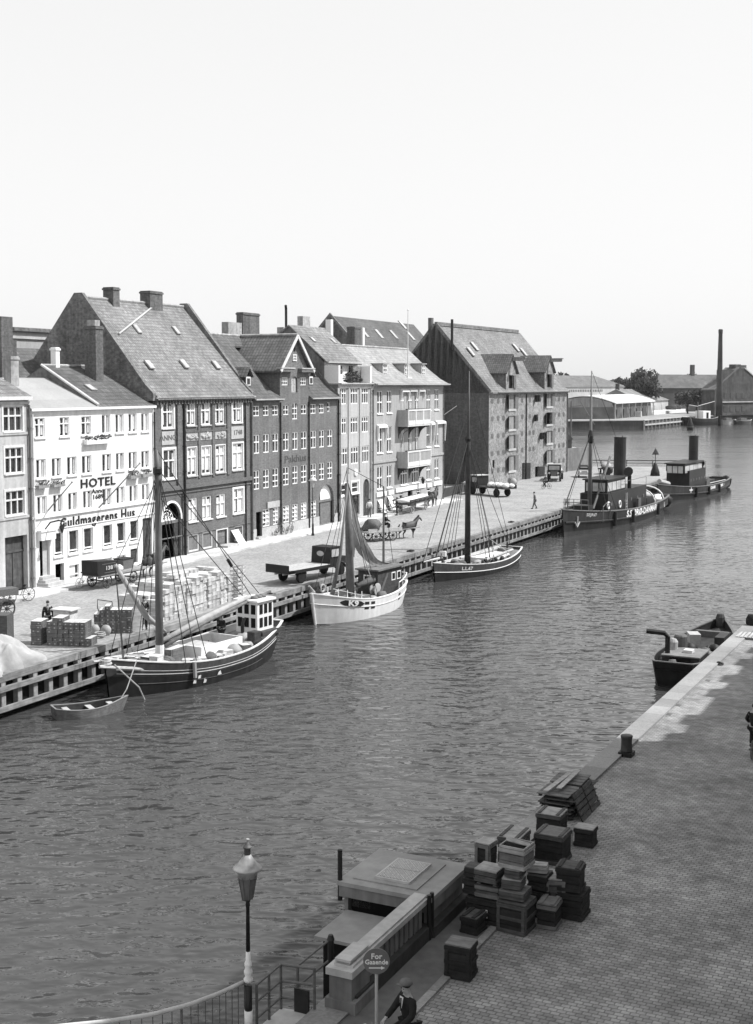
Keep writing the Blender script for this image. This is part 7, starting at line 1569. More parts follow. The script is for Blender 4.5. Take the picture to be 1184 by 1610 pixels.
# tarpaulin heap at the left edge
tp = [G(8, 1074), G(62, 1052), G(38, 1020), G(-25, 1040)]
def tarp(label, cx, cy, sx, sy, h, rz):
    n = 64; mb = MB()
    def f(u, v):
        a = max(abs(u), abs(v)); r = 1 - a; z = h * (min(1, r * 2.6) ** .55) * (.82 + .18 * noise.noise(Vector((u * 2, v * 2, 3)))) + (.16 * noise.noise(Vector((u * 4, v * 4, 1))) + .20 * abs(noise.noise(Vector((u * 3.2, v * 3.2, 6)))) + .07 * abs(noise.noise(Vector((u * 9, v * 9, 6))))) * h * min(1, r * 4)
        ang = atan2(v, u); fold = .13 * sin(ang * 11 + 2 * noise.noise(Vector((u, v, 0)))) * (a ** 2)
        z += h * .13 * sin(ang * 8 + 3 * noise.noise(Vector((u * 1.5, v * 1.5, 4)))) * min(1, a * 2) * min(1, r * 5); return (u * sx * (1 + fold), v * sy * (1 + fold), max(.02, z * (1 - .2 * (u > .2) * u)))
    for i in range(n):
        for j in range(n): mb.poly([f(*[(2 * q / n - 1) for q in w]) for w in ((i, j), (i + 1, j), (i + 1, j + 1), (i, j + 1))])
    o = mb.build('tarpaulin', W['tarp'], None, True, loc=(cx, cy, 0), rz=rz); bm = bmesh.new(); bm.from_mesh(o.data); bmesh.ops.remove_doubles(bm, verts=bm.verts, dist=.004); bmesh.ops.recalc_face_normals(bm, faces=bm.faces); bm.to_mesh(o.data); bm.free(); o.data.shade_smooth(); return tag(o, label, 'tarpaulin')
tarp('big pale tarpaulin draped over goods at the quay edge, bottom left corner', -41.5, 43.6, 1.7, 2.3, 1.5, .1)
p = G(12, 1010); o = MB().obox((0, 0, .65), (1.1, 1.0, 1.3)).build('packing_case', W['crated'], None, loc=(p.x - .95, p.y + .5, 0), rz=.4); tag(o, 'dark packing case rising behind the pale tarpaulin at the left edge', 'case')
# cargo on the sloop deck
for k, (px, y, sx, sy, sz, z0, m_, lb) in enumerate(((236, .35, .7, .6, .5, 0, 'crated', 'dark crate on the sloop deck left of the mast foot'), (246, .8, .6, .5, .3, 0, 'cratem', 'brown crate on the sloop deck below the white mast coat'), (246, .8, .6, .45, .28, .3, 'crate', 'pale crate on top of the brown one at the mast foot'), (259, .95, .6, .5, .3, 0, 'crate', 'pale low crate beside the mast foot, nearer the hatch'), (272, .1, 1.3, .7, .8, 0, 'cratem', 'large brown plank case standing behind the mast on deck'), (283, -.75, 1.0, .8, .75, 0, 'cratem', 'brown case on the quay side of the deck before the hatch'))):
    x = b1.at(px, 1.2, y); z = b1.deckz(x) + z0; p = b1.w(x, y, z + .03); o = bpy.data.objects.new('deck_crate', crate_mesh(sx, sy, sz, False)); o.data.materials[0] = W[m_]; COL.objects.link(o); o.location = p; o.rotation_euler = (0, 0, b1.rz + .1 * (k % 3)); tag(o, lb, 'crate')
# loose cargo and gear filling the sloop's deck
rn = random.Random(3); names_ = ('pale', 'brown', 'dark', 'grey')
for k in range(40):
    x = RND.uniform(-b1.L * .30, b1.L * .34); y = RND.choice((-1, 1)) * RND.uniform(.95, 1.5) * (1 if x < 2 else .65)
    z = b1.deckz(x) + .02; s_ = RND.uniform(.3, .5); p = b1.w(x, y, z)
    if k % 3 == 2: o = MB().blob((0, 0, s_ * .5), (s_, s_ * .8, s_ * .6), k, amp=.4).build('deck_sack', W[('tarp', 'cloth_m', 'rope')[k // 3 % 3]], None, True, loc=p); tag(o, 'soft bundle among the loose cargo along the sloop bulwarks', 'bundle', 'bundles on the sloop deck')
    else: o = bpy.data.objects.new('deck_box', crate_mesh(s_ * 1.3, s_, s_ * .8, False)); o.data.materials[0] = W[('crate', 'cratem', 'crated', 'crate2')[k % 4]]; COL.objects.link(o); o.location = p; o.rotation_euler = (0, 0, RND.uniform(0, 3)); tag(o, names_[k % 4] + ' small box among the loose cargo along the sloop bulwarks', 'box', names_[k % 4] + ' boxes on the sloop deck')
# quay furniture: mooring posts and end rail
a, b = G(905, 733), Vector((e1.x - 1.5, land_end.y + 1.2, 0))
t = thing('quay_railing', 'thin iron railing along the far end of the quay street behind the tugs', 'railing', a, atan2((b - a).y, (b - a).x)); Lr = (b - a).length
for k in range(int(Lr / 4) + 1): MB().tube((k * 4, 0, 0), (k * 4, 0, 1.0), .06, n=6).build('post', W['black'], t)
MB().tube((0, 0, .98), (Lr, 0, .98), .07, n=6).build('rail', W['black'], t); MB().tube((0, 0, .55), (Lr, 0, .55), .04, n=6).build('rail', W['black'], t)
p = G(1030, 748); t = thing('marker_post', 'post with a dark triangular board above a cone-shaped base at the quay end', 'marker', p, 0)
MB().lathe([(.7, 0), (.62, .6), (.25, 1.7), (.07, 1.9)], 12).build('cone', W['dark'], t, True); MB().tube((0, 0, 1.8), (0, 0, 3.2), .05, n=6).build('pole', W['black'], t); MB().prism([(-.5, 0, 3.0), (.5, 0, 3.0), (.0, 0, 3.95)], (.05, .05, 0)).build('topmark', W['greyiron'], t)
p = G(897.5, 705); hpt = 13 - (634 - 604) * 0.1287; t = thing('tall_post', 'tall slim post with a short arm beyond the corner of the warehouse', 'post', p, 0)
MB().tube((0, 0, 0), (0, 0, 9.6), .22, .14, 8).build('pole', W['greyiron'], t); MB().tube((0, 0, 8.5), (2.0, .6, 8.7), .06, n=5).build('arm', W['greyiron'], t); MB().tube((1.7, .5, 9.6), (4.6, 1.0, 4.8), .10, n=6).build('stay', W['greyiron'], t)
a, b = FH.world(30.3, .4, 0), FH.world(38.5, -1.0, 0)
o = MB().prism([a, b, b + Vector((-.4, .1, 0)), a + Vector((-.4, .1, 0))], (0, 0, 3.4)).build('yard_wall', M('yard_wall_render', .17, .9, .15, 2, .2, .2)); tag(o, 'grey yard wall continuing beyond the warehouse corner', 'wall')
o = MB().box(-1.6, 1.6, -1.2, 1.2, 0, 4.6).prism([(-1.8, -1.4, 4.6), (1.8, -1.4, 4.6), (0, -1.4, 5.4)], (0, 2.8, 0)).build('yard_hut', W['dark'], None, loc=FH.world(33.0, 2.2, 0), rz=FH.rz); tag(o, 'dark hut behind the grey yard wall at the warehouse corner', 'hut')
u = 3.0
for px, py in ((437, 937), (655, 868), (812, 822)):
    p = G(px, py); t = thing('mooring_ring', 'iron mooring ring on the quay edge ' + {437: 'behind the sloop stern', 655: 'behind the white cutter', 812: 'beyond the dark smack'}[px], 'mooring ring', (p.x - .5, p.y, .0), 0); MB().ring((0, 0, .06), .28, .05, 'z').build('ring', W['black'], t); MB().lathe([(.14, 0), (.1, .16)], 8).build('bolt', W['black'], t)
# ================================================================== right quay
RQ = QR.rz
p = G(985, 1188); t = thing('bollard', 'dark iron mooring bollard on the kerb of the right quay', 'bollard', (p.x, p.y, .0), RQ)
MB().box(-.24, .24, -.24, .24, 0, .16).build('foot', W['black'], t); MB().lathe([(.22, .14), (.20, .2), (.185, .55), (.205, .66), (.215, .70), (.20, .73)], 20).build('drum', M('worn_iron', .03, .5, .3, 6, spec=.5), t, True)
p = G(1130, 1045); t = thing('mooring_ring', 'iron mooring ring lying on the right quay near the lighter', 'mooring ring', (p.x, p.y, 0), 0); MB().ring((0, 0, .05), .2, .04, 'z').build('ring', W['black'], t); MB().lathe([(.12, 0), (.08, .14), (.02, .16)], 8).build('bolt', W['black'], t)
for k, (x, y) in enumerate(((1052, 1123), (1067, 1109), (1113, 1070))):
    p = G(x, y); tag(MB().box(-.16, .16, -.1, .1, .003, .012).build('drain_cover', W['greyiron'], None, loc=p, rz=RQ), 'small iron drain cover in the sunlit setts, ' + ('nearest the bollard', 'second from the bollard', 'nearest the mooring ring')[k], 'drain')
# pallet pile and bag at the right edge
p = G(1176, 1002); t = thing('slatted_pallet', 'flat pale slatted pallet on the right quay at the picture edge', 'pallet', p, RQ)
for k in range(5): MB().box(-.7, .7, -.45 + k * .2, -.31 + k * .2, .1, .14).build('slat', W['woodp'], t)
MB().box(-.6, -.5, -.45, .5, .0, .1).box(.5, .6, -.45, .5, .0, .1).build('bearer', W['woodm'], t)
p = G(1184, 985); tag(MB().blob((0, 0, .3), (.4, .35, .4), 3).build('dark_bundle', W['cloth_d'], None, True, loc=p), 'dark bundle lying behind the slatted pallet at the right edge', 'bundle')
# rider at the right edge
p = G(1187, 1188); bicycle('bicycle ridden along the right quay, cut by the picture edge', (p.x, p.y, 0), RQ); person('person in dark clothes riding a bicycle at the right edge of the picture', (p.x - .05, p.y - .1, .06), RQ, 'bars', 'ride', 'cloth_d', 'cloth_d', lean=.15)

W['footway'] = M('worn_asphalt', .13, .9, .15, 4, .25, bump=.2)
mb = MB(); fp = [QR.world(QR.uz(x, 1500)[0] if 0 else u, y, 0) for x, u, y in ((0, -40, -.70), (0, -40, -1.78), (0, -15.6, -1.78), (0, -15.6, -.70))]
mb.prism(fp, (0, 0, .045)); tag(mb.build('footway', W['footway']), kind='structure')
mb = MB(); fp = [QR.world(u, y, 0) for u, y in ((-40, -1.785), (-40, -1.97), (-15.6, -1.97), (-15.6, -1.785))]; mb.prism(fp, (0, 0, .055)); tag(mb.build('footway_kerb', W['granite']), kind='structure')
# ------------------------------------------------------------------ foreground crates
def mpp(p): return (p - CC).dot(CF) / F
W['cr0'] = M('old_crate_wood', .085, .85, .25, 5, .2, kind='wood', axis='x', bump=.4); W['cr1'] = M('dark_tea_chest', .028, .8, .3, 5, .25, kind='wood', axis='x', bump=.4); W['cr2'] = M('pale_crate_lid', .34, .8, .2, 5, .2, kind='wood', axis='x', bump=.3); W['cr3'] = M('fresh_crate_wood', .16, .8, .2, 5, .2, kind='wood', axis='x', bump=.3)
def bigcrate(label, px, py, z0, w, d, h, body='cr1', lid='cr0', batt='cr0', rot=0.0, style=0, loc=None, open_=False):
    """front-left bottom corner seen at (px, py) on height z0"""
    w, d, h = w * 1.08, d * 1.1, h * 1.04
    p = loc or G(px, py, z0); a = RQ - pi / 2 + rot; t = thing('wooden_crate', label, 'crate', (p.x, p.y, z0), a)
    mb = MB(); n = max(2, int(h / .16)); g = .014                         # planked sides, one board above the other
    for k in range(n): z_0, z_1 = h * k / n + (g if k else 0), h * (k + 1) / n; e = RND.uniform(0, .014); mb.box(e, w - e, e, d - e, z_0, z_1 - .03 * (k == n - 1))
    mb.build('planks', W[body], t)
    if open_:
        MB().box(.03, w - .03, .03, d - .03, h - .029, h - .02).build('inside', W['void'], t); mb = MB()
        mb.box(0, w, 0, .03, h - .03, h + .02).box(0, w, d - .03, d, h - .03, h + .02).box(0, .03, .03, d - .03, h - .03, h + .02).box(w - .03, w, .03, d - .03, h - .03, h + .02).build('rim', W[batt], t)
        MB().obox((w * .55, d * .5, h + .06), (w * .9, d * .3, .02), Matrix.Rotation(.25, 3, 'Y') @ Matrix.Rotation(.4, 3, 'Z')).build('loose_board', W[lid], t)
    else:
        m2 = MB(); k = max(2, int(d / .17))
        for q in range(k): m2.box(-.008, w + .008, d * q / k + .003, d * (q + 1) / k - .003, h - .03, h + RND.uniform(-.003, .004))
        m2.build('lid', W[lid], t)
        if style == 1: MB().box(.04, .13, -.008, d + .008, h + .004, h + .024).box(w - .13, w - .04, -.008, d + .008, h + .004, h + .024).build('lid_batten', W[batt], t)
    mb = MB(); b = .02
    bz = (0.02, h - .13) if style != 2 else (0.02, h * .5 - .05, h - .13)
    for z in bz: mb.box(-.004, w + .004, -b, -.001, z, z + .085).box(w + .001, w + b, -.004, d + .004, z, z + .085).box(-b, -.001, 0, d, z, z + .085)
    if style == 2: mb.box(.0, .08, -b - .004, -.002, .1, h - .13).box(w - .08, w, -b - .004, -.002, .1, h - .13).box(w + .002, w + b + .004, .0, .08, .1, h - .13)
    mb.build('batten', W[batt], t)
    return t
cF = cv(720, 1280, 5.638)
def bc(label, x, y, z0, w, d, h, **k): q = cF(x, y); return bigcrate(label, q[0], q[1], z0, w, d, h, **k)
A0 = bc('big dark slatted crate at the front centre of the pile, on the cobbles', 345, 1035, 0, .66, .62, .72, style=2, body='cr1', rot=-.05)
def on(t, dx, dy, z): m = Matrix.Rotation(t.rotation_euler[2], 4, 'Z'); return Vector(t.location) + m.to_3x3() @ Vector((dx, dy, z))
def oncrate(label, base, dx, dy, z, w, d, h, **k): p = on(base, dx, dy, z * 1.04 + .026); return bigcrate(label, 0, 0, p.z, w, d, h, loc=p, **k)
A1 = oncrate('brown crate lying on the big slatted crate at the front', A0, .02, .08, .72, .56, .5, .20, body='cr0', lid='cr3')
A2 = oncrate('small pale crate in the middle of the tallest crate tower', A1, .05, .05, .20, .42, .4, .24, body='cr3', lid='cr2', rot=.1)
A2b = oncrate('narrow pale crate under the open crate at the top of the tower', A2, .06, .04, .24, .34, .36, .20, body='cr3', lid='cr2')
A3 = oncrate('open pale crate with a loose lid board, topmost of the tallest tower', A2b, -.14, -.04, .20, .60, .55, .50, body='cr3', lid='cr2', batt='cr2', open_=True, rot=-.08)
B0 = bc('crate with a strapped pale lid standing at the front right of the pile', 700, 1012, 0, .42, .5, .60, style=1, body='cr1', lid='cr3', batt='cr3', rot=.05)
C0 = bc('black chest at the right end of the pile, under a second black crate', 868, 918, 0, .60, .62, .62, body='cr1', lid='cr1', batt='cr1')
C1 = oncrate('black crate standing on the black chest at the right end of the pile', C0, -.02, .02, .62, .56, .5, .58, style=1, body='cr1', lid='cr0', batt='cr1', rot=.08)
D0 = bc('wide black crate with a white paper label at the left of the pile', 70, 960, 0, .78, .7, .62, body='cr1', lid='cr1', batt='cr1'); MB().box(.46, .57, -.03, -.022, .22, .42).build('paper_label', W['white'], D0)
D1 = oncrate('dark crate with pale corner battens on the wide black crate', D0, .22, .05, .62, .54, .5, .32, style=1, body='cr0', lid='cr1', batt='cr3')
D2 = oncrate('pale-lidded crate, topmost of the left stack of the pile', D1, -.02, .0, .34, .52, .5, .30, body='cr0', lid='cr2', rot=-.06)
D3 = oncrate('small black crate at the left shoulder of the pile', D0, -.12, .1, .62, .30, .4, .36, body='cr1', lid='cr1', batt='cr1')
D4 = oncrate('small dark crate on top of the one at the left shoulder', D3, .02, .05, .36, .26, .35, .24, body='cr1', lid='cr0', batt='cr1')
E0 = bc('low dark crate with a pale square on its lid, nearest the kiosk', 20, 1060, 0, .40, .48, .44, style=1, body='cr1', lid='cr0', batt='cr1', rot=-.1); MB().box(.26, .34, .2, .28, .441, .446).build('paper_label', W['white'], E0)
q0 = G(697, 1532); F0 = bigcrate('lone dark crate standing on the pavement in front of the pile', 699, 1537, 0, .54, .46, .74, style=2, body='cr1', lid='cr3', batt='cr1', rot=.06); MB().box(.12, .2, .1, .2, .741, .746).build('paper_label', W['white'], F0)
G0 = bc('dark crate behind the small pale box, in the middle of the pile', 600, 900, 0, .52, .6, .62, body='cr1', lid='cr1', batt='cr1')
G1 = oncrate('dark crate in the second layer in the middle of the pile', G0, .03, .03, .62, .44, .45, .36, body='cr1', lid='cr0', batt='cr1')
G2 = oncrate('small pale narrow box lying crosswise on top of the middle crates', G1, -.02, .02, .36, .44, .24, .20, body='cr3', lid='cr2', batt='cr2', rot=.2)
G3 = oncrate('slatted brown crate with a pale top to the right of the narrow box', G0, .46, .12, .0, .44, .6, .90, style=2, body='cr0', lid='cr2', batt='cr3', rot=.35)
H0 = bc('tall narrow crate standing upright at the water side of the pile', 150, 720, 0, .36, .42, 1.35, style=2, body='cr1', lid='cr2', batt='cr3', rot=-.12)
I0 = bc('white-lidded double crate at the kerb behind the tower', 350, 520, 0, .56, .8, .98, style=1, body='cr0', lid='cr2', batt='cr0')
I1 = bc('pale flat crate behind the tallest tower', 400, 480, 0, .52, .5, .88, body='cr0', lid='cr2', batt='cr2', rot=.05)
J0 = bc('biggest crate of the pile with a broad brown lid, at the back', 675, 425, 0, .74, .72, .78, style=1, body='cr1', lid='cr3', batt='cr0'); 
K0 = bc('crate with a pale lid standing alone on the right behind the pile', 1028, 280, 0, .50, .42, .52, body='cr1', lid='cr2', batt='cr1')
tag(MB().obox((0, 0, .22), (.30, .04, .42), Matrix.Rotation(-.15, 3, 'X')).build('pale_board', W['cr2'], None, loc=G(892, 1327), rz=RQ - pi / 2), 'pale board standing beside the lone crate behind the pile', 'board')
L0 = bc('dark crate with a two-panel white lid behind the biggest crate', 690, 250, 0, .66, .6, .84, style=1, body='cr1', lid='cr2', batt='cr0')
# stacked frames beyond the pile
def framestack():
    c8_ = cv(820, 1210, 8.457)
    base = G(*c8_(225, 640)); a = RQ - pi / 2
    for k in range(6):
        for j in range(2):
            t = thing('wooden_pallet', 'flat slatted crate panel lying in the low stack beyond the crates', 'panel', (base.x + .02 * k * (-1) ** k, base.y + .1 + j * 1.25, .02 + k * .125), a + .03 * (-1) ** (k + j), 'stacked slatted panels')
            for q in range(4): MB().box(0, 1.0, q * .29, q * .29 + .25, .06, .085).build('slat', W['cr3' if k == 5 else 'cr0'], t)
            MB().box(.06, .14, 0, 1.12, 0, .06).box(.86, .94, 0, 1.12, 0, .06).build('bearer', W['cr1'], t)
    for j in range(2):
        t = thing('wooden_pallet', 'slatted crate panel leaning against the stack of panels, ' + ('nearer one' if j == 0 else 'farther one'), 'panel', (base.x + 1.32, base.y + .2 + j * .95, .0), a + pi / 2); t.rotation_euler = (radians(66), 0, a + pi / 2)
        for q in range(5): MB().box(0, .85, .02 + q * .17, .02 + q * .17 + .13, 0, .025).build('slat', W['cr0'], t)
        MB().box(.0, .07, 0, .87, -.03, -.001).box(.78, .85, 0, .87, -.03, -.001).build('bearer', W['cr1'], t)
    for j in range(2): tag(MB().obox((0, 0, 0), (.16, 2.0, .03)).build('plank', W['cr2'], None, loc=(base.x + .28 + j * .22, base.y + 1.0 + .4 * j, .86), rz=a - .05 + .06 * j), 'loose pale plank on top of the slatted panel stack, ' + ('water side' if j == 0 else 'quay side'), 'plank')
framestack()

# ------------------------------------------------------------------ landing kiosk
ko = Vector((-11.69, 26.62, 0)); kr = QR.rz + radians(.6)          # near right corner of the roof; local x along the quay, y towards the water
t = thing('landing_kiosk', 'low flat-roofed landing kiosk at the quay edge with a parapet and roof light', 'kiosk', (ko.x, ko.y, 0), kr)
W['kroof'] = M('felt_roof', .27, .85, .12, 3, .2); W['kwall'] = M('grey_boarded_wall', .19, .8, .15, 3, .2, .35); W['kcap'] = M('pale_coping', .46, .85, .12, 5, .15, .1); W['kplinth'] = M('dark_plinth', .05, .85, .25, 4, .2)
Lk, Wk = 2.2, 2.3
MB().box(-.08, Lk + .12, -.10, Wk + .1, .90, 1.0).build('roof', W['kroof'], t); MB().box(-.04, Lk + .06, -.06, Wk + .05, .62, .90).build('fascia', W['kwall'], t)
MB().box(.22, Lk - .2, .4, Wk - .2, 1.0, 1.03).build('roof_deck', W['kroof'], t)
o = MB().box(.40, 1.74, .68, 1.60, 1.02, 1.09).build('roof_light', W['kcap'], t)
W['wired'] = M('wired_glass', .40, .4, .3, 30, .1, spec=.5, kind='brick', bw=.10, bh=.045, mort=.35, axis='xy')
for k in range(2): MB().box(.45 + k * .63, 1.05 + k * .63, .73, 1.55, 1.091, 1.10).build('pane', W['wired'], o)
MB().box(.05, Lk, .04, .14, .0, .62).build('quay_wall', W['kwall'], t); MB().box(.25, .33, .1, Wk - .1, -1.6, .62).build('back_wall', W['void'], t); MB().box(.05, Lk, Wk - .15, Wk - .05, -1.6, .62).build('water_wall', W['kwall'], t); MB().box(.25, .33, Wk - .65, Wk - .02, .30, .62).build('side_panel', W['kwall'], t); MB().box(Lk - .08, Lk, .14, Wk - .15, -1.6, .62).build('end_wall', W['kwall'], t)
MB().box(-.02, Lk, -.16, .04, -.02, .30).build('plinth', W['kplinth'], t)
MB().tube((.02, Wk + .05, .5), (.02, Wk + .05, 1.75), .06, n=7).build('mooring_pole', W['dark'], t)
# parapet with boarded balusters
MB().box(-3.95, -.02, -.02, .42, .88, 1.0).box(-3.95, -.0, .04, .36, 1.0, 1.05).build('parapet_coping', W['kcap'], t)
MB().box(-3.9, -.02, -.10, .34, -.02, .36).build('parapet_plinth', W['kplinth'], t)
n = 11
for k in range(n):
    x = -3.0 + 2.85 * k / n; MB().box(x, x + .165, .06, .20, .36, .88).build('baluster', W['kwall'], t)
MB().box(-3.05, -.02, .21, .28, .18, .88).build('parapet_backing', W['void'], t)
MB().box(-4.05, -3.2, -.04, .48, .30, .80).build('end_pier', W['kwall'], t); MB().box(-4.12, -3.12, -.16, .55, -.02, .30).build('end_pier', W['kwall'], t); MB().box(-4.12, -3.13, -.09, .53, .80, .95).build('pier_cap', W['kcap'], t); MB().box(-3.95, -3.1, .04, .40, 1.0, 1.10).build('pier_top', W['kcap'], t)
for x in (-.14, .02): MB().tube((x, -.08, .02), (x, -.08, 1.12), .05, n=7).build('gate_post', W['black'], t)
# lower roof over the stairs and the dark stair head
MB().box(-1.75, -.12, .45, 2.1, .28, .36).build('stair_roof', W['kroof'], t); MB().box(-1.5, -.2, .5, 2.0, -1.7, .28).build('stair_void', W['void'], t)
# landing stage by the water with its railings
lp = G(442, 1586); t2_ = thing('landing_stage', 'small pale landing platform with pipe railings between the lamp and the kiosk', 'landing stage', (0, 0, 0), 0)
P4 = [G(412, 1612, -.02), G(442, 1586, -.02), G(497, 1594, -.02), G(470, 1640, -.02)]
P4 = [Vector((p.x, p.y, -.12)) for p in P4]; MB().prism(P4, (0, 0, .12)).build('platform', W['kcap'], t2_)
mb = MB(); tops = [G(*q, .95) for q in ((400, 1556), (409, 1545), (442, 1517), (494.5, 1532), (494.5, 1534))]
rp = [G(404, 1620), G(442, 1586), G(494.6, 1593)]
for a, b in ((rp[0], rp[1]), (rp[1], rp[2])):
    for z in (.95, .6, .25): MB().tube(Vector((a.x, a.y, z)), Vector((b.x, b.y, z)), .028, n=6).build('rail', W['greyiron'], t2_)
for q in rp + [(rp[0] + rp[1]) / 2]: MB().tube((q.x, q.y, -.1), (q.x, q.y, .97), .032, n=6).build('post', W['greyiron'], t2_)
st = [G(468, 1519, .55), G(520, 1476, 1.0)]; s0, s1 = st
for dz in (0, -.45): MB().tube(s0 + Vector((0, 0, dz)), s1 + Vector((0, 0, dz)), .025, n=6).build('stair_rail', W['greyiron'], t2_)
for q in st: MB().tube(q + Vector((0, 0, -1.2)), q, .035, n=6).build('stair_post', W['greyiron'], t2_)
MB().tube(s1 + Vector((0, 0, -.7)), s1 + Vector((0, 0, .03)), .07, n=8).lathe([(.09, -.02), (.05, .09)], 8, s1).build('newel', W['black'], t2_)
mb = MB()
for k in range(7): a = s0.lerp(s1, k / 6); mb.box(a.x - .35, a.x + .35, a.y - .12, a.y + .12, -1.3 + k * .16, -1.22 + k * .16)
MB().box(s0.x - .1, s0.x + .6, s0.y - .2, s0.y + 1.2, -1.6, -1.5).build('lower_step', W['kcap'], t2_)
pp = G(470, 1600, -.05); MB().box(pp.x - .17, pp.x + .17, pp.y + .1, pp.y + .15, -.05, .5).build('ladder_plate', W['dark'], t2_)
# ------------------------------------------------------------------ foreground lamp
lb = G(391, 1622); t = thing('street_lamp', 'tall foreground lamp post with a white-banded shaft and round hood over the canal', 'street lamp', lb)
ztop = lambda py: H - (py - HOR) / (1622 - HOR) * H   # height seen at row py on the post
z_ = [ztop(q) for q in (1600, 1572, 1543, 1540, 1500, 1408, 1395, 1365, 1357, 1340, 1325)]
MB().lathe([(.075, 0), (.075, z_[2] - .05)], 14).build('base_shaft', W['black'], t, True); 
MB().lathe([(.075, 0.01), (.078, z_[1] - .17)], 14, (0, 0, 0)).build('white_base', W['white'], t, True) if False else MB().lathe([(.084, 0.0), (.084, z_[1] - .19)], 14).build('white_base', W['white'], t, True)
zc = z_[3]
MB().lathe([(.05, zc - .02), (.085, zc), (.095, zc + .05), (.06, zc + .11), (.085, zc + .17), (.09, zc + .21), (.055, zc + .28), (.075, zc + .33), (.075, zc + .37), (.05, zc + .43), (.045, zc + .62)], 16).build('white_collar', W['white'], t, True)
zh_ = z_[5]
MB().lathe([(.043, zc + .6), (.036, zh_ - .15), (.05, zh_ - .12), (.035, zh_ - .05), (.09, zh_ + .03)], 12).build('shaft', W['black'], t, True)
MB().tube((-.13, 0, zh_ - .03), (.05, 0, zh_ - .03), .015, n=5).build('ladder_bar', W['black'], t)
o = MB().lathe([(.105, zh_ + .02), (.19, zh_ + .50)], 8).build('lantern_glass', M('frosted_glass', .12, .25, .3, 4, spec=.5), t); mb = MB()
for k in range(8): a = 2 * pi * k / 8; mb.tube((.106 * cos(a), .106 * sin(a), zh_ + .02), (.192 * cos(a), .192 * sin(a), zh_ + .5), .012, n=4)
mb.build('glazing_bars', W['greyiron'], o)
W['zincp'] = M('painted_zinc', .34, .45, .3, 9, .15, spec=.5)
MB().lathe([(.195, zh_ + .47), (.20, zh_ + .56), (.285, zh_ + .625), (.295, zh_ + .645), (.28, zh_ + .66), (.19, zh_ + .745), (.11, zh_ + .85), (.07, zh_ + .92)], 20).build('hood', W['zincp'], t, True)
MB().lathe([(.065, zh_ + .92), (.065, zh_ + 1.05), (.09, zh_ + 1.06), (.09, zh_ + 1.08), (.07, zh_ + 1.09), (.045, zh_ + 1.14), (.02, zh_ + 1.19)], 12).build('chimney', W['greyiron'], t, True); MB().path([(0, 0, zh_ + 1.17), (.015, 0, zh_ + 1.24)], [.03, .035], 8).build('finial', W['zincp'], t)
# curved bridge railing
rl = [G(*q, 1.0) for q in ((384, 1544), (345, 1562), (300, 1579), (240, 1595), (170, 1606), (90, 1614), (0, 1622))]
t = thing('bridge_railing', 'curved iron railing with close bars at the bottom left corner of the picture', 'railing', (0, 0, 0), 0)
sm = []
for i in range(len(rl) - 1):
    for k in range(4): sm.append(rl[i].lerp(rl[i + 1], k / 4))
sm.append(rl[-1]); MB().path(sm, .045, 8).build('handrail', W['kcap'], t, True); MB().path([p - Vector((0, 0, .88)) for p in sm], .02, 5).build('bottom_rail', W['greyiron'], t)
dist = 0; last = sm[0]; cnt = 0
for i in range(len(sm) - 1):
    seg = sm[i + 1] - sm[i]; n = max(1, int(seg.length / .12))
    for k in range(n):
        q = sm[i] + seg * (k / n); cnt += 1; big_ = cnt % 10 == 0
        MB().tube(q - Vector((0, 0, 1.0)), q - Vector((0, 0, .03)), .026 if big_ else .010, n=5).build('bar', W['greyiron'], t) if cnt < 99 else None
# bridge abutment under the railing
mb = MB(); a = [Vector((p.x, p.y, -.02)) for p in sm[::3]]; 
mb.prism([(p.x, p.y, -1.6) for p in a] + [(a[-1].x + 3.5, a[-1].y - 4, -1.6), (a[0].x + 1.4, a[0].y - 4, -1.6)], (0, 0, 1.6)); tag(mb.build('bridge_abutment', W['granite']), kind='structure')
# ------------------------------------------------------------------ round sign
sp_ = G(592, 1640); t = thing('round_sign', 'round grey sign lettered For Gaaende with an arrow, on a thin pale pole', 'sign', sp_)
zc = H - (1505 - HOR) / (1640 - HOR) * H; face = atan2(CC.y - sp_.y, CC.x - sp_.x) + pi / 2
MB().tube((0, 0, 0), (0, 0, zc), .032, n=8).build('pole', W['kcap'], t)
R_ = .262; mt = Matrix.Rotation(face, 4, 'Z'); o = MB().lathe([(R_, -.012), (R_, .012)], 32, (0, 0, 0), mat=(mt @ Matrix.Rotation(pi / 2, 4, 'X')).to_3x3()).build('disc', M('sign_enamel', .15, .5, .1, 3), t, loc=None); o.location = (0, 0, zc)
off = mt @ Vector((0, -.05, 0)); o.location = (off.x, off.y, zc)
def sgn(body, size, dz, sx=1.0): text_obj('lettering', body, size, W['white'], t, Matrix.Translation((off.x, off.y, zc + dz)) @ mt @ Matrix.Translation((0, -.018, 0)) @ FRONT, .003, .003, sx)
sgn('For', .155, .10); sgn('Gaaende', .135, -.015, .95)
m_ = Matrix.Translation((off.x, off.y, zc - .13)) @ mt; ar = MB(); f_ = lambda x, z: m_ @ Vector((x, -.02, z))
ar.poly([f_(-.15, -.012), f_(.10, -.012), f_(.10, .012), f_(-.15, .012)]); ar.poly([f_(.09, -.035), f_(.17, 0), f_(.09, .035)]); ar.build('arrow', W['white'], t)
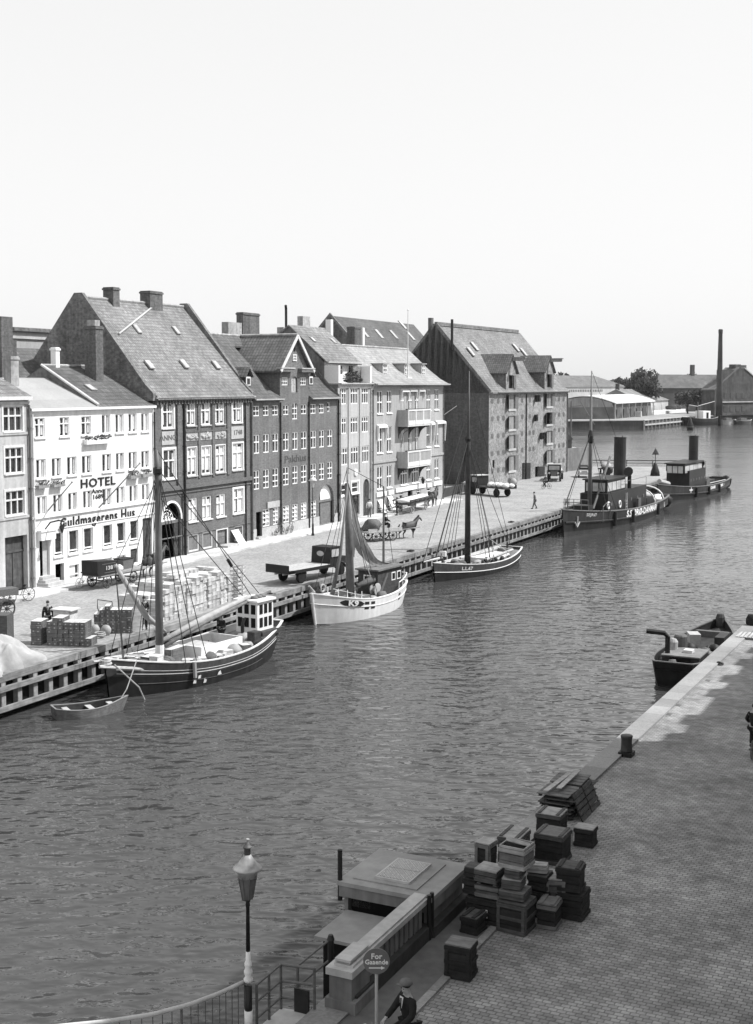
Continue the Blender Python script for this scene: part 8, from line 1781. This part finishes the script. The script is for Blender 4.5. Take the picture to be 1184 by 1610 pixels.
# ------------------------------------------------------------------ man with the box tricycle
tp_ = Vector((-9.85, 20.8, 0)); tr = RQ + pi + radians(-28)
t = thing('box_tricycle', 'delivery tricycle with a deep dark box, beside the round sign at the bottom edge', 'tricycle', tp_, tr)
mb = MB().box(.35, 1.35, -.42, .42, .42, .95); mb.build('box', W['dark'], t); MB().box(.31, 1.39, -.46, -.42, .92, .97).box(.31, 1.39, .42, .46, .92, .97).box(.31, .35, -.42, .42, .92, .97).box(1.35, 1.39, -.42, .42, .92, .97).build('box_rim', W['kcap'], t)
for y in (-.5, .5): wheel(t, (.9, y, .33), .33, 12, .028, 'greyiron')
wheel(t, (-.85, 0, .35), .35, 14, .03, 'stone')
MB().path([(.35, 0, .5), (-.1, 0, .42), (-.85, 0, .35), (-.38, 0, .85), (-.1, 0, .42)], .025, 6).build('frame', W['black'], t); MB().path([(-.85, .09, .35), (-1.05, .09, .62), (-.95, .09, .74), (-.7, .09, .74)], .03, 5).build('rear_mudguard', W['stone'], t); MB().blob((-.42, 0, .92), (.15, .1, .06), 1, n=8).build('saddle', W['dark'], t, True); MB().path([(.25, .38, 1.0), (.3, 0, 1.0), (.25, -.38, 1.0)], .02, 6).build('push_bar', W['greyiron'], t)
mp = Vector((tp_.x, tp_.y, 0)) + (Matrix.Rotation(tr, 3, 'Z') @ Vector((-.40, 0, 0))); person('person in a dark suit and pale cap astride the box tricycle by the sign', (mp.x, mp.y, .03), tr, 'bars', 'ride', 'cloth_d', 'cloth_d', hat='cloth_m', lean=.12, fingers=True, shirt=True)
# ------------------------------------------------------------------ houses of the right bank: their roofs throw the shade on the setts
def block(label, y0, y1, x0, h_e, h_r, dorm=()):
    t = thing('town_house', label, 'building', (x0, y0, 0), 0); L = y1 - y0; d = 11
    mb = MB().box(0, d, 0, L, 0, h_e); mb.build('wall', W['stucco'], t)
    MB().prism([(-.3, 0, h_e), (2.6, 0, h_r), (d + .3, 0, h_e)], (0, L, 0)).build('roof', W['tile_d'], t) if h_r > h_e else MB().box(-.3, d, 0, L, h_e, h_e + .3).build('roof', W['zinc'], t)
    mw = []
    for k in range(int(L / 2.6)):
        for fl in range(int(h_e / 3.4)): f_ = MB().box(-.06, .02, .7 + k * 2.6, 1.9 + k * 2.6, 1.2 + fl * 3.3, 3.0 + fl * 3.3).build('window', W['white'], t); MB().box(-.075, -.055, .8 + k * 2.6, 1.8 + k * 2.6, 1.3 + fl * 3.3, 2.9 + fl * 3.3).build('pane', W['glass'], f_)
    for yd, w, hh in dorm: MB().box(.2, 3.2, yd - y0 - w / 2, yd - y0 + w / 2, h_e - .5, hh).build('dormer', W['stucco'], t)
    return t
block('tall flat-roofed town house whose shadow covers the kiosk and the crates', 6, 46, 3, 26, 26)
block('town house whose shadow edge ends beside the bollard', 46.1, 52.6, 3, 21.5, 21.5)
block('town house row whose dormers throw the toothed shadow on the setts', 52.7, 100, 3, 18.4, 18.4, [(q + .357 * 20.1, 1.5, 20.1) for q in (45.9, 48.9, 53.7, 56.6, 60.3, 63.3, 66.8, 70.2)])
# ================================================================== the far side of the harbour
FQ = 1.15
qa, qb_, qc, qd = G(800, 677.5, WATER), G(1010, 675.3, WATER), G(1086, 667, WATER), G(1184, 664, WATER)
far = [qa, qb_, qc, qd + (qd - qc) * 2, Vector((900, 1450, 0)), Vector((-1000, 1450, 0)), Vector((-700, qa.y - 40, 0))]
W['farland'] = M('far_ground', .28, .95, .1, .1, .2); tag(MB().prism([(p.x, p.y, -3.4) for p in far], (0, 0, 3.4 + FQ)).build('far_quay_ground', W['farland']), kind='structure')
t = thing('far_quay_wall', 'dark timber-faced quay wall on the far side of the harbour', 'quay wall', (0, 0, 0), 0)
for a, b in ((qa, qb_), (qb_, qc), (qc, qd)):
    dr = (b - a).normalized(); nn = Vector((dr.y, -dr.x, 0)); a2, b2_ = a + nn * .4, b + nn * .4
    mb = MB().prism([(a2.x, a2.y, -2.5), (b2_.x, b2_.y, -2.5), (b.x, b.y, -2.5), (a.x, a.y, -2.5)], (0, 0, 2.5 + FQ - .05)); mb.build('facing', W['brick_far'], t)
    MB().beam((a2.x, a2.y, FQ), (b2_.x, b2_.y, FQ), .7, .3).build('cap', W['stone'], t)
    if a is qb_:
        L = (b - a).length; k = 0
        while k < L: q = a2 + dr * k + nn * .15; MB().tube((q.x, q.y, -2.4), (q.x, q.y, FQ - .2), .3, n=5).build('pile', W['stone'], t); k += 4.5
        a3, b3_ = a2 + nn * .4, b2_ + nn * .4; MB().beam((a3.x, a3.y, -.4), (b3_.x, b3_.y, -.4), .4, .5).build('waler', W['stone'], t)
W['farroof'] = M('pale_shed_roof', .62, .8, .06, .2, .06); W['fardark'] = M('far_dark_wall', .075, .95, .2, .2, .2); W['farwall'] = M('far_pale_wall', .44, .9, .12, .15, .12, .1); W['fartile'] = M('far_roof_tiles', .12, .9, .2, .4, .2, .25); W['fargrey'] = M('far_shed_boards', .17, .9, .2, .3, .15, .3)  # pale shed roof; dark far walls lightened in colour to imitate haze
def gg(px, py, z=FQ): p = G(px, py, z); return p
# curved-roof shed
c0 = gg(966, 658.6); c1 = gg(1026, 652.9); lft = gg(868, 659.6); ax = c1 - c0
t = thing('harbour_shed', 'wide low shed with a pale curved roof on the far quay', 'shed', (c0.x, c0.y, 0), 0)
w = lft - c0; arc = []
ze, zt = 6.3, 8.9
for k in range(15): a = k / 14; p = w * (a * 1.06 - .03); arc.append(Vector((p.x, p.y, ze + (zt - ze) * sin(pi * a))))
o = MB().prism([Vector((0, 0, FQ))] + [Vector((p.x, p.y, p.z - .3)) for p in [arc[1]] + arc[2:13] + [arc[13]]] + [Vector((w.x, w.y, FQ))], ax).build('wall', W['fargrey'], t)
MB().prism([Vector((0, 0, FQ)) - ax * .004, Vector((0, 0, 5.2)) - ax * .004, w * .98 + Vector((0, 0, 5.2)) - ax * .004, w * .98 + Vector((0, 0, FQ)) - ax * .004], -ax * .004).build('gable_doors', W['fardark'], t)
MB().prism(arc + [p + Vector((0, 0, .35)) for p in reversed(arc)], ax * 1.03).build('roof', W['farroof'], t)
side = (-w).normalized()
for k in range(7): q = ax * (k / 6); MB().tube((q.x + side.x * .3, q.y + side.y * .3, FQ), (q.x + side.x * .3, q.y + side.y * .3, ze), .25, n=5).build('pillar', W['stone'], t)
for k in range(5): q = ax * ((k + .3) / 6); MB().prism([q + side * .1 + Vector((0, 0, FQ)), q + side * .1 + ax * .09 + Vector((0, 0, FQ)), q + side * .1 + ax * .09 + Vector((0, 0, 5)), q + side * .1 + Vector((0, 0, 5))], side * .1).build('sliding_door', W['fardark'], t)
o = tag(MB().box(-1.5, 1.5, -.8, .8, 0, 2.0).box(-1.3, .2, -.85, -.8, .9, 1.7).build('goods_van', W['farwall'], None, loc=gg(1002, 655.5)), 'small pale van parked at the side of the curved-roof shed', 'van')
def gabled(name, label, cat, a, b, depth, ze, zr, wallm, roofm, hip=0.0, th=.4, over=.6, chimneys=()):
    """front eave wall from ground point a to b, ridge behind it"""
    a, b = Vector((a.x, a.y, 0)), Vector((b.x, b.y, 0)); t = thing(name, label, cat, (a.x, a.y, 0), atan2((b - a).y, (b - a).x)); L = (b - a).length
    MB().prism([(0, 0, FQ), (0, 0, ze), (0, depth / 2, zr - .3 if not hip else ze), (0, depth, ze), (0, depth, FQ)], (L, 0, 0)).build('wall', wallm, t)
    h = hip; e = over
    MB().poly([(-e, -e, ze), (L + e, -e, ze), (L - h[1] if h else L + e, depth / 2, zr), (h[0] if h else -e, depth / 2, zr)]).poly([(-e, depth + e, ze), (L + e, depth + e, ze), (L - h[1] if h else L + e, depth / 2, zr), (h[0] if h else -e, depth / 2, zr)]).poly([(-e, -e, ze), (-e, depth + e, ze), (h[0] if h else -e, depth / 2, zr)]).poly([(L + e, -e, ze), (L + e, depth + e, ze), (L - h[1] if h else L + e, depth / 2, zr)]).build('roof', roofm, t)
    for x, y, w_, z in chimneys: MB().box(x - w_ / 2, x + w_ / 2, y - w_ / 2, y + w_ / 2, ze, z).build('chimney', W['brick_far'], t)
    return t, L
s_a, s_b = gg(1006, 651.5), gg(1076, 644.9)
t, L = gabled('storage_shed', 'long low shed with a grey gabled roof and pale side wall behind the curved shed', 'shed', s_a, s_b, 19, 6.2, 11.0, W['farwall'], M('shed_felt', .20, .9, .2, .2, .2), chimneys=((2, 9.5, 1.4, 13.2),))
for k in range(4): MB().box(12 + k * 14, 15 + k * 14, -.15, .02, FQ, 4.4).build('door', W['stone'], t)
o = MB().prism([gg(1024, 652.6), gg(1078, 647.8), gg(1078, 646.0), gg(1026, 650)], (0, 0, 1.2)).build('loading_ramp', W['farroof']); tag(o, 'pale loading ramp in front of the long low shed', 'ramp')
for k, (x, y) in enumerate(((1056, 648.5), (1063, 647.8))): tag(MB().blob((0, 0, 1.0), (2.6, 1.5, 1.3), k).build('goods_heap', W['fardark'], None, True, loc=gg(x, y) + Vector((0, 0, 1.0))), ('dark heap of goods on the loading ramp, larger one', 'dark heap of goods at the right end of the loading ramp')[k], 'goods')
D2 = lambda px, D, z: CC + ray(px, HOR) * (D / ray(px, HOR).dot(CF)) + Vector((0, 0, z - CC.z - (ray(px, HOR) * (D / ray(px, HOR).dot(CF))).z))
t, L = gabled('long_storehouse', 'long pale building with a streaked hipped roof, between the warehouse and the trees', 'building', D2(868, 640, 0), D2(985, 690, 0), 26, 11.6, 17.6, W['farwall'], M('streaked_roof', .17, .9, .2, .3, .1, .7), hip=(10, 12))
for k in range(26): MB().box(6 + k * 1.55, 6.7 + k * 1.55, -.1, .02, 9.0, 10.2).build('window', W['fardark'], t) if k < 26 else None
t, L = gabled('dark_factory', 'long dark factory with a hipped roof behind the sheds, right of the trees', 'building', D2(1027, 545, 0), D2(1160, 560, 0), 13, 11.3, 17.2, W['fardark'], W['fartile'], hip=(7, 7), chimneys=((24, 6.5, 1.5, 21.5),))
t = thing('factory_chimney', 'very tall tapered brick factory chimney rising above the dark buildings', 'chimney', D2(1131.5, 470, 0)); MB().lathe([(1.25, FQ), (1.1, 12), (.72, 31.5), (.80, 31.7), (.80, 32.6), (.70, 33.2)], 18).build('shaft', W['brick_far'], t, True); MB().lathe([(.82, 32.6), (.86, 32.75), (.82, 32.9)], 18).build('band', W['fardark'], t)
a = D2(1124, 480, 0); b = D2(1210, 500, 0); t = thing('gabled_factory', 'big dark gabled factory at the right edge with two chimneys on its ridge', 'building', a, atan2((b - a).y, (b - a).x)); L = (b - a).length
MB().prism([(0, 0, FQ), (0, 0, 11.0), (L * .42, 0, 19.0), (L * .52, 0, 19.0), (L, 0, 10.5), (L, 0, FQ)], (0, 6, 0)).build('wall', M('shaded_factory_brick', .08, .95, .3, .4, .3, .3), t); MB().prism([(L * .52, -.3, 19.05), (L, -.3, 10.6), (L, -.3, 11.0), (L * .52, -.3, 19.5)], (0, 6.5, 0)).build('roof', W['farwall'], t); MB().prism([(L * .42, -.3, 19.05), (-.5, -.3, 10.6), (-.5, -.3, 11.0), (L * .42, -.3, 19.5)], (0, 6.5, 0)).build('roof', W['fartile'], t)  # gable wall's shade and right slope's sunlight are put into their colours
MB().box(L * .40, L * .50, 1, 4, 18, 20.6).build('chimney', W['brick_far'], t); MB().box(L * .58, L * .68, 3, 5.8, 16, 20.4).build('chimney', W['brick_far'], t); MB().box(L * .14, L * .42, .5, 3, 11, 18.4).build('stair_tower', W['brick_far'], t); MB().box(2, L - 2, -.4, .02, 6.0, 6.4).build('string_course', W['stone'], t)
for k in range(5):
    for z in (2.5, 7.5): MB().box(2 + k * 3.6, 4 + k * 3.6, -.12, .02, z, z + 2.2).build('window', W['fardark'], t)
# coaster, stakes, buoys
fb = Boat('harbour_coaster', 'small dark coaster with a white deckhouse moored at the far quay', 'ship', gg(1130, 667.5, WATER), gg(1080, 669, WATER), 6, (3.0, 2.4, 3.2), .9, rakeb=.6, rakes=.8, ws=.5, tm=(.35, .5), qb=2)
fb.hull([W['tughull'], W['tugbul'], W['tughouse']], [(.6, 0), (1, 1)], W['cratem'], W['stone'], .1, n=14, rows=5); MB().box(-2.2, 2.0, -1.8, 1.8, 1.6, 5.2).build('deckhouse', W['white'], fb.o); MB().box(-.4, .8, 1.79, 1.85, 2.0, 4.6).box(-.4, .8, -1.85, -1.79, 2, 4.6).build('doorway', W['void'], fb.o); MB().tube((-3, 0, 1.8), (-3, 0, 8.5), .18, n=6).build('mast', W['mast'], fb.o); MB().tube((-3, 0, 7), (6.5, 0, 8.6), .15, n=6).build('boom', W['stone'], fb.o); MB().tube((-3, 0, 6.8), (-8, 0, 7.4), .15, n=6).build('boom', W['stone'], fb.o)
p = gg(1085, 676, WATER); t = thing('harbour_buoy', 'dark barrel-shaped mooring dolphin standing in the harbour before the coaster', 'dolphin', p); MB().lathe([(1.0, -1), (1.05, 1.8), (.7, 2.5), (.5, 3.4), (.15, 4.0)], 14).build('drum', W['dark'], t, True); MB().lathe([(1.1, .9), (1.15, 1.0), (1.1, 1.1)], 14).build('band', W['greyiron'], t)
p = gg(1131, 670, WATER); t = thing('mooring_dolphin', 'cluster of dark mooring piles standing in front of the tall chimney', 'dolphin', p); 
for dx, dy in ((-.4, 0), (.4, .1), (0, .5)): MB().tube((dx, dy, -1), (dx * .5, dy * .5, 3.9), .28, n=7).build('pile', W['dark'], t)
for k, (x0, x1, m_) in enumerate(((1134, 1155, 'farwall'), (1156, 1180, 'fardark'))): b_ = Boat('moored_barge', ('low pale barge moored right of the dolphin piles', 'dark barge moored at the far right bank')[k], 'barge', gg(x1, 667, WATER), gg(x0, 667.5, WATER), 4, (1.6, 1.3, 1.8), .5, tm=(.3, .6)); b_.hull([W[m_], W[m_], W['stone']], [(1, 1)], W['cratem'], W['stone'], .1, n=10, rows=4); MB().box(-2, 1, -1, 1, .8, 2.4).build('cabin', W['fargrey'], b_.o)
# trees
def crown(seed, R=6.0, Hh=9.0, n=1500):
    rn = random.Random(seed); mb = MB(); cl = [(Vector((rn.uniform(-1, 1) * R * .6, rn.uniform(-1, 1) * R * .6, rn.uniform(.25, .85) * Hh)), rn.uniform(.28, .5) * R) for _ in range(11)]
    for _ in range(n):
        c, r = rn.choice(cl); d = Vector((rn.gauss(0, 1), rn.gauss(0, 1), rn.gauss(0, 1))).normalized() * r * (rn.random() ** .35); p = c + d; s = rn.uniform(.35, .8)
        u = Vector((rn.uniform(-1, 1), rn.uniform(-1, 1), rn.uniform(-1, 1))).normalized(); v = u.orthogonal().normalized(); mb.poly([p - u * s, p + v * s * .7, p + u * s, p - v * s * .7])
    return mb.mesh('crown', [W['leaf']])
crowns = [crown(k) for k in range(4)]; tm_ = MB().path([(0, 0, 0), (.2, .1, 3), (.1, 0, 6)], [.5, .38, .2], 8).path([(.15, .1, 3), (1.8, .6, 6)], [.25, .1], 6).path([(.15, .1, 3.2), (-1.6, -.5, 6.2)], [.25, .1], 6).mesh('trunk', [W['bark']], True)
spots = [(1011, 530, 19.3, 'big round dark tree in the gap between the two long roofs'), (1021, 528, 16, 'rounded tree at the right shoulder of the biggest tree'), (999, 532, 15.6, 'low tree at the left shoulder of the biggest tree'), (984, 720, 16, 'middle tree of the low group left of the biggest tree'), (972, 740, 16.5, 'leftmost tree of the low group beside the pale hipped roof'), (1043, 700, 18.5, 'tree top showing above the left end of the dark factory roof'), (1058, 720, 18, 'tree top above the dark factory roof, second from its left end'), (1078, 720, 18.2, 'tree top above the dark factory roof, just left of its small chimney'), (1086, 730, 19, 'tree top above the dark factory roof, nearest its small chimney'), (884, 700, 19.5, 'tree top showing over the warehouse eaves at its right corner'), (1033, 760, 17, 'tree in the dip between the biggest tree and the dark factory roof'), (1006, 800, 17, 'far tree peeping out on the left of the biggest tree'), (1082, 512, 9.6, 'bushy tree before the dark factory wall, directly right of the long low shed'), (1096, 514, 10.2, 'bushy tree before the dark factory wall, behind the white deckhouse'), (1112, 512, 9.2, 'bushy tree before the dark factory wall, beside the tall chimney')]
for k, (px, D, h_, lb) in enumerate(spots):
    t = thing('tree', lb, 'tree', D2(px, D, FQ), k * 1.3); s = h_ / 12.2; q_ = 1.0 if k > 11 else .62; t.scale = (s * q_, s * q_, s)
    for nm, me in (('trunk', tm_), ('crown', crowns[k % 4])): o = bpy.data.objects.new(nm, me); COL.objects.link(o); o.parent = t; o.location = (0, 0, 0 if nm == 'trunk' else 2.2)
wood = MB(); rn = random.Random(9)
for _ in range(5000):
    px = rn.uniform(860, 1230); D = rn.uniform(900, 1000); b_ = D2(px, D, 0); z = rn.random() ** .7 * (14.5 + 4 * noise.noise(Vector((px * .05, 0, 0)))); s = rn.uniform(.8, 1.8); p = Vector((b_.x, b_.y, FQ + z)); u = Vector((rn.uniform(-1, 1), rn.uniform(-1, 1), rn.uniform(-1, 1))).normalized(); v = u.orthogonal().normalized(); wood.poly([p - u * s, p + v * s, p + u * s, p - v * s])
tag(wood.build('distant_woods', W['leaf']), 'low belt of distant trees along the horizon', None, None, 'stuff')
